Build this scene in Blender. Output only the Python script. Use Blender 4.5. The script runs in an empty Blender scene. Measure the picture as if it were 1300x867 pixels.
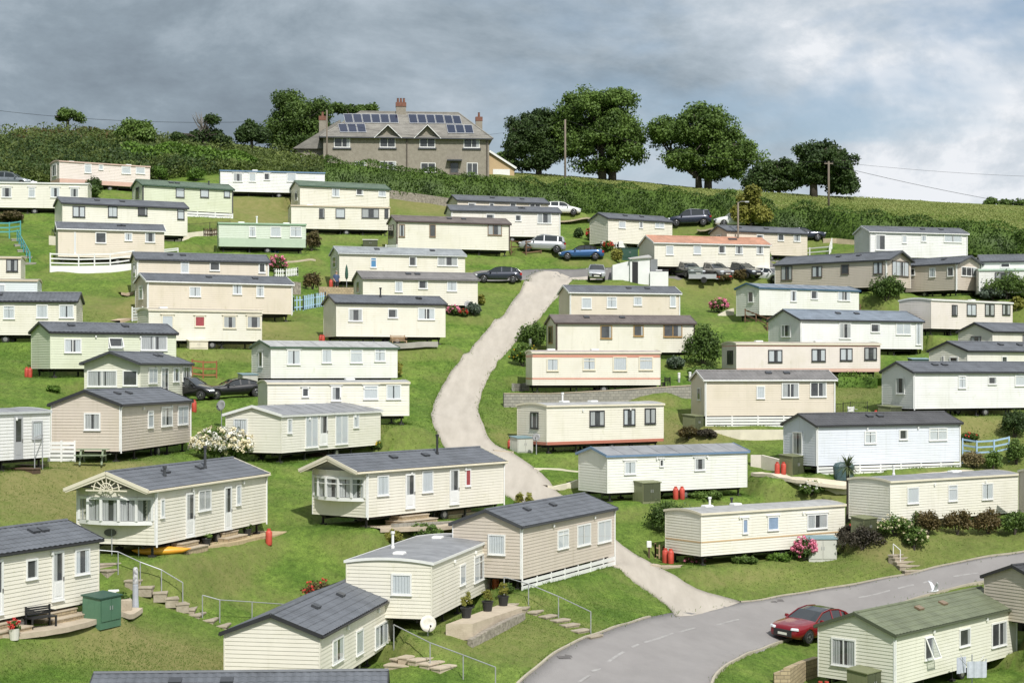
import math, random
import numpy as np

# ---------------------------------------------------------------- site survey
FPX, CX, HZ = 2130.0, 650.0, 470.0          # focal length in px of a 1300 px wide frame, centre column, eye-level row

def ray(px, py):
    return (px - CX) / FPX, (HZ - py) / FPX  # X/Y and Z/Y slopes

# survey points of the hillside: column, row, scale (px per metre)
SURVEY = {
    -120: [(200, 11.0), (232, 12.3), (268, 13.6), (326, 15.4), (426, 18.4), (480, 20.8), (580, 25.2), (690, 29.2), (780, 32.2), (880, 35)],
    150: [(180, 10.5), (212, 11.6), (245, 12.6), (285, 13.8), (335, 15.2), (432, 17.8), (480, 19.6), (580, 24.6), (695, 28.8), (780, 31.6), (880, 34.5)],
    350: [(210, 11.0), (247, 12.0), (295, 13.0), (345, 14.4), (436, 17.2), (490, 18.7), (585, 22.4), (690, 27.2), (780, 30.2), (880, 33.6)],
    520: [(225, 11.0), (292, 12.6), (345, 14.1), (392, 15.3), (435, 16.8), (530, 19.0), (590, 21.3), (664, 24.3), (790, 29.2), (880, 32.5)],
    720: [(272, 11.9), (326, 13.0), (385, 14.4), (450, 16.0), (500, 17.4), (572, 19.6), (650, 22.4), (750, 26.2), (880, 30.8)],
    900: [(282, 11.9), (335, 13.1), (420, 15.0), (475, 16.5), (540, 18.4), (632, 20.6), (714, 22.9), (790, 25.4), (880, 28.6)],
    1080: [(300, 12.3), (360, 13.8), (440, 15.7), (520, 18.2), (600, 20.4), (670, 22.2), (745, 24.2), (820, 26.4), (890, 28.6)],
    1250: [(320, 12.8), (375, 14.0), (425, 15.2), (525, 18.5), (600, 20.5), (670, 22.2), (715, 23.4), (800, 26.0), (890, 29.0)],
    1420: [(335, 13.0), (425, 15.2), (525, 18.6), (600, 20.6), (670, 22.3), (700, 23.2), (800, 26.2), (890, 29.2)],
}
pts = []
for col, rows in SURVEY.items():
    for row, s in rows:
        D = FPX / s
        a, b = ray(col, row)
        pts.append((a * D, D, b * D))
# the brow of the hill and the land falling away behind it
for col, row in [(-150, 176), (50, 174), (200, 176), (330, 186), (500, 214), (650, 219), (770, 227), (900, 240), (1050, 249), (1200, 257), (1350, 264), (1500, 272)]:
    a, b = ray(col, row)
    for D, dz in ((208, 0.0), (225, -0.3), (265, -2.6)):
        pts.append((a * D, D, b * (208 + (D - 208) * 0.6) + dz))
P = np.array(pts)

def _U(r2):
    return 0.5 * r2 * np.log(r2 + 1e-9)
_S = 40.0
def fit(P, lam):
    """thin plate surface through survey points"""
    n = len(P); A = np.zeros((n + 3, n + 3)); d2 = ((P[:, None, :2] - P[None, :, :2]) ** 2).sum(-1) / _S ** 2
    A[:n, :n] = _U(d2) + np.diag(np.full(n, lam) if np.isscalar(lam) else lam)
    A[:n, n] = 1; A[:n, n + 1:] = P[:, :2] / _S; A[n, :n] = 1; A[n + 1:, :n] = P[:, :2].T / _S
    w = np.linalg.solve(A, np.concatenate([P[:, 2], np.zeros(3)]))
    def f(X, Y):
        X = np.asarray(X, float); Y = np.asarray(Y, float); sh = X.shape
        x = np.clip(X.ravel(), -82, 100); y = np.clip(Y.ravel(), 55, 262); out = np.empty(x.size)
        for i in range(0, x.size, 8000):
            xs, ys = x[i:i + 8000], y[i:i + 8000]
            d2 = ((xs[:, None] - P[None, :, 0]) ** 2 + (ys[:, None] - P[None, :, 1]) ** 2) / _S ** 2
            out[i:i + 8000] = _U(d2) @ w[:n] + w[n] + w[n + 1] * xs / _S + w[n + 2] * ys / _S
        return out.reshape(sh)
    return f
survey_h = fit(P, 0.02)
base_h = survey_h

_DS = np.arange(56, 262, 0.2)
def hit(px, py, dh=0.0, hf=None):
    """first point along the sight line where it meets the hill raised by dh"""
    a, b = ray(px, py)
    g = b * _DS - (hf or base_h)(a * _DS, _DS) - dh
    neg = np.where(g < 0)[0]
    if len(neg) == 0:
        i = int(np.argmin(g)); D = _DS[i]
    elif neg[0] == 0:
        D = _DS[0]
    else:
        i = neg[0]; D = _DS[i - 1] + 0.2 * g[i - 1] / (g[i - 1] - g[i])
    return a * D, D, b * D

def solve_van(v):
    _solve(v)
    if 'yaw' not in v and 'L' not in v:
        while v['Ln'] > 11.9 and v['Wd'] < 4.25:
            v['W'] = v['Wd'] + 0.06; _solve(v)
    return v
def _solve(v):
    """near corner B from the eaves pixel, yaw from the end wall, length from the far corner"""
    xA, xB, xC, yB = v['x']
    yb = v.get('yb')
    wh = v.get('wh', 2.35)
    for _ in range(3):
        eh = wh + v.get('gap', 0.56)
        bx, by, bz = hit(xB, yB, eh, survey_h)
        if yb: wh = min(2.55, max(2.05, (yb - yB) * by / FPX))
    E = v.get('E', 'L'); W = v.get('W', 3.1)
    px = lambda X, Y: CX + FPX * X / Y
    if 'yaw' in v:
        th = math.radians(v['yaw'])
        if xA is not None:  # width from picture
            aA = (xA - CX) / FPX
            # (bx - W sin)/(by + W cos) = aA
            W = (bx - aA * by) / (math.sin(th) + aA * math.cos(th))
    else:
        lo, hi = (-0.45, 1.45) if E == 'L' else (-1.45, 0.45)
        for _ in range(50):
            th = (lo + hi) / 2
            if px(bx - W * math.sin(th), by + W * math.cos(th)) > xA: lo = th
            else: hi = th
    sg = 1 if E == 'L' else -1
    dx, dy = sg * math.cos(th), sg * math.sin(th)
    if 'L' in v: L = v['L']
    else:
        aC = (xC - CX) / FPX
        L = (aC * by - bx) / (dx - aC * dy)
    if E == 'L': ox, oy = bx, by
    else: ox, oy = bx + L * dx, by + L * dy     # origin = front left corner
    ux, uy = math.cos(th), math.sin(th)
    cx = ox + ux * L / 2 - uy * W / 2; cy = oy + uy * L / 2 + ux * W / 2
    v.update(dict(yawr=th, Wd=W, Ln=L, wallh=wh, z0=bz - eh, gapv=v.get('gap', 0.56), cx=cx, cy=cy, fx=ox, fy=oy, D=by, s=FPX / by))
    return v

def side_uv(v, px, py):
    """pixel -> (distance along the long front side from its left corner, height above van base)"""
    a, b = ray(px, py); th = v['yawr']; ux, uy = math.cos(th), math.sin(th)
    t = (a * v['fy'] - v['fx']) / (ux - a * uy)
    return t, b * (v['fy'] + t * uy) - v['z0']

def end_uv(v, px, py):
    """pixel -> (distance along the visible end wall from its front corner towards the back, height)"""
    a, b = ray(px, py); th = v['yawr']; ux, uy = math.cos(th), math.sin(th)
    off = v['Ln'] if v.get('E', 'L') == 'R' else 0.0
    ex, ey = v['fx'] + ux * off, v['fy'] + uy * off
    wx, wy = -uy, ux
    t = (a * ey - ex) / (wx - a * wy)
    return t, b * (ey + t * wy) - v['z0']
VANS = []
def van(key, x, yb, roof, wall, wins, label, **k):
    d = dict(key=key, x=x, yb=yb, roof=roof, wall=wall, wins=wins, label=label); d.update(k); VANS.append(d)
# x = (far corner of the end wall, near corner, far corner of the long side, eaves row at the near corner), yb = wall bottom row
# windows: (x0, x1, y0, y1, style); styles n net curtain, c drawn-back curtains, d dark, b blue blind, r red curtain, D door, o tilted open
van('pink', (64.5, 75.5, 190, 205), 232, ('flat', 'pinkgrey', 'pink'), 'pink', [(107,116,208,220,'n'),(125,131,208,216,'n'),(154,166,209,221,'n'),(172,184,209,221,'n')],
    'pale pink caravan with a salmon foot band, highest on the left below the scrub bank', end=[(67,72,209,224,'d')], fr='white', band=('salmon', 0.0, 0.42))
van('cream_topleft', (None, 111, None, 234), 265, ('flat', 'lightgrey', 'white'), 'lemon', [(2,15,238,251,'c'),(36,45,238,251,'n'),(64,76,238,251,'c'),(89,100,239,251,'c')],
    'cream caravan cut by the left edge, left of two clipped bushes near the top', E='R', yaw=8, L=11, W=3.1, fr='white', hood=1)
van('palegreen_top', (168, 181, 295.6, 234.5), 265, ('tile', 'greenroof', 'greenroof'), 'limegreen', [(223,234,237,251,'n'),(254,265,237,251,'n'),(284,292,238,251,'n')],
    'lime green caravan with green roof and white skirting between the pink and the white caravan', end=[(173,177,238,252,'d')], fr='darkgrey', pipe='darkgrey', skirt=1)
van('darkwin_left', (70, 79.5, 237.5, 257.5), 294, ('tile', 'slate', 'slate'), 'lemon', [(92,108,262,276,'c'),(137,149,262,276,'n'),(175,187,262,274,'d'),(225,234,261,279,'n')],
    'cream caravan with dark framed windows behind black railings, upper left', fr='black')
van('slit_window', (71, 74, 208, 290), 326, ('tile', 'slate', 'white'), 'sand', [(94,96.5,295,322,'n'),(121,135,295,309,'d'),(158,168,296,306,'n'),(184,197,295,308,'c')],
    'beige caravan with a tall slit window behind a white rail fence', fr='white')
van('mint_curved', (276, 278, 388, 284), 312, ('flat', 'mintroof', 'greenband'), 'mint', [(316,325,288,301,'n'),(343,357,288,301,'n'),(368,383,288,301,'n')],
    'old mint green caravan with darker green band and bowed front beside a brown bush', fr='white', band=('greenlow', 0.0, 0.75), curve=1)
van('white_hedge', (278.5, 280, 412, 217), 243, ('flat', 'bluegrey', 'bluetrim'), 'white', [(296,308,220,231,'c'),(316,325,220,231,'n'),(335,343,220,229,'d'),(364,376,219,231,'n')],
    'white caravan with blue roof edge directly below the hedge left of the stone house', fr='white', hood=1)
van('green_roof_upper', (370, 381, 494, 235.5), 262, ('tile', 'greenroof', 'greenroof'), 'cream', [(421,431,239,250,'n'),(452,461,239,248,'d'),(480,490,239,250,'n')],
    'cream caravan with green roof standing right behind another cream caravan below the house', end=[(375,378,243,255,'d')], fr='white')
van('cream_bench', (366, 370, 494.5, 261.5), 290, ('flat', 'beige', 'beige'), 'cream', [(405,412,265,277,'d'),(426,438,265,277,'n'),(459,481,265,277,'c'),(488,493,265,277,'d')],
    'flat roofed cream caravan with a dark bench under its front window below the house', fr='darkgrey')
van('brown_roof_upper', (493, 503.5, 647, 280.5), 315, ('tile', 'brownroof', 'brownroof'), 'cream', [(506,514,285,301,'c'),(545,553,285,301,'d'),(619,637,284,299,'c')],
    'cream caravan with brown roof and brown window frames left of the brown railing', fr='brown', pipe='brownroof', end=[(494,500,286,302,'d')])
van('back_of_pair', (569, 581, 696, 254), 285, ('tile', 'slate', 'slate'), 'sand', [(594,604,258,270,'d'),(621,627,258,266,'d'),(647,655,258,268,'d'),(672,686,257,268,'d')],
    'beige caravan mostly hidden, showing roof and window tops just below the long hedge', fr='white')
van('front_of_pair', (566, 573, 711, 267), 299, ('tile', 'slate', 'slate'), 'offwhite', [(617,628,272,284,'d'),(654,662,273,281,'d'),(682,700,270,284,'c')],
    'off white caravan with slate roof behind the brown roofed one, by the silver estate car', fr='white', pipe='white')
van('kerb_picket', (749, 772, 853, 277), 308, ('tile', 'slate', 'slate'), 'cream', [(785,794,281,290,'n'),(811,816,281,290,'c'),(831,843,281,290,'n')],
    'cream caravan with greenish end wall behind a white picket fence, beside the navy people carrier', fr='white')
van('terracotta', (812, 831, 977, 308), 338, ('tile', 'terracotta', 'white'), 'cream', [(845,855,312,324,'n'),(880,890,312,323,'n'),(912,921,312,322,'d'),(933,943,312,323,'c'),(960,969,312,323,'c')],
    'long cream caravan with terracotta roof behind the row of parked cars', fr='white')
van('white_rail', (902, 923, 1024.5, 293), 322, ('tile', 'slate', 'slate'), 'sand', [(960,969,298,308,'d'),(987,995,297,306,'d'),(1007,1016,297,307,'c')],
    'beige caravan with slate roof above the terracotta roof, next to a white rail fence', fr='white', end=[(910,916,298,306,'d')])
van('white_hill', (1085, 1104.5, 1228, 294), 326, ('tile', 'slate', 'white'), 'white', [(1111,1124,298,318,'D'),(1145,1151,299,309,'n'),(1169,1176,297,307,'n'),(1198,1221,296,308,'n')],
    'white caravan with patio doors standing alone below the hedge on the right', fr='white', pipe='white')
van('taupe_bay', (1156, 1126, 984, 329.5), 364, ('tile', 'slate', 'slate'), 'taupe', [(992,1006,338,356,'c'),(1031,1044,338,352,'c'),(1068,1078,336,348,'d'),(1109,1121,333,348,'c')],
    'long taupe caravan with a gabled picture window bay at its right end', E='R', W=3.4, fr='darkbrown', pipe='white', end=[(1132,1153,329,351,'c')], gable=1)
van('taupe_bay_small', (1243.5, 1215, 1120, 334), 368, ('tile', 'slate', 'slate'), 'taupe', [(1156,1162,341,350,'d'),(1180,1188,340,352,'n'),(1203,1211,339,351,'d')],
    'taupe caravan with white framed bay, right of the longer taupe caravan', E='R', W=3.4, fr='white', pipe='white', end=[(1220,1239,339,351,'d')], gable=1)
van('slate_far_right', (1241, 1246, None, 332), 352, ('tile', 'slate', 'slate'), 'white', [(1270,1282,334,340,'d')],
    'caravan showing only its slate roof behind the pale green roofed one at right edge', L=10, W=3.3, fr='white')
van('mint_far_right', (1238, 1243, None, 343.5), 368, ('flat', 'mintroof', 'mintroof'), 'white', [(1263,1283,346,357,'c')],
    'white caravan with pale green roof cut by the right edge behind a big round bush', L=10, fr='darkgrey')
van('left_edge_upper', (None, 26, None, 328), 350, ('flat', 'beige', 'beige'), 'cream', [(8,23,329,345,'c')],
    'small cream caravan at the left edge with one dark framed window below the turquoise stair', E='R', yaw=10, L=9, W=3.0, fr='black')
van('left_edge_lower', (None, 47, None, 357), 384, ('flat', 'beige', 'beige'), 'paleblue', [(-6,7,361,373,'n')],
    'pale blue walled caravan with a beige roof slab at the left edge', E='R', yaw=10, L=9, W=3.0, fr='white')
van('slate_left_edge', (None, 96.5, None, 382.5), 425.5, ('tile', 'slate', 'black'), 'cream', [(4,19,388,405,'n'),(46,61,387,404,'n'),(75,94,387,404,'n')],
    'cream caravan with dark roof and three white windows, cut by the left edge', E='R', yaw=7, L=11, W=3.3, fr='white')
van('dish_back', (167, 174, 341, 329), 368, ('tile', 'slate', 'slate'), 'sand', [(229,240,331,347,'n'),(266,279,332,344,'d'),(328,337,331,347,'D')],
    'beige caravan partly hidden with a grey satellite dish in front of its wall', fr='white', pipe='white', end=[(170,173,334,352,'d')])
van('sand_long', (172, 187, 371, 356.5), 396, ('tile', 'slate', 'white'), 'sand', [(240,255,364,377,'n'),(295,307,361,374,'n'),(325,335,361,377,'n')],
    'long beige caravan with white gutter, left of the pale blue picket gate', fr='white', pipe='white', end=[(177,182,363,380,'n')])
van('red_curtain', (175, 189, 332, 394), 432, ('flat', 'beige', 'cream'), 'cream', [(205,220,400,418,'n'),(247,260,401,415,'r'),(283,300,401,417,'c'),(313,331,401,417,'c')],
    'old cream caravan with red curtains in one window', fr='cream', hood=1, W=2.9)
van('lime_left', (40, 64, 223, 421), 468, ('tile', 'slate', 'black'), 'limegreen', [(81,103,430,448,'c'),(137,155,429,442,'o'),(178,212,426,445,'c')],
    'pale green caravan with one window tilted open, red gas bottles at its left end', fr='white')
van('bay_mid_left', (95, 178, 243, 461), 505, ('tile', 'slate', 'slate'), 'greycream', [(188,199,467,487,'n'),(204,213,466,502,'D'),(219,227,466,485,'c'),(231,241,465,484,'c')],
    'cream caravan with boxy glazed bay end half hidden behind the taupe one', W=3.5, fr='white', end=[(111,149,470,491,'c'),(156,175,470,490,'d'),(96,105,470,491,'d')], over=0.5)
van('taupe_corner', (60.4, 152, 241.5, 513.5), 573, ('tile', 'slate', 'black'), 'taupe', [(187,194,521,543,'n'),(204,218,516,541,'c'),(225,238,515,539,'n')],
    'taupe caravan seen on its corner behind a green picnic table', W=3.66, fr='white', pipe='white', end=[(107,128,524,546,'c')])
van('left_door', (None, 63, None, 523), 580, ('flat', 'grey', 'lightgrey'), 'white', [(17,28,529,582,'D'),(40,53,534,557,'n')],
    'white ribbed caravan with grey door and wooden steps at the left edge', E='R', yaw=66, L=9, W=3.1, fr='grey')
van('green_trim', (320, 344, 504, 440), 480, ('low', 'lightgrey', 'greenroof'), 'whitecream', [(364,381,444,463,'c'),(408,421,443,461,'n'),(444,460,443,461,'n'),(475,489,442,459,'n')],
    'off white caravan with light roof edged dark green above the black coupe', fr='white', hood=1, end=[(329,334,446,466,'d')])
van('scallop_nets', (328, 340, 519, 487), 527, ('flat', 'lightgrey', 'cream'), 'lemon', [(383,392,492,504,'d'),(420,433,490,509,'D'),(461,480,489,507,'n'),(490,509,488,507,'n')],
    'cream flat roofed caravan with scalloped net curtains and a rusty dish below', fr='white', hood=1)
van('porch', (287, 357, 482.5, 527), 575, ('low', 'grey', 'white'), 'lemon', [(364,370,531,550,'n'),(387,403,524,568,'n'),(405,415,524,565,'D'),(425,441,523,564,'n'),(448,455,525,543,'n')],
    'cream caravan with glazed porch doors beside the white flowering hydrangea', W=3.3, fr='white', end=[(297,315,531,551,'n')])
van('bench_mid', (411, 427, 565, 384), 427, ('tile', 'slate', 'black'), 'cream', [(442,460,392,408,'c'),(492,505,392,404,'d'),(530,552,391,406,'c')],
    'cream caravan with slate roof and black flue above a wooden bench left of the track', fr='white')
van('flowers_mid', (449.5, 461, 606, 353), 386, ('tile', 'greyroof', 'greyroof'), 'cream', [(501,511,357,371,'n'),(531,543,356,367,'d'),(567,580,352,370,'n')],
    'cream caravan with plain grey roof and pink flowers by its right end', fr='white', end=[(453,457,357,372,'d')])
van('blue_blind', (420, 431, 590, 321), 357, ('tile', 'lightroof', 'lightgrey'), 'cream', [(470,478,327,340,'b'),(519,529,326,338,'d'),(555,581,321,338,'c')],
    'cream caravan with one bright blue blind and a closed green parasol in front', fr='white', end=[(423,427,326,340,'d')])
van('wheel_gable', (98, 197, 338, 621), 692, ('tile', 'slate', 'cream'), 'cream', [(203,208,633,657,'n'),(235,246,625,681,'D'),(251,267,621,648,'c'),(284,293,617,672,'D'),(299,305,615,641,'n')],
    'cream caravan with cartwheel fretwork in its bay gable, above the left steps', W=3.66, fr='white', pipe='white', end=[(106,190,630,660,'c')], bay=1, over=0.9)
van('stone_steps', (397, 465, 640, 598), 657, ('tile', 'slate', 'cream'), 'cream', [(478,493,603,629,'n'),(514,526,601,645,'D'),(535,549,597,625,'n'),(570,582,595,640,'D'),(590,597,595,617,'r')],
    'cream caravan with glazed bay end and two flights of stone steps on a paved terrace', W=3.66, fr='white', pipe='white', end=[(397,460,604,630,'c')], bay=1, over=0.9)
van('slate_bottom_left', (None, 125, None, 684), 762, ('tile', 'slate', 'black'), 'cream', [(-8,3,710,780,'D'),(32,47,709,735,'d'),(65,80,699,762,'D'),(94,113,696,729,'c')],
    'cream caravan with stone steps and a black metal bench at the lower left edge', E='R', yaw=66, L=10, W=3.4, fr='white')
van('nearest_gable', (285, 406, 498, 806), 872, ('tile', 'slate', 'black'), 'cream', [(421,435,809,840,'c'),(451,460,799,830,'n'),(475,491,791,820,'n')],
    'cream caravan with blank end wall and slate roof at the bottom of the picture', W=3.7, fr='white')
van('bottom_roof', (None, 112, None, 893), 985, ('tile', 'slate', 'black'), 'cream', [],
    'slate roof ridge of a caravan just showing along the bottom edge', W=3.5, fr='white', yaw=3, L=9.8)
van('white_pots', (440, 548, 626, 716), 786, ('flat', 'grey', 'white'), 'cream', [(583,590,716,742,'n'),(601,619,703,736,'n')],
    'cream caravan with curved grey roof beside a patio with three potted conifers', W=3.5, fr='white', end=[(497,523,728,755,'n')])
van('white_skirt', (575, 661, 780, 668), 735, ('tile', 'slate', 'slate'), 'taupe', [(707,721,672,696,'n'),(732,749,665,692,'n'),(758,775,660,688,'n')],
    'taupe caravan with long white slatted skirting above the lawn left of the track', W=3.66, fr='white', pipe='white', end=[(620,642,678,704,'n')], skirt=1)
van('red_stripe', (668, 676, 838, 448), 489, ('flat', 'pinkgrey', 'cream'), 'cream', [(694,709,455,471,'n'),(740,756,454,470,'n'),(778,796,453,471,'n'),(811,829,453,470,'n')],
    'cream caravan with two coral red stripes above a block retaining wall', fr='cream', band=('coral', 0.42, 0.53), band2=('coral', -0.32, -0.13))
van('wood_frames', (694, 706, 882, 409.5), 447, ('tile', 'brownroof', 'brownroof'), 'cream', [(762,777,413,430,'d'),(804,817,413,427,'d'),(842,866,412,428,'d')],
    'cream caravan with brown roof and yellow wood window frames beside a leafy shrub', fr='wood', pipe='brownroof', end=[(697,702,414,436,'d')])
van('sand_kiosk', (710, 723.5, 863, 371), 410, ('tile', 'slate', 'white'), 'sand', [(738,751,378,392,'n'),(770,783,377,391,'n'),(804,815,377,388,'n'),(850,858,375,390,'n')],
    'beige caravan with slate roof just below the silver city car', fr='white', pipe='white')
van('red_foot', (657, 694, 842, 516), 565, ('flat', 'lightgrey', 'cream'), 'cream', [(748,767,521,541,'c'),(791,806,519,540,'c'),(818,832,518,538,'c')],
    'cream flat roofed caravan with dull red stripe at its foot beside the track bend', fr='black', end=[(674,684,523,544,'c')], band=('rust', 0.0, 0.2))
van('blue_trim', (735, 771, 948, 578), 626, ('low', 'grey', 'bluetrim'), 'whitecream', [(792,807,585,602,'n'),(837,842,583,592,'d'),(881,895,581,597,'c')],
    'white caravan with blue roof edge and an olive shed in front of it', fr='white', hood=1)
van('gold_stripe', (845, 890, 1072, 653), 706, ('flat', 'lightgrey', 'cream'), 'lemon', [(942,949,658,677,'b2'),(974,988,655,673,'b2'),(1024,1050,652,671,'c')],
    'cream caravan with a thin tan stripe, standing by the fork of track and road', fr='white', hood=1, band=('tan', 0.72, 0.80), W=3.0)
van('ribbed_end', (1078, 1130, 1292, 612), 663, ('flat', 'grey', 'cream'), 'lemon', [(1151,1166,618,639,'n'),(1203,1215,615,636,'n'),(1246,1260,613,634,'n')],
    'cream caravan with ribbed end wall above the row of round bushes on the right', fr='white', W=3.1)
van('bluegrey', (995, 1036.5, 1219, 540), 594, ('tile', 'charcoal', 'charcoal'), 'icegrey', [(1097,1112,547,563,'n'),(1141,1152,545,558,'d'),(1179,1202,543,559,'n')],
    'pale blue grey caravan with charcoal roof on a white rendered terrace', W=3.3, fr='white', pipe='white', end=[(1007,1019,548,577,'c')], skirt=1, gap=0.35)
van('slat_skirt', (878, 895, 1060, 482), 528, ('tile', 'greyroof', 'white'), 'sand', [(960,971,490,506,'n'),(992,1014,486,505,'c'),(1028,1049,485,504,'d')],
    'beige caravan with white slatted skirting on a cream rendered wall', fr='white', pipe='white', skirt=1, end=[(886,890,492,508,'d')], gap=0.75)
van('white_right', (1120, 1159.5, None, 472), 519, ('tile', 'slate', 'slate'), 'white', [(1216,1226,477,493,'n'),(1254,1265,478,488,'d'),(1288,1301,473,490,'n')],
    'long white caravan with slate roof, olive shed and red gas bottles at its left end', W=3.4, L=11.5, fr='white', pipe='white', end=[(1138,1149,479,500,'c')])
van('gable_mid_right', (1180, 1228, None, 445), 482, ('tile', 'slate', 'black'), 'lemon', [(1271,1278,452,460,'d')],
    'cream caravan with slate roof cut by the right edge, directly above the long white one', W=3.4, L=10, fr='white', end=[(1206,1217,453,466,'d'),(1196,1199,452,462,'d')])
van('gable_upper_right', (1217, 1260, None, 420.5), 458, ('tile', 'slate', 'black'), 'cream', [(1298,1310,425,440,'c')],
    'greyish end walled caravan with slate roof, upper of two cut by the right edge', W=3.4, L=10, fr='darkgrey', end=[(1233,1246,427,442,'c')])
van('pink_dark_windows', (1142, 1182, 1285, 381), 417, ('flat', 'pinkgrey', 'white'), 'pinkwhite', [(1208,1215,387,401,'d'),(1227,1239,386,401,'n'),(1250,1262,386,401,'c'),(1272,1282,385,400,'c')],
    'pinkish white flat roofed caravan with dark framed windows below the taupe bays', fr='black')
van('white_verandah', (976, 1016, 1171, 405.5), 442, ('tile', 'bluegrey', 'slate'), 'white', [(1065,1080,410,430,'c'),(1105,1117,411,422,'d'),(1137,1156,410,425,'n'),(1162,1169,409,438,'n')],
    'white caravan with blue grey roof and many small paned windows', W=3.4, fr='white', pipe='white', end=[(992,1004,412,428,'c')])
van('blue_roof', (935, 964, 1090, 365), 400, ('low', 'bluegrey', 'bluedark'), 'whitecream', [(1003,1011,369,383,'c'),(1029,1038,369,380,'d'),(1063,1079,365,382,'c')],
    'white caravan with dark blue roof edge behind a timber post fence', fr='white', hood=1, end=[(950,957,370,384,'d')], W=3.1)
van('salmon_stripe', (917, 935, 1117, 437), 472, ('flat', 'beige', 'cream'), 'pinkwhite', [(975,993,444,460,'c'),(1030,1048,443,459,'c'),(1066,1082,442,458,'c'),(1097,1113,441,457,'c')],
    'pinkish cream caravan with salmon stripe at foot and roof, black framed windows', fr='black', band=('salmon', 0.0, 0.25), band2=('coral', -0.15, -0.09), end=[(924,931,445,462,'d')])
van('green_roof_front', (1039, 1135, 1290, 805), 872, ('tile', 'mossroof', 'mossroof'), 'greycream', [(1173,1183,808,837,'o'),(1217,1231,797,820,'d'),(1258,1277,789,820,'d')],
    'pale green cream caravan with moss green roof behind a rotary airer, lower right', W=3.66, fr='white', pipe='white', end=[(1056,1087,810,845,'c')])
van('taupe_right_edge', (1250, 1325, None, 740), 790, ('tile', 'black', 'black'), 'taupe', [],
    'taupe caravan gable with black roof edge cut by the right edge below the road', W=3.5, L=7, fr='white')
van('sliver_right', (1294, 1322, None, 603), 655, ('flat', 'grey', 'cream'), 'taupe', [],
    'sliver of a taupe caravan at the right edge beside the caravan with ribbed end', W=3.1, L=9, fr='white')
# ---------------------------------------------------------------- blender side
import bpy
from mathutils import Matrix, Vector

random.seed(7); RNG = np.random.default_rng(11)
scn = bpy.context.scene
COL = scn.collection

def srgb(r, g, b):
    f = lambda c: (c / 12.92 if c <= 0.04045 else ((c + 0.055) / 1.055) ** 2.4)
    return (f(r / 255), f(g / 255), f(b / 255))

MATS = {}
def mat(name, col=(0.5, 0.5, 0.5), rough=0.6, var=0.12, scale=1.5, metal=0.0, col2=None, bump=0.0, bscale=40.0, stretch=None, coat=0.0, spec=0.5, island=0.0):
    """procedural principled material: two tones mixed by noise, optional fine bump"""
    if name in MATS: return MATS[name]
    m = bpy.data.materials.new(name); m.use_nodes = True; nt = m.node_tree; N = nt.nodes; Lk = nt.links
    bs = N['Principled BSDF']; bs.inputs['Roughness'].default_value = rough; bs.inputs['Metallic'].default_value = metal
    bs.inputs['Specular IOR Level'].default_value = spec
    if coat: bs.inputs['Coat Weight'].default_value = coat; bs.inputs['Coat Roughness'].default_value = 0.05
    geo = N.new('ShaderNodeNewGeometry'); mp = N.new('ShaderNodeMapping')
    Lk.new(geo.outputs['Position'], mp.inputs['Vector'])
    if stretch: mp.inputs['Scale'].default_value = stretch
    nz = N.new('ShaderNodeTexNoise'); nz.inputs['Scale'].default_value = scale; nz.inputs['Detail'].default_value = 5; nz.inputs['Roughness'].default_value = 0.65
    Lk.new(mp.outputs[0], nz.inputs['Vector'])
    if col2 is None:
        a = [max(0, c * (1 - var)) for c in col]; b = [min(1, c * (1 + var)) for c in col]
    else: a, b = col, col2
    rp = N.new('ShaderNodeValToRGB'); rp.color_ramp.elements[0].position = 0.3; rp.color_ramp.elements[1].position = 0.7
    rp.color_ramp.elements[0].color = (*a, 1); rp.color_ramp.elements[1].color = (*b, 1)
    Lk.new(nz.outputs['Fac'], rp.inputs['Fac'])
    out = rp.outputs['Color']
    if island:
        hsv = N.new('ShaderNodeHueSaturation'); mr = N.new('ShaderNodeMapRange')
        mr.inputs['To Min'].default_value = 1 - island; mr.inputs['To Max'].default_value = 1 + island
        Lk.new(geo.outputs['Random Per Island'], mr.inputs['Value']); Lk.new(mr.outputs[0], hsv.inputs['Value'])
        Lk.new(out, hsv.inputs['Color']); out = hsv.outputs['Color']
    Lk.new(out, bs.inputs['Base Color'])
    if bump:
        n2 = N.new('ShaderNodeTexNoise'); n2.inputs['Scale'].default_value = bscale; n2.inputs['Detail'].default_value = 4
        Lk.new(geo.outputs['Position'], n2.inputs['Vector'])
        bp = N.new('ShaderNodeBump'); bp.inputs['Strength'].default_value = bump; bp.inputs['Distance'].default_value = 0.05
        Lk.new(n2.outputs['Fac'], bp.inputs['Height']); Lk.new(bp.outputs['Normal'], bs.inputs['Normal'])
    MATS[name] = m
    return m

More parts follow.
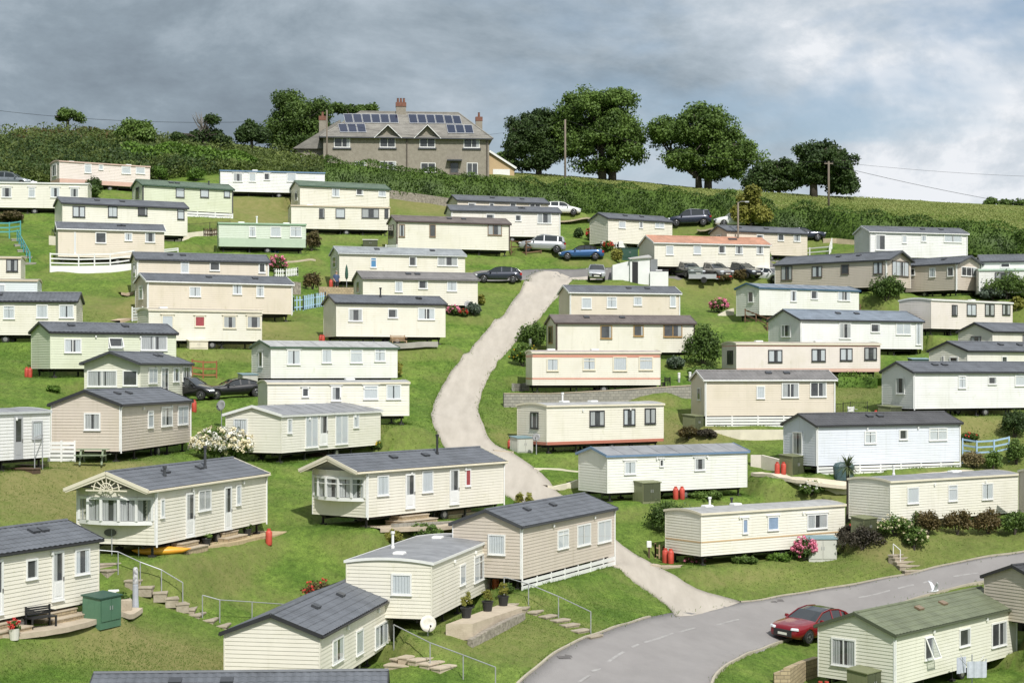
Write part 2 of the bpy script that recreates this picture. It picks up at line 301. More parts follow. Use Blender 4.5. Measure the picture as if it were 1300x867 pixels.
def leaf_mat(name, dark, light, hue=0.25, trans=0.25, scale=0.35):
    """foliage: two greens by noise, each leaf its own brightness, light passing through the leaf"""
    if name in MATS: return MATS[name]
    m = bpy.data.materials.new(name); m.use_nodes = True; nt = m.node_tree; N = nt.nodes; Lk = nt.links
    bs = N['Principled BSDF']; bs.inputs['Roughness'].default_value = 0.55; bs.inputs['Specular IOR Level'].default_value = 0.3
    geo = N.new('ShaderNodeNewGeometry')
    nz = N.new('ShaderNodeTexNoise'); nz.inputs['Scale'].default_value = scale; nz.inputs['Detail'].default_value = 3
    Lk.new(geo.outputs['Position'], nz.inputs['Vector'])
    ad = N.new('ShaderNodeMath'); ad.operation = 'MULTIPLY_ADD'; ad.inputs[1].default_value = hue; 
    Lk.new(geo.outputs['Random Per Island'], ad.inputs[0]); Lk.new(nz.outputs['Fac'], ad.inputs[2])
    rp = N.new('ShaderNodeValToRGB'); rp.color_ramp.elements[0].position = 0.35; rp.color_ramp.elements[1].position = 0.8
    rp.color_ramp.elements[0].color = (*dark, 1); rp.color_ramp.elements[1].color = (*light, 1)
    Lk.new(ad.outputs[0], rp.inputs['Fac']); Lk.new(rp.outputs['Color'], bs.inputs['Base Color'])
    tr = N.new('ShaderNodeBsdfTranslucent'); Lk.new(rp.outputs['Color'], tr.inputs['Color'])
    mx = N.new('ShaderNodeMixShader'); mx.inputs['Fac'].default_value = trans
    Lk.new(bs.outputs[0], mx.inputs[1]); Lk.new(tr.outputs[0], mx.inputs[2]); Lk.new(mx.outputs[0], N['Material Output'].inputs['Surface'])
    MATS[name] = m
    return m

def glass_mat():
    m = bpy.data.materials.new('window_glass'); m.use_nodes = True; nt = m.node_tree; N = nt.nodes; Lk = nt.links
    N.remove(N['Principled BSDF'])
    tr = N.new('ShaderNodeBsdfTransparent'); tr.inputs['Color'].default_value = (0.88, 0.90, 0.90, 1)
    gl = N.new('ShaderNodeBsdfGlossy'); gl.inputs['Roughness'].default_value = 0.03
    fr = N.new('ShaderNodeLayerWeight'); pw = N.new('ShaderNodeMath'); pw.operation = 'POWER'; pw.inputs[1].default_value = 4.0
    ma = N.new('ShaderNodeMath'); ma.operation = 'MULTIPLY_ADD'; ma.inputs[1].default_value = 0.85; ma.inputs[2].default_value = 0.07
    Lk.new(fr.outputs['Facing'], pw.inputs[0]); Lk.new(pw.outputs[0], ma.inputs[0])
    mx = N.new('ShaderNodeMixShader'); Lk.new(ma.outputs[0], mx.inputs['Fac']); Lk.new(tr.outputs[0], mx.inputs[1]); Lk.new(gl.outputs[0], mx.inputs[2])
    Lk.new(mx.outputs[0], N['Material Output'].inputs['Surface'])
    return m
GLASS = glass_mat()

# ---- mesh builder
class MB:
    def __init__(s): s.v = []; s.f = []; s.mi = []; s.M = None; s.m = 0
    def add(s, verts, faces, m=None):
        o = len(s.v)
        if s.M is not None: verts = [tuple(s.M @ Vector(p)) for p in verts]
        s.v.extend(verts); s.f.extend([tuple(i + o for i in f) for f in faces]); s.mi.extend([s.m if m is None else m] * len(faces))
        return s
    def quad(s, a, b, c, d, m=None): return s.add([a, b, c, d], [(0, 1, 2, 3)], m)
    def box(s, x0, x1, y0, y1, z0, z1, m=None):
        return s.add([(x0, y0, z0), (x1, y0, z0), (x1, y1, z0), (x0, y1, z0), (x0, y0, z1), (x1, y0, z1), (x1, y1, z1), (x0, y1, z1)],
                     [(0, 3, 2, 1), (4, 5, 6, 7), (0, 1, 5, 4), (1, 2, 6, 5), (2, 3, 7, 6), (3, 0, 4, 7)], m)
    def bevbox(s, x0, x1, y0, y1, z0, z1, b=0.03, m=None):
        """box with chamfered vertical and top edges"""
        b = min(b, (x1 - x0) / 3, (y1 - y0) / 3, (z1 - z0) / 2)
        r = lambda i, z: [(x0 + i + b, y0 + i, z), (x1 - i - b, y0 + i, z), (x1 - i, y0 + i + b, z), (x1 - i, y1 - i - b, z), (x1 - i - b, y1 - i, z), (x0 + i + b, y1 - i, z), (x0 + i, y1 - i - b, z), (x0 + i, y0 + i + b, z)]
        vs = r(0, z0) + r(0, z1 - b) + r(b * 0.7, z1)
        fs = [tuple(range(7, -1, -1)), tuple(range(16, 24))]
        for k in (0, 8):
            for i in range(8): fs.append((k + i, k + (i + 1) % 8, k + 8 + (i + 1) % 8, k + 8 + i))
        return s.add(vs, fs, m)
    def tube(s, pts, r, n=6, m=None, cap=True):
        """tapered tube along points; r a number or one radius per point"""
        pts = [Vector(p) for p in pts]; k = len(pts); rs = [r] * k if not hasattr(r, '__len__') else r
        vs = []; fs = []
        for i, p in enumerate(pts):
            d = (pts[min(i + 1, k - 1)] - pts[max(i - 1, 0)])
            d = d.normalized() if d.length > 1e-9 else Vector((0, 0, 1))
            a = d.cross(Vector((0.31, 0.9, 0.22)) if abs(d.z) > 0.9 else Vector((0, 0, 1))).normalized(); b = d.cross(a)
            for j in range(n):
                t = 2 * math.pi * j / n; q = p + (a * math.cos(t) + b * math.sin(t)) * rs[i]; vs.append(tuple(q))
        for i in range(k - 1):
            for j in range(n): fs.append((i * n + j, i * n + (j + 1) % n, (i + 1) * n + (j + 1) % n, (i + 1) * n + j))
        if cap: fs += [tuple(range(n - 1, -1, -1)), tuple(range((k - 1) * n, k * n))]
        return s.add(vs, fs, m)
    def bar(s, p, q, w, h=None, m=None):
        """square section bar"""
        h = h or w; p = Vector(p); q = Vector(q); d = (q - p).normalized()
        a = d.cross(Vector((0, 0, 1)));
        a = Vector((1, 0, 0)) if a.length < 1e-3 else a.normalized()
        b = a.cross(d).normalized(); vs = []
        for e in (p, q):
            for i, j in ((-1, -1), (1, -1), (1, 1), (-1, 1)): vs.append(tuple(e + a * (i * w / 2) + b * (j * h / 2)))
        return s.add(vs, [(3, 2, 1, 0), (4, 5, 6, 7), (0, 1, 5, 4), (1, 2, 6, 5), (2, 3, 7, 6), (3, 0, 4, 7)], m)
    def lathe(s, prof, n=12, m=None, o=(0, 0, 0)):
        """profile of (radius, z) turned round the z axis"""
        vs = []; fs = []; k = len(prof)
        for r, z in prof:
            for j in range(n): t = 2 * math.pi * j / n; vs.append((o[0] + r * math.cos(t), o[1] + r * math.sin(t), o[2] + z))
        for i in range(k - 1):
            for j in range(n): fs.append((i * n + j, i * n + (j + 1) % n, (i + 1) * n + (j + 1) % n, (i + 1) * n + j))
        fs += [tuple(range(n - 1, -1, -1)), tuple(range((k - 1) * n, k * n))]
        return s.add(vs, fs, m)
    def build(s, name, mats, parent=None, smooth=False, loc=None):
        me = bpy.data.meshes.new(name)
        me.from_pydata([tuple(p) for p in s.v], [], s.f)
        if not isinstance(mats, (list, tuple)): mats = [mats]
        for m in mats: me.materials.append(m)
        if len(mats) > 1: me.polygons.foreach_set('material_index', np.array(s.mi, dtype=np.int32))
        if smooth: me.polygons.foreach_set('use_smooth', np.ones(len(s.f), dtype=bool))
        me.update()
        o = bpy.data.objects.new(name, me); COL.objects.link(o)
        if parent is not None: o.parent = parent
        if loc is not None: o.location = loc
        return o

def np_mesh(name, V, F, m, parent=None, smooth=False, loc=None):
    """mesh straight from numpy arrays (verts n×3, quads or triangles k×3/4)"""
    me = bpy.data.meshes.new(name); V = np.ascontiguousarray(V, np.float32); F = np.ascontiguousarray(F, np.int32)
    k = F.shape[1]
    me.vertices.add(len(V)); me.vertices.foreach_set('co', V.ravel())
    me.loops.add(F.size); me.loops.foreach_set('vertex_index', F.ravel())
    me.polygons.add(len(F)); me.polygons.foreach_set('loop_start', np.arange(0, F.size, k, dtype=np.int32))
    try: me.polygons.foreach_set('loop_total', np.full(len(F), k, dtype=np.int32))
    except Exception: pass
    if smooth: me.polygons.foreach_set('use_smooth', np.ones(len(F), dtype=bool))
    me.materials.append(m); me.update(calc_edges=True); me.validate()
    o = bpy.data.objects.new(name, me); COL.objects.link(o)
    if parent is not None: o.parent = parent
    if loc is not None: o.location = loc
    return o

def tag(o, label, cat, group=None, kind=None):
    if label: o['label'] = label
    if cat: o['category'] = cat
    if group: o['group'] = group
    if kind: o['kind'] = kind
    return o
def thing(name, label, cat, loc=(0, 0, 0), rz=0.0, group=None):
    o = bpy.data.objects.new(name, None); COL.objects.link(o); o.empty_display_size = 0.3
    o.location = loc; o.rotation_euler = (0, 0, rz)
    return tag(o, label, cat, group)
def struct(o): o['kind'] = 'structure'; return o
def copy_tree(o, parent=None):
    c = o.copy(); COL.objects.link(c)
    if parent is not None: c.parent = parent
    for ch in o.children: copy_tree(ch, c)
    return c

# ---------------------------------------------------------------- terrain
for v in VANS: solve_van(v)
# the pitches are cut along the contours: refit the hill through every pitch and the survey points between them
_pp = []; _ll = []
for v in VANS:
    if v['key'] == 'bottom_roof': continue
    c, s_ = math.cos(v['yawr']), math.sin(v['yawr'])
    for a in (-0.45, 0.0, 0.45):
        _pp.append((v['cx'] + c * v['Ln'] * a, v['cy'] + s_ * v['Ln'] * a, v['z0'] + 0.05)); _ll.append(0.004)
_q = np.array(_pp)
for p_ in P:
    if np.hypot(_q[:, 0] - p_[0], _q[:, 1] - p_[1]).min() > 7.5: _pp.append(tuple(p_)); _ll.append(0.02)
base_h = fit(np.array(_pp), np.array(_ll))

def rect_dist(X, Y, cx, cy, th, L, W):
    dx, dy = X - cx, Y - cy; u = dx * math.cos(th) + dy * math.sin(th); w = -dx * math.sin(th) + dy * math.cos(th)
    qx, qy = np.abs(u) - L / 2, np.abs(w) - W / 2
    return np.hypot(np.maximum(qx, 0), np.maximum(qy, 0)) + np.minimum(np.maximum(qx, qy), 0)
PADS = []   # cx, cy, yaw, L, W, z, margin, blend
for v in VANS: PADS.append((v['cx'], v['cy'], v['yawr'], v['Ln'], v['Wd'], v['z0'], 0.35, 1.7))

# level parking places
for px, py, dz in [(297, 503, 0), (240, 507, 0), (633, 357, 0), (738, 328, 0), (688, 317, 0), (757, 356, 0), (875, 285, 0), (712, 272, 0), (935, 286, 0), (1018, 303, 0), (860, 341, 0), (870, 355, 0), (905, 351, 0), (938, 355, 0), (973, 356, 0), (1236, 319, 0), (12, 238, 0), (891, 356, 0)]:
    a = hit(px, py); PADS.append((a[0], a[1], 0.0, 4.0, 2.6, a[2], 0.3, 1.6))
for px, py, L, W in [(440, 290, 2, 1), (118, 585, 2.4, 1.8), (812, 492, 8, 1.5), (1045, 606, 8, 2.2), (1010, 598, 4, 2.5), (430, 368, 4, 2)]:
    a = hit(px, py); PADS.append((a[0], a[1], 0.1, L, W, a[2], 0.2, 1.2))

_v = [v for v in VANS if v['key'] == 'green_roof_front'][0]; _c, _s = math.cos(_v['yawr']), math.sin(_v['yawr'])
for a_, b_, L_, W_ in ((_v['Ln'] / 2 + 1.6, 0.0, 3.0, 4.5), (0.8, -_v['Wd'] / 2 - 1.0, 10.0, 2.0)):
    PADS.append((_v['cx'] + _c * a_ - _s * b_, _v['cy'] + _s * a_ + _c * b_, _v['yawr'], L_, W_, _v['z0'] + 0.05, 0.0, 1.4))

def terrain_h(X, Y):
    H = base_h(X, Y)
    inv = np.ones_like(H); zs = np.zeros_like(H); ws = np.zeros_like(H)
    for cx, cy, th, L, W, z, mg, bl in PADS:
        m = (np.abs(X - cx) < L + 5) & (np.abs(Y - cy) < L + 5)
        if not m.any(): continue
        d = rect_dist(X[m], Y[m], cx, cy, th, L, W) - mg
        t = np.clip(1 - d / bl, 0, 1); w = t * t * (3 - 2 * t); w = np.minimum(w, 0.9995)
        k = (w / (1 - w)) ** 1.5
        inv[m] *= (1 - w); zs[m] += k * z; ws[m] += k
    wt = 1 - inv
    return np.where(ws > 0, H * (1 - wt) + wt * zs / np.maximum(ws, 1e-9), H)
# ---- roads: left edge / right edge pixel pairs surveyed on the slope
TRACK = [((690,344),(760,346)),((672,350),(745,352)),((668,364),(722,363)),((654,378),(707,377)),((640,399),(690,397)),((616,422),(667,420)),((590,452),(640,450)),((570,476),(622,475)),((556,502),(611,500)),((549,520),(607,518)),
         ((549,534),(611,534)),((556,552),(623,558)),((568,572),(648,574)),((590,592),(676,592)),((618,612),(698,610)),((653,634),(726,637)),((700,668),(758,665)),((745,702),(790,692)),((782,728),(822,711)),((820,748),(846,727)),((845,765),(884,747)),((858,783),(942,764))]
ROAD = [((560,960),(880,960)),((620,905),(893,905)),((655,870),(903,870)),((690,840),(911,854)),((730,815),(932,839)),((775,798),(962,826)),((825,783),(1000,812)),((870,775),(1040,800)),((940,764),(1085,786)),((1000,755),(1120,774)),((1075,743),(1152,763)),((1150,729),(1206,748)),((1200,717),(1255,737)),((1300,700),(1345,717)),((1400,686),(1440,700))]
LANE = [((600,344.5),(604,349)),((640,343),(650,352)),((680,342),(690,353)),((720,341.5),(735,352)),((760,341.5),(770,351)),((800,341),(806,354)),((832,340),(838,358)),((870,337),(872,363)),((920,335),(922,363)),((965,335),(970,360)),((990,336),(990,352))]
def world_pairs(pairs):
    return [(np.array(hit(*a)), np.array(hit(*b))) for a, b in pairs]
def catmull(P, step):
    P = [np.asarray(p, float) for p in P]; out = []
    for i in range(len(P) - 1):
        p0, p1, p2, p3 = P[max(i - 1, 0)], P[i], P[i + 1], P[min(i + 2, len(P) - 1)]
        n = max(1, int(np.abs(p2 - p1).max() / step))
        for k in range(n):
            t = k / n
            out.append(0.5 * (2 * p1 + (p2 - p0) * t + (2 * p0 - 5 * p1 + 4 * p2 - p3) * t * t + (3 * p1 - p0 - 3 * p2 + p3) * t ** 3))
    out.append(P[-1]); return np.array(out)
def road_edges(pairs, step=0.5, wob=0.0):
    W = world_pairs(pairs)
    A = catmull([np.concatenate([l[:2], r[:2]]) for l, r in W], step)
    if wob:
        r = np.random.default_rng(5); k = np.ones(3) / 3
        for c in (0, 2):
            nx = np.convolve(r.normal(0, wob, len(A)), k, 'same'); A[:, c] += nx
            A[:, c + 1] += np.convolve(r.normal(0, wob, len(A)), k, 'same')
    return A
def in_poly(X, Y, poly):
    inside = np.zeros(X.shape, bool); n = len(poly); j = n - 1
    for i in range(n):
        xi, yi = poly[i]; xj, yj = poly[j]
        c = ((yi > Y) != (yj > Y)) & (X < (xj - xi) * (Y - yi) / ((yj - yi) if abs(yj - yi) > 1e-9 else 1e-9) + xi)
        inside ^= c; j = i
    return inside
E_TRACK, E_ROAD, E_LANE = road_edges(TRACK, wob=0.05), road_edges(ROAD), road_edges(LANE)
POLYS = [np.concatenate([E[:, :2], E[::-1, 2:]]) for E in (E_TRACK, E_ROAD, E_LANE)]

def axis(lo, hi, st, out):
    core = np.arange(lo, hi + 1e-6, st); a = [lo]; d = st
    while a[-1] > out[0]: d *= 1.35; a.append(a[-1] - d)
    b = [core[-1]]; d = st
    while b[-1] < out[1]: d *= 1.35; b.append(b[-1] + d)
    return np.concatenate([a[:0:-1], core, b[1:]])
GX, GY = axis(-64, 76, 0.42, (-3000, 3000)), axis(52, 235, 0.42, (-300, 4000))
XX, YY = np.meshgrid(GX, GY)
HT = terrain_h(XX, YY)
# gentle lumps in the turf
lump = sum(np.sin(XX * a + p) * np.sin(YY * b + q) for a, b, p, q in ((0.9, 0.7, 0.3, 1.1), (0.37, 0.61, 2.0, 0.2), (1.7, 1.3, 4, 2)))
HT = HT + 0.035 * lump
HT -= np.clip(YY - 262, 0, 3000) * 0.06
RD = np.zeros(XX.shape, bool)
for p in POLYS:
    bb = (XX > p[:, 0].min() - 1) & (XX < p[:, 0].max() + 1) & (YY > p[:, 1].min() - 1) & (YY < p[:, 1].max() + 1)
    RD[bb] |= in_poly(XX[bb], YY[bb], p)
def H(x, y):
    """bilinear height of the finished terrain (before the roads are cut in)"""
    x = np.asarray(x, float); y = np.asarray(y, float)
    i = np.clip(np.searchsorted(GX, x) - 1, 0, len(GX) - 2); j = np.clip(np.searchsorted(GY, y) - 1, 0, len(GY) - 2)
    u = np.clip((x - GX[i]) / (GX[i + 1] - GX[i]), 0, 1); v = np.clip((y - GY[j]) / (GY[j + 1] - GY[j]), 0, 1)
    return (HT[j, i] * (1 - u) + HT[j, i + 1] * u) * (1 - v) + (HT[j + 1, i] * (1 - u) + HT[j + 1, i + 1] * u) * v
def gp(px, py):
    """point of the finished ground seen at a pixel of the photograph"""
    return hit(px, py, 0.0, H)
def at(px, py, D):
    a, b = ray(px, py); return (a * D, D, b * D)

def ground_mat():
    m = bpy.data.materials.new('mown_grass'); m.use_nodes = True; nt = m.node_tree; N = nt.nodes; Lk = nt.links
    bs = N['Principled BSDF']; bs.inputs['Roughness'].default_value = 0.9; bs.inputs['Specular IOR Level'].default_value = 0.15
    geo = N.new('ShaderNodeNewGeometry'); at_ = N.new('ShaderNodeAttribute'); at_.attribute_name = 'dry'
    def noise(sc, det=5, rough=0.6, st=None):
        n = N.new('ShaderNodeTexNoise'); n.inputs['Scale'].default_value = sc; n.inputs['Detail'].default_value = det; n.inputs['Roughness'].default_value = rough
        if st:
            mp = N.new('ShaderNodeMapping'); mp.inputs['Scale'].default_value = st; Lk.new(geo.outputs['Position'], mp.inputs['Vector']); Lk.new(mp.outputs[0], n.inputs['Vector'])
        else: Lk.new(geo.outputs['Position'], n.inputs['Vector'])
        return n.outputs['Fac']
    def ramp(f, c0, c1, p0, p1):
        r = N.new('ShaderNodeValToRGB'); r.color_ramp.elements[0].position = p0; r.color_ramp.elements[1].position = p1
        r.color_ramp.elements[0].color = (*c0, 1); r.color_ramp.elements[1].color = (*c1, 1); Lk.new(f, r.inputs['Fac']); return r.outputs['Color']
    def mix(f, a, b, mode='MIX'):
        x = N.new('ShaderNodeMix'); x.data_type = 'RGBA'; x.blend_type = mode
        if isinstance(f, float): x.inputs['Factor'].default_value = f
        else: Lk.new(f, x.inputs['Factor'])
        Lk.new(a, x.inputs['A']); Lk.new(b, x.inputs['B']); return x.outputs['Result']
    g = ramp(noise(0.33, 4), (0.086, 0.160, 0.026), (0.146, 0.218, 0.046), 0.35, 0.65)
    fine = ramp(noise(3.2, 6, 0.75, (1, 0.6, 1)), (0.50, 0.55, 0.5), (1.42, 1.36, 1.25), 0.3, 0.70)
    g = mix(1.0, g, fine, 'MULTIPLY')
    g = mix(1.0, g, ramp(noise(15.0, 3, 0.7), (0.72, 0.75, 0.7), (1.22, 1.2, 1.2), 0.35, 0.65), 'MULTIPLY')
    g = mix(1.0, g, ramp(noise(0.9, 3, 0.6, (1, 0.45, 1)), (0.90, 0.91, 0.89), (1.08, 1.07, 1.05), 0.38, 0.62), 'MULTIPLY')
    straw = ramp(noise(2.2, 5, 0.7), (0.165, 0.180, 0.055), (0.245, 0.222, 0.092), 0.35, 0.7)
    sel = ramp(noise(0.16, 6, 0.68, (1, 1.6, 1)), (0, 0, 0), (1, 1, 1), 0.50, 0.70)
    ad = N.new('ShaderNodeMath'); ad.operation = 'MULTIPLY_ADD'; ad.use_clamp = True; ad.inputs[1].default_value = 0.45
    Lk.new(sel, ad.inputs[0]); Lk.new(at_.outputs['Fac'], ad.inputs[2])
    c = mix(ad.outputs[0], g, straw)
    Lk.new(c, bs.inputs['Base Color'])
    bp = N.new('ShaderNodeBump'); bp.inputs['Strength'].default_value = 0.45; bp.inputs['Distance'].default_value = 0.06
    Lk.new(noise(7.0, 5, 0.75), bp.inputs['Height']); Lk.new(bp.outputs[0], bs.inputs['Normal'])
    return m

def make_ground():
    Z = HT.copy(); Z[RD] -= 0.14
    ny, nx = Z.shape
    V = np.stack([XX.ravel(), YY.ravel(), Z.ravel()], 1)
    idx = np.arange(ny * nx).reshape(ny, nx)
    F = np.stack([idx[:-1, :-1].ravel(), idx[:-1, 1:].ravel(), idx[1:, 1:].ravel(), idx[1:, :-1].ravel()], 1)
    o = np_mesh('ground', V, F, ground_mat(), smooth=True)
    # dry turf where banks are cut for the pitches and on the field along the brow
    gy, gx = np.gradient(HT, GY, GX); sl = np.hypot(gx, gy)
    dry = np.clip((sl - 0.5) * 1.0, 0, 0.4) + np.clip((YY - 186) / 20, 0, 0.45) * (YY < 300)
    rr = np.random.default_rng(3)
    for cx, cy, r, k in [(*gp(110, 632)[:2], 3.5, 0.7), (*gp(40, 640)[:2], 3.5, 0.6), (*gp(250, 840)[:2], 2.5, 0.9), (*gp(230, 855)[:2], 2.2, 0.8), (*gp(560, 375)[:2], 3, .6), (*gp(840, 575)[:2], 3, .5), (*gp(860, 545)[:2], 2.5, .6), (*gp(1100, 495)[:2], 3, .6), (*gp(1230, 530)[:2], 6, .6),
                         (*gp(980, 730)[:2], 4, .45), (*gp(1220, 695)[:2], 4, .5), (*gp(760, 560)[:2], 4, .7), (*gp(650, 800)[:2], 3, .7), (*gp(300, 440)[:2], 4, .6), (*gp(350, 255)[:2], 5, .5), (*gp(330, 285)[:2], 5, .4), (*gp(540, 262)[:2], 3, 1.0), (*gp(620, 262)[:2], 3, 1.0), (*gp(150, 590)[:2], 4, .6), (*gp(330, 410)[:2], 4, .5), (*gp(130, 395)[:2], 3, .6), (*gp(900, 380)[:2], 4, .5)]:
        dry += k * np.exp(-(((XX - cx) / (r * 1.6)) ** 2 + ((YY - cy) / (r * 1.3)) ** 2))
    a = o.data.attributes.new('dry', 'FLOAT', 'POINT'); a.data.foreach_set('value', np.clip(dry, 0, 1).astype(np.float32).ravel())
    return struct(o)
make_ground()

def road_mesh(name, E, m, dz=0.02, nac=8, skirt=0.2):
    n = len(E); t = np.linspace(0, 1, nac + 1)
    X = E[:, 0:1] * (1 - t) + E[:, 2:3] * t; Y = E[:, 1:2] * (1 - t) + E[:, 3:4] * t
    Z = H(X, Y) + dz
    X = np.concatenate([X[:, :1], X, X[:, -1:]], 1); Y = np.concatenate([Y[:, :1], Y, Y[:, -1:]], 1); Z = np.concatenate([Z[:, :1] - skirt, Z, Z[:, -1:] - skirt], 1)
    V = np.stack([X.ravel(), Y.ravel(), Z.ravel()], 1); idx = np.arange(n * (nac + 3)).reshape(n, nac + 3)
    F = np.stack([idx[:-1, :-1].ravel(), idx[:-1, 1:].ravel(), idx[1:, 1:].ravel(), idx[1:, :-1].ravel()], 1)
    return struct(np_mesh(name, V, F, m, smooth=True))
M_CONC = mat('worn_concrete', srgb(170, 162, 150), 0.9, scale=0.9, col2=srgb(187, 179, 167), bump=0.3, bscale=12, stretch=(1.6, 0.25, 1))
M_ASPH = mat('asphalt', (0.240, 0.226, 0.218), 0.85, scale=0.5, col2=(0.290, 0.274, 0.264), bump=0.4, bscale=25)
M_LINE = mat('worn_white_line', (0.26, 0.245, 0.236), 0.8, scale=3.0, col2=(0.40, 0.39, 0.375))
M_KERB = mat('kerb_concrete', srgb(176, 168, 150), 0.85, scale=2, var=0.12)
road_mesh('concrete_track', E_TRACK, M_CONC, 0.025)
road_mesh('road', E_ROAD, M_ASPH, 0.015)
road_mesh('upper_lane', E_LANE, mat('old_tarmac', (0.15, 0.145, 0.14), 0.85, scale=0.5, col2=(0.22, 0.21, 0.2)), 0.012)
def ribbon(name, pts, w, h, m, dz=0.0, px=True):
    P = catmull([gp(*p)[:2] if px else p for p in pts], 0.4)
    mb = MB(); prev = None
    for i, p in enumerate(P):
        d = P[min(i + 1, len(P) - 1)] - P[max(i - 1, 0)]; d /= np.linalg.norm(d) + 1e-9; nn = np.array([-d[1], d[0]]) * w / 2
        z = float(H(p[0], p[1])) + dz
        q = [(p[0] + nn[0], p[1] + nn[1], z - 0.15), (p[0] + nn[0], p[1] + nn[1], z + h), (p[0] - nn[0], p[1] - nn[1], z + h), (p[0] - nn[0], p[1] - nn[1], z - 0.15)]
        if prev is not None:
            mb.add(prev + q, [(0, 4, 5, 1), (1, 5, 6, 2), (2, 6, 7, 3)])
        prev = q
    return mb.build(name, m)
EU = [p[0] for p in ROAD]; EL = [p[1] for p in ROAD]
struct(ribbon('kerb', EU[:7], 0.11, 0.07, M_KERB)); struct(ribbon('kerb', EU[8:], 0.11, 0.06, M_KERB)); struct(ribbon('kerb', EL, 0.11, 0.07, M_KERB))
mk = MB()
for a, b in [((734,866),(749,857)),((751,852),(762,847)),((766,843),(792,827)),((802,822),(811,819)),((818,817),(883,798)),((907,793),(938,787)),((1010,774),(1040,768)),((1090,757),(1130,750)),((1140,748),(1160,743)),((1172,740),(1184,737)),((1210,733),(1242,727)),((700,890),(722,874))]:
    p, q = np.array(hit(*a)[:2]), np.array(hit(*b)[:2]); d = (q - p) / np.linalg.norm(q - p); nn = np.array([-d[1], d[0]]) * 0.06
    n = 4
    for i in range(n):
        s0, s1 = p + (q - p) * i / n, p + (q - p) * (i + 1) / n
        c = [s0 - nn, s1 - nn, s1 + nn, s0 + nn]
        mk.quad(*[(x, y, float(H(x, y)) + 0.021) for x, y in c])
struct(mk.build('road_marking', M_LINE))

# tar patches and a drain on the lower road
M_TAR = mat('tar_patch', (0.13, 0.12, 0.115), 0.8, scale=2, var=0.2)
for (px, py, w_, d_, a_) in ((716, 836, 0.6, 0.3, 0.4), (722, 834, 0.3, 0.25, 0.2), (982, 763, 0.35, 0.3, 0.2), (990, 762, 0.4, 0.3, 0.2)):
    x, y, _ = hit(px, py); b_ = MB(); c, s = math.cos(a_), math.sin(a_); n = 5
    for i in range(n):
        q = []
        for u, v_ in ((i / n, 0), ((i + 1) / n, 0), ((i + 1) / n, 1), (i / n, 1)):
            uu, vv = (u - .5) * w_, (v_ - .5) * d_; X_, Y_ = x + uu * c - vv * s, y + uu * s + vv * c; q.append((X_, Y_, float(H(X_, Y_)) + 0.0195))
        b_.quad(*q)
    struct(b_.build('road_patch', M_TAR))

# ---- camera, sun, sky
cam = bpy.data.cameras.new('camera'); co = bpy.data.objects.new('camera', cam); COL.objects.link(co)
co.rotation_euler = (math.pi / 2, 0, 0); cam.lens = 36.0 * FPX / 1300; cam.sensor_width = 36; cam.shift_y = (HZ - 433.5) / 1300; cam.clip_end = 9000; cam.clip_start = 0.5
scn.camera = co
SUN_EL, SUN_AZ = 47.0, 18.0     # degrees; azimuth is measured to the right of straight behind the camera
sl = bpy.data.lights.new('sun', 'SUN'); so = bpy.data.objects.new('sun', sl); COL.objects.link(so)
sl.energy = 3.45; sl.angle = math.radians(0.53); sl.color = (1.0, 0.972, 0.925)
sd = Vector((math.sin(math.radians(SUN_AZ)) * math.cos(math.radians(SUN_EL)), -math.cos(math.radians(SUN_AZ)) * math.cos(math.radians(SUN_EL)), math.sin(math.radians(SUN_EL))))
so.rotation_euler = sd.to_track_quat('Z', 'Y').to_euler()

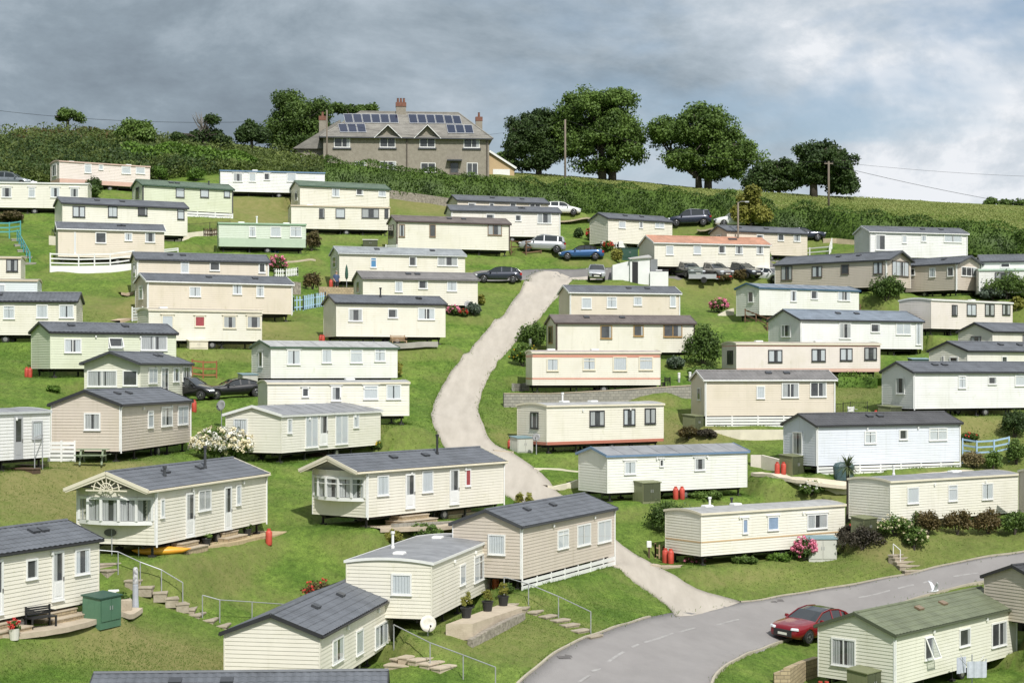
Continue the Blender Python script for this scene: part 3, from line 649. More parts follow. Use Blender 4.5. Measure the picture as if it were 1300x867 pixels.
def make_world():
    w = bpy.data.worlds.new('World'); scn.world = w; w.use_nodes = True; nt = w.node_tree; N = nt.nodes; Lk = nt.links
    bg = N['Background']; bg.inputs['Strength'].default_value = 0.112
    sky = N.new('ShaderNodeTexSky'); sky.sky_type = 'NISHITA'; sky.sun_disc = False
    sky.sun_elevation = math.radians(SUN_EL); sky.sun_rotation = math.radians(180 - SUN_AZ)
    tc = N.new('ShaderNodeTexCoord'); sp = N.new('ShaderNodeSeparateXYZ'); Lk.new(tc.outputs['Generated'], sp.inputs[0])
    def math_(op, a, b=None, c=None, clamp=False):
        n = N.new('ShaderNodeMath'); n.operation = op; n.use_clamp = clamp
        for i, x in enumerate((a, b, c)):
            if x is None: continue
            if isinstance(x, (int, float)): n.inputs[i].default_value = x
            else: Lk.new(x, n.inputs[i])
        return n.outputs[0]
    def noise(scale, det, rough, st, off):
        mp = N.new('ShaderNodeMapping'); mp.inputs['Scale'].default_value = st; mp.inputs['Location'].default_value = off
        Lk.new(tc.outputs['Generated'], mp.inputs['Vector']); n = N.new('ShaderNodeTexNoise'); n.inputs['Scale'].default_value = scale
        n.inputs['Detail'].default_value = det; n.inputs['Roughness'].default_value = rough; n.inputs['Distortion'].default_value = 0.25; Lk.new(mp.outputs[0], n.inputs['Vector']); return n.outputs['Fac']
    def ramp(f, stops):
        r = N.new('ShaderNodeValToRGB'); e = r.color_ramp.elements
        while len(e) < len(stops): e.new(0.5)
        for x, (p, c) in zip(e, stops): x.position = p; x.color = (*c, 1)
        Lk.new(f, r.inputs['Fac']); return r.outputs['Color']
    def mix(f, a, b):
        x = N.new('ShaderNodeMix'); x.data_type = 'RGBA'
        Lk.new(f, x.inputs['Factor']); Lk.new(a, x.inputs['A']); Lk.new(b, x.inputs['B']); return x.outputs['Result']
    X, Y, Z = sp.outputs
    big = noise(5.2, 10, 0.63, (1, 1, 1.7), (3.7, 0.4, 1.9)); soft = noise(1.7, 4, 0.5, (1, 1, 2.0), (0.3, 2.2, 0.4))
    # the heavy bank of cloud stands to the left, the lit cumulus to the right
    t = math_('MULTIPLY_ADD', X, 0.95, 0.40)
    t = math_('MULTIPLY_ADD', Z, 0.5, t)
    t = math_('MULTIPLY_ADD', math_('SUBTRACT', big, 0.5), 2.5, t)
    t = math_('MULTIPLY_ADD', math_('SUBTRACT', soft, 0.5), 0.5, t, clamp=True)
    cl = ramp(t, [(0.0, (1.8, 2.2, 2.6)), (0.22, (2.25, 2.75, 3.2)), (0.45, (3.1, 3.65, 4.15)), (0.68, (4.1, 4.65, 5.2)), (0.86, (5.2, 5.6, 6.05)), (1.0, (6.6, 6.8, 7.1))])
    gap = ramp(noise(5.5, 5, 0.55, (1, 1, 2.4), (7.7, 1.9, 5.0)), [(0.0, (1, 1, 1)), (0.38, (1, 1, 1)), (0.50, (0, 0, 0)), (1.0, (0, 0, 0))])
    sx = math_('MULTIPLY_ADD', X, 3.0, 0.35, clamp=True)
    inv = math_('MULTIPLY', gap, math_('MULTIPLY', sx, 0.75))
    blue = N.new('ShaderNodeMix'); blue.data_type = 'RGBA'; blue.blend_type = 'MULTIPLY'; blue.inputs['Factor'].default_value = 1.0
    Lk.new(sky.outputs[0], blue.inputs['A']); blue.inputs['B'].default_value = (0.8, 0.8, 0.8, 1)
    Lk.new(mix(inv, cl, blue.outputs['Result']), bg.inputs['Color'])
make_world()
vs = scn.view_settings; scn.display_settings.display_device = 'sRGB'; vs.view_transform = 'Standard'; vs.look = 'None'; vs.exposure = 0.22; vs.gamma = 1.0; vs.use_curve_mapping = False
scn.cycles.max_bounces = 6; scn.cycles.transparent_max_bounces = 12; scn.cycles.caustics_reflective = False; scn.cycles.caustics_refractive = False
# ---------------------------------------------------------------- caravans
WALLC = dict(cream=(0.77, 0.735, 0.635), lemon=(0.785, 0.76, 0.665), pink=(0.77, 0.685, 0.63), limegreen=(0.68, 0.71, 0.55), sand=(0.71, 0.635, 0.525), mint=(0.62, 0.685, 0.58), white=(0.79, 0.79, 0.77), whitecream=(0.79, 0.79, 0.73),
             offwhite=(0.77, 0.735, 0.665), taupe=(0.60, 0.53, 0.45), paleblue=(0.70, 0.75, 0.76), greycream=(0.73, 0.72, 0.61), icegrey=(0.70, 0.73, 0.79), pinkwhite=(0.76, 0.695, 0.64))
ROOFC = dict(slate=(0.125, 0.134, 0.15), charcoal=(0.082, 0.082, 0.086), greenroof=(0.12, 0.165, 0.12), mossroof=(0.15, 0.17, 0.105), brownroof=(0.16, 0.135, 0.125), terracotta=(0.48, 0.255, 0.17), greyroof=(0.20, 0.19, 0.185), lightroof=(0.30, 0.32, 0.33),
             bluegrey=(0.20, 0.235, 0.28), grey=(0.26, 0.265, 0.275), lightgrey=(0.38, 0.38, 0.37), beige=(0.46, 0.41, 0.33), pinkgrey=(0.44, 0.38, 0.35), mintroof=(0.46, 0.55, 0.46), black=(0.05, 0.05, 0.054))
TRIMC = dict(white=(0.80, 0.80, 0.78), cream=(0.76, 0.70, 0.56), black=(0.035, 0.035, 0.038), slate=(0.06, 0.063, 0.07), charcoal=(0.05, 0.05, 0.052), bluetrim=(0.17, 0.27, 0.42), bluedark=(0.045, 0.12, 0.20), greenroof=(0.07, 0.125, 0.08), mossroof=(0.09, 0.105, 0.065), brownroof=(0.10, 0.075, 0.065),
             pink=(0.66, 0.48, 0.41), salmon=(0.66, 0.44, 0.36), coral=(0.64, 0.30, 0.22), rust=(0.46, 0.17, 0.12), tan=(0.58, 0.42, 0.24), greenband=(0.27, 0.42, 0.27), greenlow=(0.46, 0.56, 0.43), beige=(0.58, 0.49, 0.36), lightgrey=(0.58, 0.60, 0.60), greyroof=(0.20, 0.19, 0.185), mintroof=(0.42, 0.55, 0.44),
             darkgrey=(0.085, 0.085, 0.088), brown=(0.23, 0.16, 0.10), wood=(0.40, 0.25, 0.095), darkbrown=(0.12, 0.10, 0.085), grey=(0.42, 0.43, 0.44))
def wall_mat(c):
    """siding paint with faint rain streaks and grime"""
    nm = 'siding_' + c
    if nm in MATS: return MATS[nm]
    m = mat(nm, WALLC[c], 0.5, var=0.04, scale=0.9, stretch=(1, 1, 0.35), spec=0.3); nt = m.node_tree; N = nt.nodes; Lk = nt.links; bs = N['Principled BSDF']; src = bs.inputs['Base Color'].links[0].from_socket
    geo = N.new('ShaderNodeNewGeometry'); prev = src
    for sc, st, lo, hi, col in ((1.0, (5.0, 5.0, 0.35), 0.56, 0.80, (0.90, 0.90, 0.87)), (0.55, (1, 1, 1.2), 0.5, 0.75, (0.93, 0.93, 0.89)), (2.6, (1, 1, 0.6), 0.64, 0.80, (0.86, 0.87, 0.79))):
        mp = N.new('ShaderNodeMapping'); mp.inputs['Scale'].default_value = st; Lk.new(geo.outputs['Position'], mp.inputs['Vector']); nz = N.new('ShaderNodeTexNoise'); nz.inputs['Scale'].default_value = sc; nz.inputs['Detail'].default_value = 4; Lk.new(mp.outputs[0], nz.inputs['Vector'])
        mr = N.new('ShaderNodeMapRange'); mr.inputs['From Min'].default_value = lo; mr.inputs['From Max'].default_value = hi; Lk.new(nz.outputs['Fac'], mr.inputs['Value'])
        x = N.new('ShaderNodeMix'); x.data_type = 'RGBA'; x.blend_type = 'MULTIPLY'; Lk.new(mr.outputs[0], x.inputs['Factor']); Lk.new(prev, x.inputs['A']); x.inputs['B'].default_value = (*col, 1); prev = x.outputs['Result']
    Lk.new(prev, bs.inputs['Base Color']); return m
def roof_mat(c): return mat('roof_' + c, ROOFC[c], 0.6, var=0.24, scale=1.1, bump=0.1, bscale=30)
def trim_mat(c): return mat('trim_' + c, TRIMC[c], 0.42, var=0.05, scale=2)
M_DARK = mat('dark_interior', (0.018, 0.018, 0.02), 0.8); M_SHADOWY = mat('dark_room_backing', (0.075, 0.075, 0.078), 0.8, var=0.5, scale=1.3)  # second tone paints the shade of the unlit rooms behind the panes
M_CHAS = mat('chassis_steel', (0.03, 0.028, 0.027), 0.7, var=0.4, scale=3); M_TYRE = mat('tyre_rubber', (0.02, 0.02, 0.02), 0.8); M_HUB = mat('hub_steel', (0.35, 0.34, 0.33), 0.4, metal=0.6)
M_NET = mat('net_curtain', (0.74, 0.76, 0.79), 0.9, var=0.07, scale=6, stretch=(5, 5, 0.4)); M_DRAPE = mat('grey_drapes', (0.55, 0.55, 0.55), 0.9, var=0.2, scale=5, stretch=(5, 5, 0.2))
M_BLUEB = mat('blue_blind', (0.10, 0.33, 0.62), 0.8); M_REDC = mat('red_curtain', (0.48, 0.06, 0.07), 0.9, var=0.3, scale=5, stretch=(5, 5, 0.2)); M_PALEB = mat('pale_blue_blind', (0.36, 0.46, 0.66), 0.9, var=0.1, scale=4)
M_WHITE = trim_mat('white')

def curtain_strip(mb, u0, u1, v0, v1, w, amp=0.012, wave=0.13):
    n = max(4, int((u1 - u0) / wave * 4)); ph = random.random() * 6
    top = []; bot = []
    for i in range(n + 1):
        u = u0 + (u1 - u0) * i / n; d = w + amp * math.sin(ph + i * math.pi / 2)
        bot.append((u, v0, d)); top.append((u, v1, d))
    mb.add(bot + top, [(i, i + 1, n + 2 + i, n + 1 + i) for i in range(n)])

def window(root, T, u0, u1, v0, v1, sty, frm, name=None, hood=False):
    """T: wall plane matrix (u right, v up, w out of the wall)"""
    w, h = u1 - u0, v1 - v0
    door = sty == 'D'; fw = 0.075 if not door else 0.10
    if min(w, h) < 0.35: fw = 0.05
    mb = MB(); mb.M = T; D0 = 0.021
    mb.box(u0, u1, v0, v0 + fw, D0, 0.07, 0); mb.box(u0, u1, v1 - fw, v1, D0, 0.07, 0)
    mb.box(u0, u0 + fw, v0 + fw, v1 - fw, D0, 0.07, 0); mb.box(u1 - fw, u1, v0 + fw, v1 - fw, D0, 0.07, 0)
    gv0 = v0 + fw
    if door and h > 1.4 and w < 1.1:
        gv0 = v0 + h * 0.40; mb.box(u0 + fw, u1 - fw, v0 + fw, gv0, D0, 0.05, 0); mb.box(u0 + fw * 1.7, u1 - fw * 1.7, v0 + fw * 1.8, gv0 - fw * 0.8, 0.0502, 0.06, 0)
    mull = []
    if w > 1.15:
        k = 2 if w < 2.1 else max(3, round(w / 0.85)); mull = [u0 + w * j / k for j in range(1, k)]
        if k == 2 and sty == 'c' and random.random() < 0.4: mull = [u0 + w * 0.38]
    for q in mull: mb.box(q - 0.03, q + 0.03, gv0, v1 - fw, D0, 0.066, 0)
    if sty in 'nb' and h > 0.75 and random.random() < 0.35 and not door: mb.box(u0 + fw, u1 - fw, v1 - 0.3 * h, v1 - 0.3 * h + 0.05, D0, 0.064, 0)
    mb.box(u0 - 0.02, u1 + 0.02, v0 - 0.035, v0 - 0.001, D0, 0.10, 0)
    if hood: mb.box(u0 - 0.10, u1 + 0.10, v1 + 0.03, v1 + 0.075, D0, 0.10, 0)
    mb.quad((u0 + fw, gv0, 0.024), (u1 - fw, gv0, 0.024), (u1 - fw, v1 - fw, 0.024), (u0 + fw, v1 - fw, 0.024), 1)  # dark sheet on the wall stands in for the shaded room
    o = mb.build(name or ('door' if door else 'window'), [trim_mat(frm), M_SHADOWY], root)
    if frm in ('black', 'darkgrey', 'brown', 'darkbrown', 'wood') and False: pass
    a, b = u0 + fw, u1 - fw
    c = MB(); c.M = T; cm = M_NET
    if sty in ('n', 'b2', 'b', 'r'):
        cm = {'n': M_NET, 'b2': M_PALEB, 'b': M_BLUEB, 'r': M_REDC}[sty]
        if sty == 'n' and random.random() < 0.55:
            g = (b - a) * random.uniform(0.02, 0.12); mid = (a + b) / 2
            curtain_strip(c, a, mid - g / 2, gv0, v1 - fw, 0.041); curtain_strip(c, mid + g / 2, b, gv0, v1 - fw, 0.041)
        else: curtain_strip(c, a, b, gv0 + (0 if sty != 'n' else random.choice((0, 0, 0.0))), v1 - fw, 0.041, 0.010)
    elif sty == 'c':
        cm = random.choice((M_NET, M_DRAPE, M_DRAPE)); f = random.uniform(0.30, 0.46)
        curtain_strip(c, a, a + (b - a) * f, gv0, v1 - fw, 0.041); curtain_strip(c, b - (b - a) * f * random.uniform(0.7, 1), b, gv0, v1 - fw, 0.041)
        if w > 1.8:
            for q in mull: curtain_strip(c, q - 0.16, q + 0.16, gv0, v1 - fw, 0.041)
    elif sty == 'D':
        cm = M_DRAPE
        if random.random() < 0.6: curtain_strip(c, a, a + (b - a) * 0.45, gv0, v1 - fw, 0.041, 0.01)
    elif sty == 'd' and random.random() < 0.5:
        cm = M_DRAPE; curtain_strip(c, b - (b - a) * 0.2, b, gv0, v1 - fw, 0.041, 0.010)
    if c.v: c.build('curtain', cm, o)
    if sty == 'o':
        # top hung sash pushed open
        Q = T @ Matrix.Translation((0, v1 - 0.02, 0.075)) @ Matrix.Rotation(math.radians(-24), 4, 'X') @ Matrix.Translation((0, -(v1 - 0.02), 0))
        s_ = MB(); s_.M = Q
        s_.box(u0, u1, v0, v0 + 0.06, 0, 0.035); s_.box(u0, u1, v1 - 0.06, v1, 0, 0.035); s_.box(u0, u0 + 0.06, v0 + .06, v1 - .06, 0, 0.035); s_.box(u1 - 0.06, u1, v0 + .06, v1 - .06, 0, 0.035)
        s_.build('open_sash', trim_mat(frm), o)
        p = MB(); p.M = Q; p.box(u0 + .05, u1 - .05, v0 + .05, v1 - .05, 0.01, 0.02); p.build('pane', GLASS, o)
    else:
        p = MB(); p.M = T; p.quad((a, gv0, 0.058), (b, gv0, 0.058), (b, v1 - fw, 0.058), (a, v1 - fw, 0.058)); p.build('pane', GLASS, o)
    if door and w < 1.1:
        hd = MB(); hd.M = T; hd.box(u1 - fw * 0.8, u1 - fw * 0.3, gv0 - 0.02, gv0 + 0.13, 0.071, 0.10); hd.build('handle', M_HUB, o)
    return o

def lap_rows(z0, ze):
    n = max(6, round((ze - z0) / 0.155)); return [z0 + (ze - z0) * i / n for i in range(n + 1)]

def build_van(v):
    L, W, gap, wh = v['Ln'], v['Wd'], v['gapv'], v['wallh']; ze = gap + wh
    kind, rc, tc = v['roof']
    root = thing('static_caravan', v['label'], 'static caravan', (v['cx'], v['cy'], v['z0']), v['yawr'], 'static caravans on the hillside')
    v['root'] = root
    wm = wall_mat(v['wall']); x0, x1, y0, y1 = -L / 2, L / 2, -W / 2, W / 2
    rise = {'tile': 0.60, 'low': 0.42, 'flat': 0.17}[kind] * (W / 3.2 if kind != 'flat' else 1)
    rows = lap_rows(gap, ze); dz = rows[1] - rows[0]; lap = 0.02
    prof = (lambda y: ze + rise * (1 - abs(y) / (W / 2))) if kind != 'flat' else (lambda y: ze + rise * (1 - (y / (W / 2)) ** 2))
    mb = MB()
    def run(T, w, gable):
        mb.M = T
        for i in range(len(rows) - 1):
            a, b = rows[i], rows[i + 1]
            mb.quad((0, a, lap), (w, a, lap), (w, b, 0), (0, b, 0))
            mb.quad((0, a, 0), (w, a, 0), (w, a, lap), (0, a, lap))
        if gable:
            if kind == 'flat':
                n = 8; top = [(w * i / n, prof(-W / 2 + W * i / n), 0) for i in range(n + 1)]
                mb.add([(0, ze, 0)] + top[1:-1] + [(w, ze, 0)], [tuple(range(n, -1, -1))])
            else:
                z = ze
                while z < ze + rise - 0.02:
                    z2 = min(z + dz, ze + rise); h0 = (1 - (z - ze) / rise) * W / 2; h1 = (1 - (z2 - ze) / rise) * W / 2; c = w / 2
                    mb.quad((c - h0, z, lap), (c + h0, z, lap), (c + h1, z2, 0), (c - h1, z2, 0)); mb.quad((c - h0, z, 0), (c + h0, z, 0), (c + h0, z, lap), (c - h0, z, lap)); z = z2
    T_front = Matrix(((1, 0, 0, x0), (0, 0, -1, y0), (0, 1, 0, 0), (0, 0, 0, 1)))
    T_back = Matrix(((-1, 0, 0, x1), (0, 0, 1, y1), (0, 1, 0, 0), (0, 0, 0, 1)))
    T_left = Matrix(((0, 0, -1, x0), (-1, 0, 0, y1), (0, 1, 0, 0), (0, 0, 0, 1)))
    T_right = Matrix(((0, 0, 1, x1), (1, 0, 0, y0), (0, 1, 0, 0), (0, 0, 0, 1)))
    run(T_front, L, False); run(T_back, L, False); run(T_left, W, True); run(T_right, W, True)
    mb.M = None; mb.quad((x0, y0, gap), (x0, y1, gap), (x1, y1, gap), (x1, y0, gap))
    mb.build('wall', wm, root)
    # corner trims
    pipe = v.get('pipe')
    for sx in (x0, x1):
        for sy in (y0, y1): ct = MB(); ct.box(sx - 0.026, sx + 0.026, sy - 0.026, sy + 0.026, gap, ze - 0.03); ct.build('corner_trim', trim_mat(pipe) if pipe else wm, root)
    # roof
    oh = 0.14 if kind != 'flat' else 0.10; ohe = 0.16 if kind != 'flat' else 0.07
    oL = oR = ohe
    if v.get('over'):
        if v.get('E', 'L') == 'L': oL = v['over']
        else: oR = v['over']
    if v.get('gable'): oR = 0.4
    rx0, rx1 = x0 - oL, x1 + oR; r = MB(); t = MB(); far = v['s'] < 17
    if kind in ('tile', 'low'):
        slope = rise / (W / 2); yo = W / 2 + oh
        zz = lambda y: ze + 0.045 + rise - slope * abs(y)
        if kind == 'tile':
            nr = 6; st = 0.022; dx = 0.075 if not far else 0.15; nx = max(8, int((rx1 - rx0) / dx)); amp = 0.014 if not far else 0.012
            xs = [rx0 + (rx1 - rx0) * i / nx for i in range(nx + 1)]; wv = [amp * math.sin(2 * math.pi * x / 0.30) for x in xs]
            for sgn in (-1, 1):
                ring = []
                for k in range(nr):
                    ya, yb_ = sgn * yo * (1 - k / nr), sgn * yo * (1 - (k + 1) / nr)
                    ring.append([(x, ya, zz(ya) + st + q) for x, q in zip(xs, wv)]); ring.append([(x, yb_, zz(yb_) + q) for x, q in zip(xs, wv)])
                vsx = [p for rr in ring for p in rr]; n1 = nx + 1; fs = []
                for k in range(len(ring) - 1):
                    for i in range(nx):
                        f = (k * n1 + i, k * n1 + i + 1, (k + 1) * n1 + i + 1, (k + 1) * n1 + i); fs.append(f if sgn < 0 else f[::-1])
                r.add(vsx, fs)
            r.tube([(rx0, 0, zz(0) + 0.01), (rx1, 0, zz(0) + 0.01)], 0.07, 6)
        else:
            for sgn in (-1, 1):
                q = [(rx0, sgn * yo, zz(yo)), (rx1, sgn * yo, zz(yo)), (rx1, 0, zz(0)), (rx0, 0, zz(0))]; r.quad(*(q if sgn < 0 else q[::-1]))
            k = int((rx1 - rx0) / 1.2)
            for i in range(1, k):
                xx = rx0 + (rx1 - rx0) * i / k
                for sgn in (-1, 1): r.bar((xx, sgn * yo, zz(yo) + 0.008), (xx, 0, zz(0) + 0.008), 0.03, 0.02)
        # underside
        for sgn in (-1, 1):
            q = [(rx0, sgn * yo, zz(yo) - 0.05), (rx1, sgn * yo, zz(yo) - 0.05), (rx1, 0, zz(0) - 0.05), (rx0, 0, zz(0) - 0.05)]; r.quad(*(q if sgn > 0 else q[::-1]))
            # eaves board and gutter
            t.box(rx0, rx1, sgn * (yo - 0.02) - 0.012, sgn * (yo - 0.02) + 0.012, zz(yo) - 0.12, zz(yo) - 0.004)
            if kind == 'tile': t.box(rx0 + 0.04, rx1 - 0.04, sgn * (yo + 0.035) - 0.035, sgn * (yo + 0.035) + 0.035, zz(yo) - 0.095, zz(yo) - 0.035)
    else:
        n = 8; yo = W / 2 + oh; zz = lambda y: ze + 0.05 + rise * (1 - (y / yo) ** 2)
        ys = [-yo + 2 * yo * i / n for i in range(n + 1)]
        r.add([(rx0, y, zz(y)) for y in ys] + [(rx1, y, zz(y)) for y in ys], [(i, n + 1 + i, n + 2 + i, i + 1) for i in range(n)])
        r.add([(rx0, y, zz(y) - 0.06) for y in ys] + [(rx1, y, zz(y) - 0.06) for y in ys], [(i, i + 1, n + 2 + i, n + 1 + i) for i in range(n)])
        for sgn in (-1, 1): t.box(rx0, rx1, sgn * yo - 0.015, sgn * yo + 0.015, ze - 0.04, ze + 0.075)
        for i in range(1, int(L / 2.2)):
            xx = rx0 + (rx1 - rx0) * i / int(L / 2.2); r.add([(xx + e, y, zz(y) + 0.006) for e in (-.02, .02) for y in ys], [(k, k + 1, n + 2 + k, n + 1 + k) for k in range(n)])
    ro = r.build('roof', roof_mat(rc), root)
    # barge boards at both ends
    for xx in (rx0, rx1):
        s = 0.014
        if kind == 'flat':
            for i in range(n): t.bar((xx, ys[i], zz(ys[i]) - 0.03), (xx, ys[i + 1], zz(ys[i + 1]) - 0.03), 0.03, 0.12)
        else:
            for sgn in (-1, 1): t.bar((xx, sgn * (yo + 0.01), zz(yo) - 0.035), (xx, 0, zz(0) - 0.035), 0.03, 0.15)
    t.build('fascia', trim_mat(tc), root)
    if kind == 'tile' and v['s'] > 12.5:
        for k in range(2):
            m_ = MB(); xx = L * (random.uniform(-0.3, 0.3)); yy = -W * 0.17; z_ = zz(yy)
            m_.M = Matrix.Translation((xx, yy, z_ + 0.02)) @ Matrix.Rotation(math.atan(slope), 4, 'X')
            m_.box(-0.22, 0.22, -0.16, 0.16, 0, 0.09); m_.build('roof_vent', trim_mat('slate' if rc != 'mossroof' else 'brown'), ro)
    if kind == 'flat':
        for k in range(random.choice((1, 2))):
            m_ = MB(); m_.bevbox(-0.3, 0.3, -0.25, 0.25, 0, 0.12, 0.05); o_ = m_.build('roof_light', M_WHITE, ro); o_.location = (L * random.uniform(-0.35, 0.35), random.uniform(-0.2, 0.4), zz(0) - 0.02)
    if v.get('flue'):
        for fx_, fy_, fh_, fc in v['flue']:
            m_ = MB(); zb = zz(fy_) - 0.02; m_.lathe([(0.09, 0), (0.09, 0.12), (0.062, 0.14), (0.062, fh_ - 0.12), (0.10, fh_ - 0.11), (0.10, fh_)], 10)
            m_.build('flue', trim_mat(fc), ro).location = (fx_ * L / 2, fy_, zb)
    # chassis, wheels, jacks
    c = MB()
    for yy in (y0 + 0.7, y1 - 0.7): c.box(x0 + 0.15, x1 - 0.15, yy - 0.05, yy + 0.05, gap - 0.2, gap - 0.002)
    k = max(3, int(L / 2.4))
    for i in range(k + 1):
        xx = x0 + 0.4 + (L - 0.8) * i / k
        for yy in (y0 + 0.35, y1 - 0.35):
            c.box(xx - 0.045, xx + 0.045, yy - 0.045, yy + 0.045, -0.25, gap - 0.002); c.box(xx - 0.14, xx + 0.14, yy - 0.14, yy + 0.14, -0.3, 0.08)
        c.box(xx - 0.03, xx + 0.03, y0 + 0.2, y1 - 0.2, gap - 0.12, gap - 0.004)
    c.build('chassis', M_CHAS, root)
    for yy in (y0 + 0.25, y1 - 0.25):
        m_ = MB(); m_.M = Matrix.Translation((x0 + L * 0.56, yy, 0.27)) @ Matrix.Rotation(math.pi / 2, 4, 'X')
        m_.lathe([(0.16, -0.09), (0.27, -0.09), (0.29, -0.05), (0.29, 0.05), (0.27, 0.09), (0.16, 0.09)], 14); wo = m_.build('wheel', M_TYRE, root)
        m_ = MB(); m_.M = Matrix.Translation((x0 + L * 0.56, yy, 0.27)) @ Matrix.Rotation(math.pi / 2, 4, 'X'); m_.lathe([(0.155, -0.06), (0.155, 0.095), (0.06, 0.1)], 12); m_.build('hub', M_HUB, wo)
    # coloured bands on the siding (heights from the wall foot; negative = below the eaves)
    for bk in ('band', 'band2'):
        if v.get(bk):
            cn, a, b = v[bk]; za, zb = (gap + a, gap + b) if a >= 0 else (ze + a, ze + b); b_ = MB(); e = 0.026
            b_.box(x0 - e, x1 + e, y0 - e, y0 - 0.001, za, zb); b_.box(x0 - e, x0 - 0.001, y0, y1, za, zb); b_.box(x1 + 0.001, x1 + e, y0, y1, za, zb)
            b_.build('stripe', trim_mat(cn), root)
    # windows from their surveyed positions
    fr = v.get('fr', 'white')
    for (a, b, ya, yb_, sty) in v['wins']:
        ym = (ya + yb_) / 2
        ua, ub = side_uv(v, a, ym)[0], side_uv(v, b, ym)[0]; va = side_uv(v, (a + b) / 2, yb_)[1]; vb = side_uv(v, (a + b) / 2, ya)[1]
        if ub < 0.15 or ua > L - 0.1: continue
        ua, ub = max(ua, 0.06), min(ub, L - 0.06); va, vb = max(va, gap + 0.04), min(vb, ze - 0.08)
        if vb - va < 0.3 or ub - ua < 0.1: continue
        window(root, T_front, ua, ub, va, vb, sty, fr, hood=v.get('hood'))
    E = v.get('E', 'L')
    for (a, b, ya, yb_, sty) in v.get('end', []):
        ym = (ya + yb_) / 2
        t0, t1 = sorted((end_uv(v, a, ym)[0], end_uv(v, b, ym)[0])); va = end_uv(v, (a + b) / 2, yb_)[1]; vb = end_uv(v, (a + b) / 2, ya)[1]
        t0, t1 = max(0.1, t0), min(W - 0.1, t1); va, vb = max(va, gap + 0.05), min(vb, ze - 0.05)
        if t1 - t0 < 0.15: continue
        if v.get('bay'): bay(v, root, va, vb, fr); continue
        if E == 'L': window(root, T_left, W - t1, W - t0, va, vb, sty, fr, hood=v.get('hood'))
        else: window(root, T_right, t0, t1, va, vb, sty, fr)
    if v['s'] > 19:
        for f in (0.3, 0.72):
            q = MB(); q.M = T_front; u = L * (f + random.uniform(-.05, .05)); q.bevbox(u - .05, u + .05, ze - .36, ze - .2, .021, .12, .02); q.build('wall_light', M_WHITE, root)
    if v.get('skirt'):
        s_ = MB(); n = 3 if gap < 0.65 else 5
        drop = 0.25
        for i in range(n):
            za = -drop + (gap + drop - 0.02) * i / n; s_.box(x0, x1, y0 - 0.06, y0 - 0.035, za, za + (gap + drop) / n * 0.72)
        kk = int(L / 1.6)
        for i in range(kk + 1): xx = x0 + 0.05 + (L - 0.1) * i / kk; s_.box(xx - 0.05, xx + 0.05, y0 - 0.085, y0 - 0.06, -drop, gap - 0.02)
        s_.build('skirting', M_WHITE, root)
    if pipe:
        for xx in (x0 + 0.06, x1 - 0.06) if E == 'L' else (x1 - 0.06,):
            p_ = MB(); p_.tube([(xx, y0 - 0.12, ze - 0.1), (xx, y0 - 0.05, ze - 0.25), (xx, y0 - 0.05, gap - 0.1)], 0.04, 8)
            p_.build('downpipe', trim_mat(pipe), root)
    return root

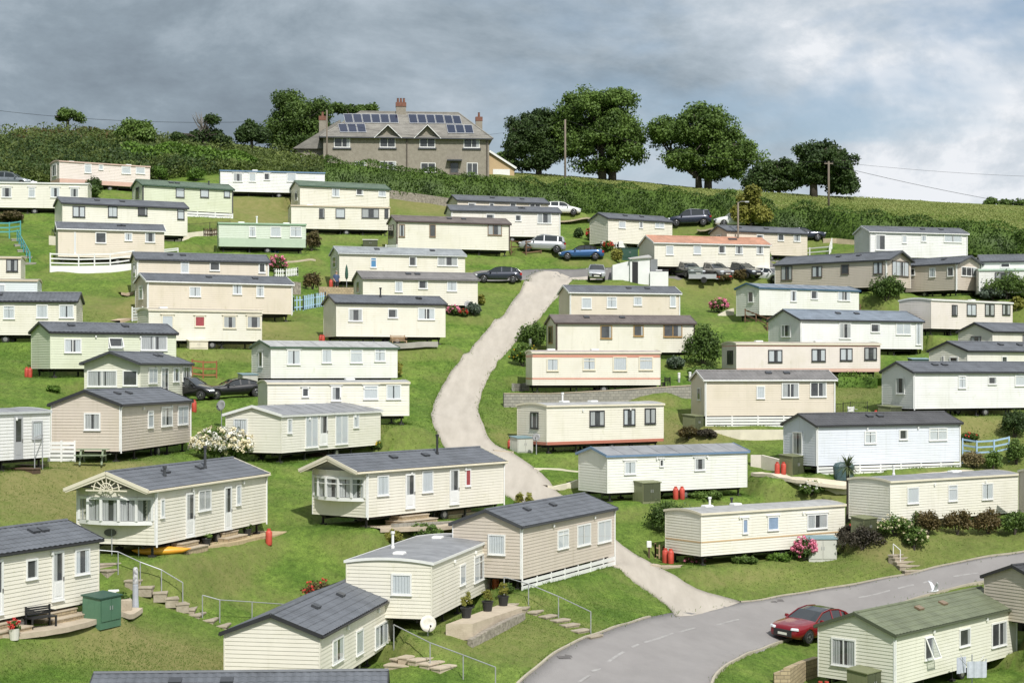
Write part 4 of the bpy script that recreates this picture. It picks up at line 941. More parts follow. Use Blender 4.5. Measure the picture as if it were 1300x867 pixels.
def bay(v, root, va, vb, fr):
    """five-light bow window standing out from the left end under the gable"""
    L, W, gap, wh = v['Ln'], v['Wd'], v['gapv'], v['wallh']; x0 = -L / 2
    w = W - 0.24; pr = 0.5
    plan = [(x0, w / 2), (x0 - pr * 0.62, w * 0.33), (x0 - pr, w * 0.12), (x0 - pr, -w * 0.12), (x0 - pr * 0.62, -w * 0.33), (x0, -w / 2)]
    m = MB(); ev = 0.1
    for zz0, zz1, g in ((va - 0.18, va, 0.03), (vb, gap + wh + 0.02, 0.0)):
        q = [(x - g, y, zz0) for x, y in plan] + [(x - g, y, zz1) for x, y in plan]; n = len(plan)
        m.add(q, [(i, i + 1, n + i + 1, n + i) for i in range(n - 1)] + [tuple(range(n - 1, -1, -1)), tuple(range(n, 2 * n))], 1 if zz0 > va else 0)
    for x, y in plan: m.bar((x - 0.02, y, va), (x - 0.02, y, vb), 0.10, 0.12, 0)
    o = m.build('bay_window', [M_WHITE, wall_mat(v['wall'])], root)
    d = MB(); d.add([(x + 0.12, y * 0.96, z) for z in (va, vb) for x, y in plan], [(i, i + 1, 7 + i, 6 + i) for i in range(5)]); d.build('bay_dark_backing', M_SHADOWY, o)  # dark backing, room shade put into its colour
    for i in range(5):
        (xa, ya), (xb, yb_) = plan[i], plan[i + 1]
        p = MB(); p.quad((xa - 0.03, ya, va), (xb - 0.03, yb_, va), (xb - 0.03, yb_, vb), (xa - 0.03, ya, vb)); p.build('pane', GLASS, o)
        bar = MB(); bar.bar((xa - 0.025, ya, vb - 0.06), (xb - 0.025, yb_, vb - 0.06), 0.06, 0.12)
        if v['key'] == 'stone_steps': bar.bar((xa - 0.025, ya, va + (vb - va) * 0.66), (xb - 0.025, yb_, va + (vb - va) * 0.66), 0.05, 0.05)
        bar.build('glazing_bar', M_WHITE, o)
        c = MB(); nseg = 10
        for f0, f1 in ((0.04, 0.36), (0.66, 0.96)) if i % 2 == 0 else ((0.03, 0.45), (0.52, 0.97)):
            pts_ = []
            for k in range(nseg + 1):
                f = f0 + (f1 - f0) * k / nseg; e = 0.05 + 0.02 * math.sin(k * 1.9)
                pts_.append((xa + (xb - xa) * f + e, ya + (yb_ - ya) * f))
            c.add([(x, y, z) for z in (va + 0.02, vb - 0.05) for x, y in pts_], [(k, k + 1, nseg + 2 + k, nseg + 1 + k) for k in range(nseg)])
        c.build('curtain', M_DRAPE, o)
    # gable board and fretwork under the overhanging roof
    rise = 0.60 * W / 3.2; ze = gap + wh; xo = x0 - v['over'] + 0.06; g = MB(); yo = W / 2 + 0.1
    for sgn in (-1, 1): g.bar((xo - 0.02, sgn * yo, ze - 0.06), (xo - 0.02, 0, ze + rise - 0.08), 0.05, 0.22)
    if v['key'] == 'wheel_gable':
        cz = ze - 0.02
        for R_ in (0.62, 0.30):
            pts_ = [(xo, R_ * math.cos(t), cz + R_ * math.sin(t)) for t in [math.pi * k / 14 for k in range(15)]]; g.tube(pts_, 0.03, 5)
        for k in range(7):
            t = math.pi * (k + 0.5) / 7; g.tube([(xo, 0.1 * math.cos(t), cz + 0.1 * math.sin(t)), (xo, 0.75 * math.cos(t), cz + 0.75 * math.sin(t))], 0.025, 5)
        g.bar((xo, -1.0, cz - 0.02), (xo, 1.0, cz - 0.02), 0.05, 0.06)
    g.build('gable_fretwork', trim_mat('cream'), root)
    pl = MB(); pl.M = Matrix.Translation((x0 - 0.05, 0.25, va - 0.55)) @ Matrix.Rotation(math.pi / 2, 4, 'Y') @ Matrix.Diagonal((0.55, 1, 1, 1)); pl.lathe([(0.3, -0.03), (0.3, 0.01), (0.26, 0.02)], 16)
    if v['key'] == 'wheel_gable': pl.build('name_plaque', mat('plaque_slate', (0.10, 0.10, 0.10), 0.5), root)

VK = {v['key']: v for v in VANS}
VK['nearest_gable']['flue'] = []
VK['bench_mid']['flue'] = [(-0.1, -0.3, 0.75, 'black')]
VK['wheel_gable']['flue'] = [(-0.55, -1.0, 0.5, 'slate'), (0.25, -0.7, 1.1, 'slate')]
VK['stone_steps']['flue'] = [(0.25, -0.55, 1.1, 'black')]
VK['slate_bottom_left']['flue'] = [(-0.0, -0.9, 0.75, 'slate')]
VK['white_pots']['flue'] = [(-0.2, 1.2, 0.8, 'white')]
VK['gold_stripe']['flue'] = [(-0.55, 0.6, 0.55, 'white'), (-0.25, 0.6, 0.45, 'black')]
VK['red_foot']['flue'] = [(-0.35, 0.9, 0.7, 'white')]
VK['ribbed_end']['flue'] = [(-0.5, 0.7, 0.6, 'white')]
VK['mint_curved']['flue'] = [(-0.1, 0.3, 0.7, 'white')]
VK['palegreen_top']['flue'] = [(0.55, -0.4, 0.4, 'slate')]
for v in VANS: build_van(v)
# ---------------------------------------------------------------- vegetation
LEAF = dict(
    oak=leaf_mat('leaves_oak', (0.034, 0.066, 0.015), (0.130, 0.205, 0.045)), ash=leaf_mat('leaves_ash', (0.046, 0.088, 0.018), (0.165, 0.255, 0.055)), dark=leaf_mat('leaves_dark', (0.022, 0.044, 0.013), (0.080, 0.130, 0.036)),
    hedge=leaf_mat('leaves_hedge', (0.032, 0.064, 0.012), (0.120, 0.200, 0.036), scale=0.5), laurel=leaf_mat('leaves_laurel', (0.045, 0.095, 0.014), (0.15, 0.26, 0.04)), yellow=leaf_mat('leaves_yellow', (0.15, 0.16, 0.03), (0.36, 0.35, 0.075)),
    brown=leaf_mat('leaves_brown', (0.055, 0.045, 0.020), (0.16, 0.13, 0.055), scale=1.5), rusty=leaf_mat('leaves_rusty', (0.060, 0.058, 0.020), (0.17, 0.125, 0.05), scale=1.2), scrub=leaf_mat('leaves_scrub', (0.042, 0.070, 0.016), (0.150, 0.195, 0.048), scale=0.25), purple=leaf_mat('leaves_purple', (0.03, 0.028, 0.022), (0.10, 0.085, 0.06), scale=1.2),
    grey=leaf_mat('leaves_grey', (0.07, 0.10, 0.075), (0.18, 0.23, 0.16)), palm=leaf_mat('leaves_palm', (0.05, 0.075, 0.035), (0.17, 0.21, 0.10)), straw=leaf_mat('grass_straw', (0.16, 0.13, 0.06), (0.33, 0.27, 0.13), scale=0.8), tuft=leaf_mat('grass_blades', (0.098, 0.182, 0.026), (0.160, 0.252, 0.046), trans=0.55, scale=0.4), meadow=leaf_mat('meadow_grass', (0.19, 0.25, 0.055), (0.31, 0.34, 0.11), scale=0.10))
PETAL = dict(white=mat('petals_white', (0.78, 0.77, 0.70), 0.7, var=0.1), cream=mat('petals_cream', (0.78, 0.70, 0.48), 0.7, var=0.1), pink=mat('petals_pink', (0.72, 0.22, 0.33), 0.7, var=0.3, scale=6), red=mat('petals_red', (0.60, 0.05, 0.04), 0.7, var=0.25, scale=6), yellow=mat('petals_yellow', (0.70, 0.52, 0.05), 0.7), lilac=mat('petals_lilac', (0.42, 0.40, 0.60), 0.7))
M_BARK = mat('bark', (0.075, 0.062, 0.050), 0.9, var=0.45, scale=3, stretch=(1, 1, 0.2), bump=0.5, bscale=12)

def leaf_quads(C, Nn, size, rng, flat=0.55, asp=0.7):
    """one small quad per centre; normals scattered about Nn"""
    n = len(C); R = rng.normal(0, 1, (n, 3)); d = Nn * (1 - flat) * 1.6 + R * flat; d /= np.linalg.norm(d, axis=1, keepdims=True) + 1e-9
    h = rng.normal(0, 1, (n, 3)); a = np.cross(d, h); a /= np.linalg.norm(a, axis=1, keepdims=True) + 1e-9; b = np.cross(d, a)
    s = (size * rng.uniform(0.6, 1.35, n))[:, None] / 2; a = a * s; b = b * s * asp
    V = np.stack([C - a, C - b * 0.9 + a * 0.1, C + a, C + b], 1).reshape(-1, 3)
    return V, np.arange(n * 4).reshape(n, 4)
def ell_points(c, r, n, rng, inner=0.55, zmin=-1.0):
    d = rng.normal(0, 1, (n, 3)); d /= np.linalg.norm(d, axis=1, keepdims=True); d[:, 2] = np.where(d[:, 2] < zmin, -d[:, 2] * 0.5, d[:, 2])
    k = rng.uniform(inner, 1.0, n)[:, None]
    return np.array(c) + d * k * np.array(r), d
def crown_mesh(name, ells, leaf, m, parent, seed, clump=1.3, ncl=None, per=150, squash=0.75):
    """leaf clumps spread through the ellipsoids (local metres)"""
    rng = np.random.default_rng(seed); Vs = []; Fs = []; o = 0
    for (c, r, k) in ells:
        cc, cd = ell_points(c, np.maximum(np.array(r) - clump * 0.55, 0.2), k, rng, 0.5, -0.75)
        for p, dirn in zip(cc, cd):
            q = clump * rng.uniform(0.65, 1.25); C, Nn = ell_points(p, (q, q, q * squash), per, rng, 0.35)
            Nn = Nn * 0.6 + dirn * 0.3 + np.array([0, 0, 0.35])
            V, F = leaf_quads(C, Nn, leaf, rng); Vs.append(V); Fs.append(F + o); o += len(V)
    return np_mesh(name, np.concatenate(Vs), np.concatenate(Fs), m, parent)

def tree(name, label, base, crown_px, D=None, mats='oak', leaf=0.30, clump=1.2, dens=1.0, trunk_r=0.35, forks=1, seed=1, group='trees on the brow of the hill', drop=0.0, lean=None, per=210):
    """base: pixel where the trunk meets the ground; crown_px: ellipses (col, row, half width, half height) seen in the photo"""
    X, Y, Z = gp(*base) if D is None else at(base[0], base[1], D)
    if D is not None: Z = min(Z, float(H(X, Y)))
    s = FPX / Y; root = thing(name, label, 'tree', (X, Y, Z), 0, group); rng = np.random.default_rng(seed)
    ells = []
    for (cx_, cy_, rx_, ry_) in crown_px:
        ax, ay, az = at(cx_, cy_, Y); rx, rz = rx_ / s, ry_ / s; ry = (rx * 0.55 + rz * 0.45)
        n = max(5, int(dens * 7.0 * rx * rz / clump ** 2)); ells.append(((ax - X, rng.uniform(-0.5, 0.5), az - Z), (rx, ry, rz), n))
    t = MB(); top = max(e[0][2] for e in ells)
    tm = []
    for f in range(forks):
        off = (f - (forks - 1) / 2) * trunk_r * 2.6
        e0 = ells[min(f, len(ells) - 1)]
        tgt = Vector((e0[0][0] * 0.6, 0, e0[0][2] - 0.25 * e0[1][2])) if lean is None or f >= len(lean) else Vector(lean[f])
        p = [Vector((off, 0, -0.6)), Vector((off * 1.1, 0.05, tgt.z * 0.35)), Vector((off + (tgt.x - off) * 0.5, 0, tgt.z * 0.7)), tgt]
        t.tube(p, [trunk_r * 1.25, trunk_r, trunk_r * 0.8, trunk_r * 0.5], 8); tm.append((p, tgt))
    to = t.build('trunk', M_BARK, root, smooth=True)
    lm = MB()
    for (c, r, n) in ells:
        for k in range(6):
            d = rng.normal(0, 1, 3); d[2] = abs(d[2]) * 0.8 - 0.15; d /= np.linalg.norm(d); e = Vector(c) + Vector(d * np.array(r) * 0.78)
            p, tg = tm[int(np.argmin([abs(q[1].x - c[0]) for q in tm]))]; st = p[1].lerp(p[3], rng.uniform(0.45, 1.0))
            mid = st.lerp(e, 0.5) + Vector((0, 0, 0.25 * (e - st).length * 0.4))
            lm.tube([st, mid, e], [trunk_r * 0.38, trunk_r * 0.24, 0.04], 5)
    lm.build('limb', M_BARK, to, smooth=True)
    crown_mesh('crown', ells, leaf, LEAF[mats], root, seed + 100, clump, per=per)
    return root

tree('wind_bent_tree', 'small flat topped tree with a bare stem standing alone on the far left skyline', (86, 170), [(86, 146, 20, 8), (78, 150, 12, 6), (97, 150, 11, 6)], mats='ash', leaf=0.3, clump=0.75, trunk_r=0.22, seed=3, dens=0.8, per=110)
tree('dome_tree', 'round dome shaped small tree on the left skyline', (170, 190), [(170, 165, 24, 18), (160, 172, 15, 12), (183, 170, 12, 12)], mats='ash', leaf=0.32, clump=0.9, trunk_r=0.2, seed=4)
tree('half_dead_tree', 'low tree with bare grey twigs rising from its top, left of the power pole', (262, 192), [(250, 174, 16, 10), (272, 172, 18, 12), (283, 180, 12, 8), (268, 152, 9, 8), (232, 175, 14, 9)], mats='dark', leaf=0.32, clump=0.85, trunk_r=0.22, seed=5, dens=0.75)
tw = MB(); X0, Y0, Z0 = gp(262, 192)
rr = np.random.default_rng(8)
for k in range(26):
    b = Vector(at(258 + rr.uniform(-6, 10), 170, Y0)); e = Vector(at(256 + rr.uniform(-14, 16), 141 + rr.uniform(0, 14), Y0)) + Vector((0, rr.uniform(-1, 1), 0))
    tw.tube([b, b.lerp(e, 0.55) + Vector((rr.uniform(-.3, .3), 0, 0)), e], [0.07, 0.045, 0.015], 4)
_ht = [o for o in COL.objects if o.name == 'half_dead_tree'][0]
_tw = tw.build('bare_twigs', mat('dead_wood', (0.22, 0.20, 0.18), 0.9), _ht); _tw.matrix_parent_inverse = Matrix.Translation(_ht.location).inverted()
tree('dark_tree', 'dark tree touching the power pole left of the big round one', (320, 198), [(318, 168, 13, 16), (308, 175, 9, 12), (330, 172, 10, 14)], mats='dark', leaf=0.34, clump=0.9, trunk_r=0.22, seed=6)
tree('big_round_tree', 'big dark round tree rising directly left of the stone house', (376, 215), [(374, 150, 38, 36), (354, 172, 23, 26), (404, 142, 20, 22), (385, 184, 34, 20), (365, 128, 22, 14), (405, 170, 18, 24)], mats='oak', leaf=0.30, clump=1.2, trunk_r=0.45, seed=7, D=213)
tree('roof_top_tree', 'thin leafed treetop showing above the left slope of the house roof', (448, 224), [(448, 140, 20, 9), (470, 138, 12, 6), (428, 138, 12, 8), (448, 160, 22, 14)], D=218, mats='oak', leaf=0.36, clump=0.95, trunk_r=0.3, seed=8, dens=0.6)
tree('garage_tree', 'low tree behind the garage gable right of the house', (640, 224), [(640, 203, 15, 12), (652, 210, 9, 8)], D=212, mats='oak', leaf=0.32, clump=0.8, trunk_r=0.2, seed=9)
tree('broad_tree', 'leafy tree with single dark stem, left of the pole and joined to the tallest tree', (684, 223), [(672, 172, 35, 38), (655, 188, 20, 26), (692, 160, 24, 30), (693, 192, 26, 26), (678, 208, 30, 12)], mats='dark', leaf=0.29, clump=1.1, trunk_r=0.36, seed=10)
tree('tallest_tree', 'tallest tree on the brow with twin trunks, just right of the wooden pole', (771, 229), [(752, 140, 50, 33), (770, 170, 50, 40), (730, 182, 34, 36), (798, 188, 26, 32), (785, 128, 28, 20), (762, 210, 44, 14), (712, 165, 16, 24)], mats='ash', leaf=0.31, clump=1.25, trunk_r=0.45, forks=2, seed=11)
tree('spreading_tree', 'wide spreading tree with a forked trunk leaning left, third of the big trees', (893, 240), [(890, 164, 52, 35), (905, 195, 62, 36), (942, 205, 32, 28), (848, 170, 32, 27), (865, 205, 32, 18), (912, 220, 42, 14)], mats='ash', leaf=0.31, clump=1.25, trunk_r=0.42, forks=2, seed=12, lean=[(-4.5, 0, 4.2), (0.8, 0, 6.0)])
tree('distant_copse', 'darker trees standing further back between the spreading tree and the last tree', (985, 246), [(972, 222, 24, 20), (995, 218, 26, 20), (960, 230, 20, 14), (1012, 224, 18, 18), (985, 236, 30, 8)], D=232, mats='dark', leaf=0.38, clump=1.1, trunk_r=0.3, forks=2, seed=13, dens=1.2)
tree('last_tree', 'dark oak like tree with level top beside the right hand pole, last on the brow', (1033, 250), [(1042, 192, 37, 16), (1048, 207, 42, 24), (1066, 226, 33, 20), (1028, 220, 24, 20), (1070, 238, 28, 9)], mats='dark', leaf=0.34, clump=1.05, trunk_r=0.42, seed=14)
tree('golden_tree', 'yellow green feathery tree standing against the hedge above the white rail caravan', (953, 300), [(953, 262, 20, 22), (942, 272, 13, 16), (966, 272, 12, 16), (955, 245, 10, 10)], mats='yellow', leaf=0.30, clump=0.8, trunk_r=0.14, seed=15, group='trees among the caravans')
for i, (bx, rx, ry, lb) in enumerate([(1257, 9, 5, 'small skyline bush nearest the trees at the far right end of the field'), (1277, 11, 7, 'middle one of the three skyline bushes at far right'), (1297, 10, 7, 'skyline bush at the very right edge of the picture')]):
    tree('skyline_bush', lb, (bx, 262 + i * 1.5), [(bx, 258 + i * 0.8, rx, ry)], mats='oak', leaf=0.34, clump=0.8, trunk_r=0.12, seed=30 + i, group='bushes on the right skyline', D=205)

# ---- hedges
def hedge(name, label, base, hgt, thick, m, seed, leaf=0.26, dens=34, wob=0.35, shade=True):
    rng = np.random.default_rng(seed); Pn = catmull([gp(*p)[:2] for p in base], 0.5); n = len(Pn)
    d = np.gradient(Pn, axis=0); d /= np.linalg.norm(d, axis=1, keepdims=True); nn = np.stack([d[:, 1], -d[:, 0]], 1)  # towards the camera when running left to right
    hs = np.interp(np.linspace(0, 1, n), np.linspace(0, 1, len(hgt)), hgt)
    z = H(Pn[:, 0], Pn[:, 1]); k = int(n * 0.5 * (np.mean(hs) * 1.3 + thick) * dens)
    t = rng.uniform(0, n - 1.001, k); i = t.astype(int); f = (t - i)[:, None]
    P0 = Pn[i] * (1 - f) + Pn[i + 1] * f; N0 = nn[i]; hh = hs[i]
    bump = 1 + wob * 0.5 * (np.sin(t * 0.37 + 1) * np.sin(t * 0.113 * 2 + 2) + 0.5 * np.sin(t * 0.9))
    s = rng.uniform(0, 1, k) ; a = np.mean(hs); b = thick; top = s > a / (a + b)
    v = rng.uniform(0, 1, k); vt = rng.uniform(-0.5, 0.5, k)
    off = np.where(top, vt * thick, thick * 0.5 * (1 - 0.25 * v ** 3) + rng.normal(0, 0.14, k) + 0.12 * np.sin(t * 0.8 + v * 6))
    zz = np.where(top, hh * bump * (1 - 0.16 * (2 * vt) ** 2) + rng.normal(0, 0.10, k), v * hh * bump * 0.97)
    C = np.stack([P0[:, 0] + N0[:, 0] * off, P0[:, 1] + N0[:, 1] * off, z[i] + zz], 1)
    Nn = np.where(top[:, None], np.array([0, 0, 1.0]), np.concatenate([N0, np.full((k, 1), 0.35)], 1))
    V, F = leaf_quads(C, Nn, leaf, rng, 0.6)
    # opaque core added inside so the light does not leak through
    core = []; cf = []
    for j in range(0, n, 2):
        q = Pn[j]; e = nn[j] * thick * 0.36; h_ = hs[j] * 0.86; o = len(core)
        core += [(q[0] + e[0], q[1] + e[1], z[j] - 0.4), (q[0] + e[0], q[1] + e[1], z[j] + h_), (q[0] - e[0], q[1] - e[1], z[j] + h_), (q[0] - e[0], q[1] - e[1], z[j] - 0.4)]
        if o: cf += [(o - 4, o, o + 1, o - 3), (o - 3, o + 1, o + 2, o - 2), (o - 2, o + 2, o + 3, o - 1)]
    V2 = np.concatenate([V, np.array(core)]); F2 = np.concatenate([F, np.array(cf) + len(V)])
    o = np_mesh(name, V2, F2, m); return tag(o, label, 'hedge', 'hedges along the top lane')
hedge('hedge', 'long dark hedge running from below the house to the golden tree', [(412, 236), (470, 244), (530, 252), (590, 258), (650, 262), (720, 266), (790, 271), (860, 276), (935, 284)], [2.9, 3.2, 3.3, 3.1, 3.0, 3.1, 3.1, 3.1], 2.4, LEAF['hedge'], 41, leaf=0.2, dens=55, wob=0.2)
hedge('hedge', 'dark hedge from the golden tree to the right edge of the picture', [(962, 289), (1030, 294), (1090, 302), (1160, 310), (1230, 318), (1300, 330), (1345, 338)], [2.7, 2.8, 2.8, 2.9, 3.0, 3.1, 3.1], 2.6, LEAF['hedge'], 42, leaf=0.2, dens=55, wob=0.2)
hedge('hedge', 'bright green laurel hedge above the pink caravan, left of the house', [(158, 205), (190, 208), (230, 211), (275, 214), (325, 216)], [1.7, 2.0, 2.2, 2.0, 1.4], 2.2, LEAF['laurel'], 43, leaf=0.34)
hedge('hedge', 'clipped low hedge under the salmon striped caravan', [(1064, 489), (1090, 490), (1118, 491)], [0.75, 0.8, 0.75], 1.0, LEAF['laurel'], 44, leaf=0.14, dens=90)

def patch(name, label, poly_px, m, n, size, hgt, seed, cat=None, dome=0.0, kind='stuff', up=False):
    """ground cover scattered over a pixel polygon on the slope"""
    rng = np.random.default_rng(seed); xs = [p[0] for p in poly_px]; ys = [p[1] for p in poly_px]; out = []
    X = rng.uniform(min(xs), max(xs), n * 3); Y = rng.uniform(min(ys), max(ys), n * 3); k = in_poly(X, Y, poly_px); X, Y = X[k][:n], Y[k][:n]
    # move from picture sampling to ground sampling through a coarse lookup
    gx = np.linspace(min(xs), max(xs), 18); gy = np.linspace(min(ys), max(ys), 9); T = np.array([[gp(a, b) for a in gx] for b in gy])
    u = (X - gx[0]) / (gx[-1] - gx[0] + 1e-9) * 16.999; v = (Y - gy[0]) / (gy[-1] - gy[0] + 1e-9) * 7.999; i = u.astype(int); j = v.astype(int); fu = (u - i)[:, None]; fv = (v - j)[:, None]
    P_ = (T[j, i] * (1 - fu) + T[j, i + 1] * fu) * (1 - fv) + (T[j + 1, i] * (1 - fu) + T[j + 1, i + 1] * fu) * fv
    z = H(P_[:, 0], P_[:, 1]); w = 0.5 + 0.5 * np.sin(P_[:, 0] * 0.9 + seed) * np.sin(P_[:, 1] * 0.7 + 2 * seed)
    hh = hgt * (0.35 + 0.65 * w) * rng.uniform(0.2, 1, len(z)) if not up else hgt * rng.uniform(0.0, 0.3, len(z))
    C = np.stack([P_[:, 0], P_[:, 1], z + hh], 1); V, F = leaf_quads(C, np.tile([0, -0.5, 0.8], (len(C), 1)), size, rng, 0.65)
    o = np_mesh(name, V, F, m); return tag(o, label, cat, None, kind)
patch('undergrowth', 'tangled green scrub covering the bank at upper left', [(-40, 176), (60, 172), (160, 176), (215, 184), (330, 196), (415, 210), (410, 232), (330, 226), (270, 222), (195, 232), (60, 236), (-40, 236)], LEAF['scrub'], 46000, 0.29, 2.0, 51)
patch('undergrowth', 'darker bramble clumps in the scrub bank', [(-40, 190), (60, 186), (150, 192), (210, 205), (300, 216), (270, 224), (195, 230), (60, 232), (-40, 232)], LEAF['dark'], 15000, 0.27, 2.4, 53)
patch('bracken', 'rusty dry bracken along the left skyline', [(20, 172), (60, 168), (145, 172), (145, 182), (60, 182), (15, 186)], LEAF['rusty'], 3500, 0.36, 1.3, 52)
patch('meadow_grass', 'tall pale field grass behind the long hedge', [(655, 222), (760, 228), (900, 241), (1060, 250), (1200, 258), (1320, 266), (1320, 300), (1100, 276), (900, 262), (760, 246), (655, 236)], LEAF['meadow'], 60000, 0.15, 0.28, 54)

# ---- bushes
def bush(label, px, py, w, h, m, leaf=None, flowers=None, nf=60, fs=0.16, seed=0, name='bush', group='garden bushes', dens=1.0, parts=None, fup=0.1, cat='bush'):
    X, Y, Z = gp(px, py); s = FPX / Y; wm, hm = w / s, h / s; rng = np.random.default_rng(seed + int(px * 7 + py)); leaf = leaf or (0.13 if s > 18 else 0.2)
    root = thing(name, label, cat, (X, Y + wm * 0.2, float(H(X, Y + wm * 0.2))), 0, group)
    clump = max(0.16, min(wm, hm) * 0.24); ells = []
    for (ox, oz, fx_, fz_) in parts or [(0, 0.5, 0.5, 0.5), (-0.22, 0.4, 0.28, 0.38), (0.22, 0.42, 0.28, 0.4)]:
        ells.append(((ox * wm, 0, oz * hm), (fx_ * wm, min(fx_ * wm, 1.6), fz_ * hm), max(5, int(dens * 5 * fx_ * wm * fz_ * hm / clump ** 2))))
    per = int(min(160, max(40, 7 * (clump / leaf) ** 2)))
    crown_mesh('foliage', ells, leaf, LEAF[m], root, seed + int(px), clump, per=per, squash=0.9)
    st = MB()
    for k in range(5):
        e = Vector((rng.uniform(-.25, .25) * wm, rng.uniform(-.1, .1), hm * rng.uniform(0.45, 0.7))); st.tube([(rng.uniform(-.08, .08), 0, -0.15), e * 0.5, e], [0.035, 0.025, 0.01], 4)
    st.build('stem', M_BARK, root)
    for fc in ([flowers] if isinstance(flowers, str) else flowers or []):
        mb_V = []; mb_F = []; o = 0
        for k in range(nf):
            c, r, _ = ells[rng.integers(len(ells))]; d = rng.normal(0, 1, 3); d[1] = -abs(d[1]); d[2] = abs(d[2]) * 0.9 - 0.25 + fup; d /= np.linalg.norm(d)
            p = np.array(c) + d * np.array(r) * rng.uniform(0.92, 1.04); C, Nn = ell_points(p, (fs * .5,) * 3, 14, rng, 0.8); V, F = leaf_quads(C, Nn, fs * 0.6, rng, 0.35); mb_V.append(V); mb_F.append(F + o); o += len(V)
        np_mesh('blossoms', np.concatenate(mb_V), np.concatenate(mb_F), PETAL[fc], root)
    return root
bush('big white and cream flowering hydrangea at the corner of the porch caravan', 279, 587, 80, 44, 'oak', flowers=['white', 'cream'], nf=120, fs=0.24, seed=1, name='hydrangea')
bush('taller clipped dome bush between the cream and pink caravans, upper left', 118, 245, 24, 20, 'dark', seed=2)
bush('short round clipped bush right of the cream caravan, upper left', 118, 252, 15, 17, 'oak', seed=3)
bush('brown leaved bush at the bowed end of the mint caravan', 395, 321, 24, 29, 'brown', seed=4)
bush('bright green bush right of the pink caravan', 202, 231, 20, 22, 'laurel', seed=5); bush('bright green bush between laurel hedge and white caravan', 248, 231, 26, 20, 'laurel', seed=6)
bush('dark round bush between blue roofed caravan and small taupe bay caravan', 1128, 397, 48, 34, 'oak', seed=7)
bush('big round dark bush at the right edge in front of the mint roofed caravan', 1282, 388, 66, 39, 'oak', seed=8)
bush('low grey green bush at the foot of the big round bush', 1262, 390, 34, 16, 'grey', seed=9); bush('yellow flowering bush right of the small taupe bay', 1249, 377, 12, 20, 'yellow', seed=10); bush('yellow bush below the big round bush at right', 1292, 402, 20, 20, 'yellow', seed=90)
bush('tall dark leafy shrub right of the yellow wood framed caravan', 893, 472, 54, 56, 'oak', seed=11, parts=[(0, .55, .42, .42), (-.25, .35, .25, .35), (.25, .4, .25, .42), (0.05, .8, .22, .2)]); bush('small grey green shrub under the wood framed caravan', 858, 470, 26, 18, 'grey', seed=12); bush('low leafy shrub beside the path lights', 893, 482, 40, 18, 'ash', seed=92)
bush('tall leafy shrub at the corner of the track left of the wood framed caravan', 676, 446, 40, 34, 'oak', seed=13); bush('yellowish shrub lower down beside the track', 664, 467, 38, 32, 'ash', flowers='yellow', nf=20, fs=.12, seed=14)
bush('round dark bush on a lawn left of the gold striped caravan', 850, 682, 58, 52, 'oak', seed=15); bush('pair of golden dwarf conifers on the paved corner of the track', 666, 647, 28, 22, 'yellow', seed=16, parts=[(-.22, .45, .25, .5), (.22, .45, .25, .5)], name='dwarf_conifer')
bush('red and orange leaved bush on the grass above the nearest caravan', 405, 776, 44, 38, 'rusty', flowers='red', nf=40, fs=.14, seed=17)
bush('rounded golden shrub left of the taupe caravan with the white skirting', 498, 700, 24, 19, 'yellow', seed=18); bush('loose pale green plants on the bank above the curved roof', 535, 701, 52, 22, 'ash', seed=19)
bush('brownish round bush, first in the row above the road', 1180, 683, 34, 34, 'rusty', seed=20); bush('brown round bush, second in the row above the road', 1217, 682, 42, 34, 'rusty', seed=21); bush('brown round bush, third in the row above the road', 1256, 680, 40, 35, 'rusty', seed=22); bush('green round bush ending the row above the road at the right edge', 1290, 682, 36, 35, 'oak', seed=23); bush('dark green bush behind the row, nearest the shed', 1160, 674, 28, 26, 'oak', seed=24)
bush('bush with cream flower heads beside the steps', 1138, 688, 48, 28, 'ash', flowers='cream', nf=45, fs=.13, seed=25); bush('yellow green bush just above the steps', 1163, 704, 34, 36, 'ash', flowers='cream', nf=15, fs=.12, seed=26); bush('dark purplish spreading shrub left of the steps', 1098, 708, 72, 32, 'purple', seed=27, parts=[(-.25, .4, .27, .42), (.2, .4, .3, .42), (0, .65, .22, .35)]); bush('dark shrub behind the purplish one, in front of the shed', 1080, 688, 34, 26, 'purple', seed=28)
bush('pink hydrangea against the pale grey shed', 1022, 714, 32, 32, 'oak', flowers='pink', nf=90, fs=.2, seed=29, name='hydrangea'); bush('pink hydrangea in a white tub left of the blue roofed caravan', 913, 398, 24, 19, 'oak', flowers='pink', nf=60, fs=.26, seed=30, name='hydrangea'); bush('pink flowering shrub behind the dish, right of the beige caravan', 352, 347, 24, 22, 'oak', flowers='pink', nf=45, fs=.3, seed=31)
bush('bed of pink flowers at the right end of the grey roofed caravan', 575, 402, 18, 12, 'oak', flowers='pink', nf=45, fs=.2, seed=32, name='flower_bed'); bush('clump of red flowers next to the pink flower bed', 588, 404, 12, 10, 'oak', flowers='red', nf=30, fs=.18, seed=33, name='flower_bed'); bush('blue green bedding plants under the dish of the grey roofed caravan', 601, 404, 22, 17, 'grey', seed=34, name='flower_bed'); bush('small yellow bush behind the grey roofed caravan corner', 610, 388, 10, 14, 'yellow', seed=35)
bush('low green plants along the foot of the gold striped caravan', 946, 716, 36, 9, 'ash', seed=36); bush('low green plants left of the pink hydrangea', 990, 713, 30, 9, 'laurel', seed=37); bush('patch of red heather under the near corner of the gold striped caravan', 882, 716, 30, 8, 'brown', flowers='pink', nf=20, fs=.1, seed=38)
bush('sparse shrub with white blooms below the rendered terrace', 1032, 638, 36, 20, 'oak', flowers='white', nf=16, fs=.14, seed=39); bush('dark evergreen at the right edge, upper of two', 1290, 558, 36, 40, 'dark', seed=40); bush('dark evergreen at the right edge beside the blue deck, lower of two', 1292, 592, 26, 36, 'oak', seed=41)
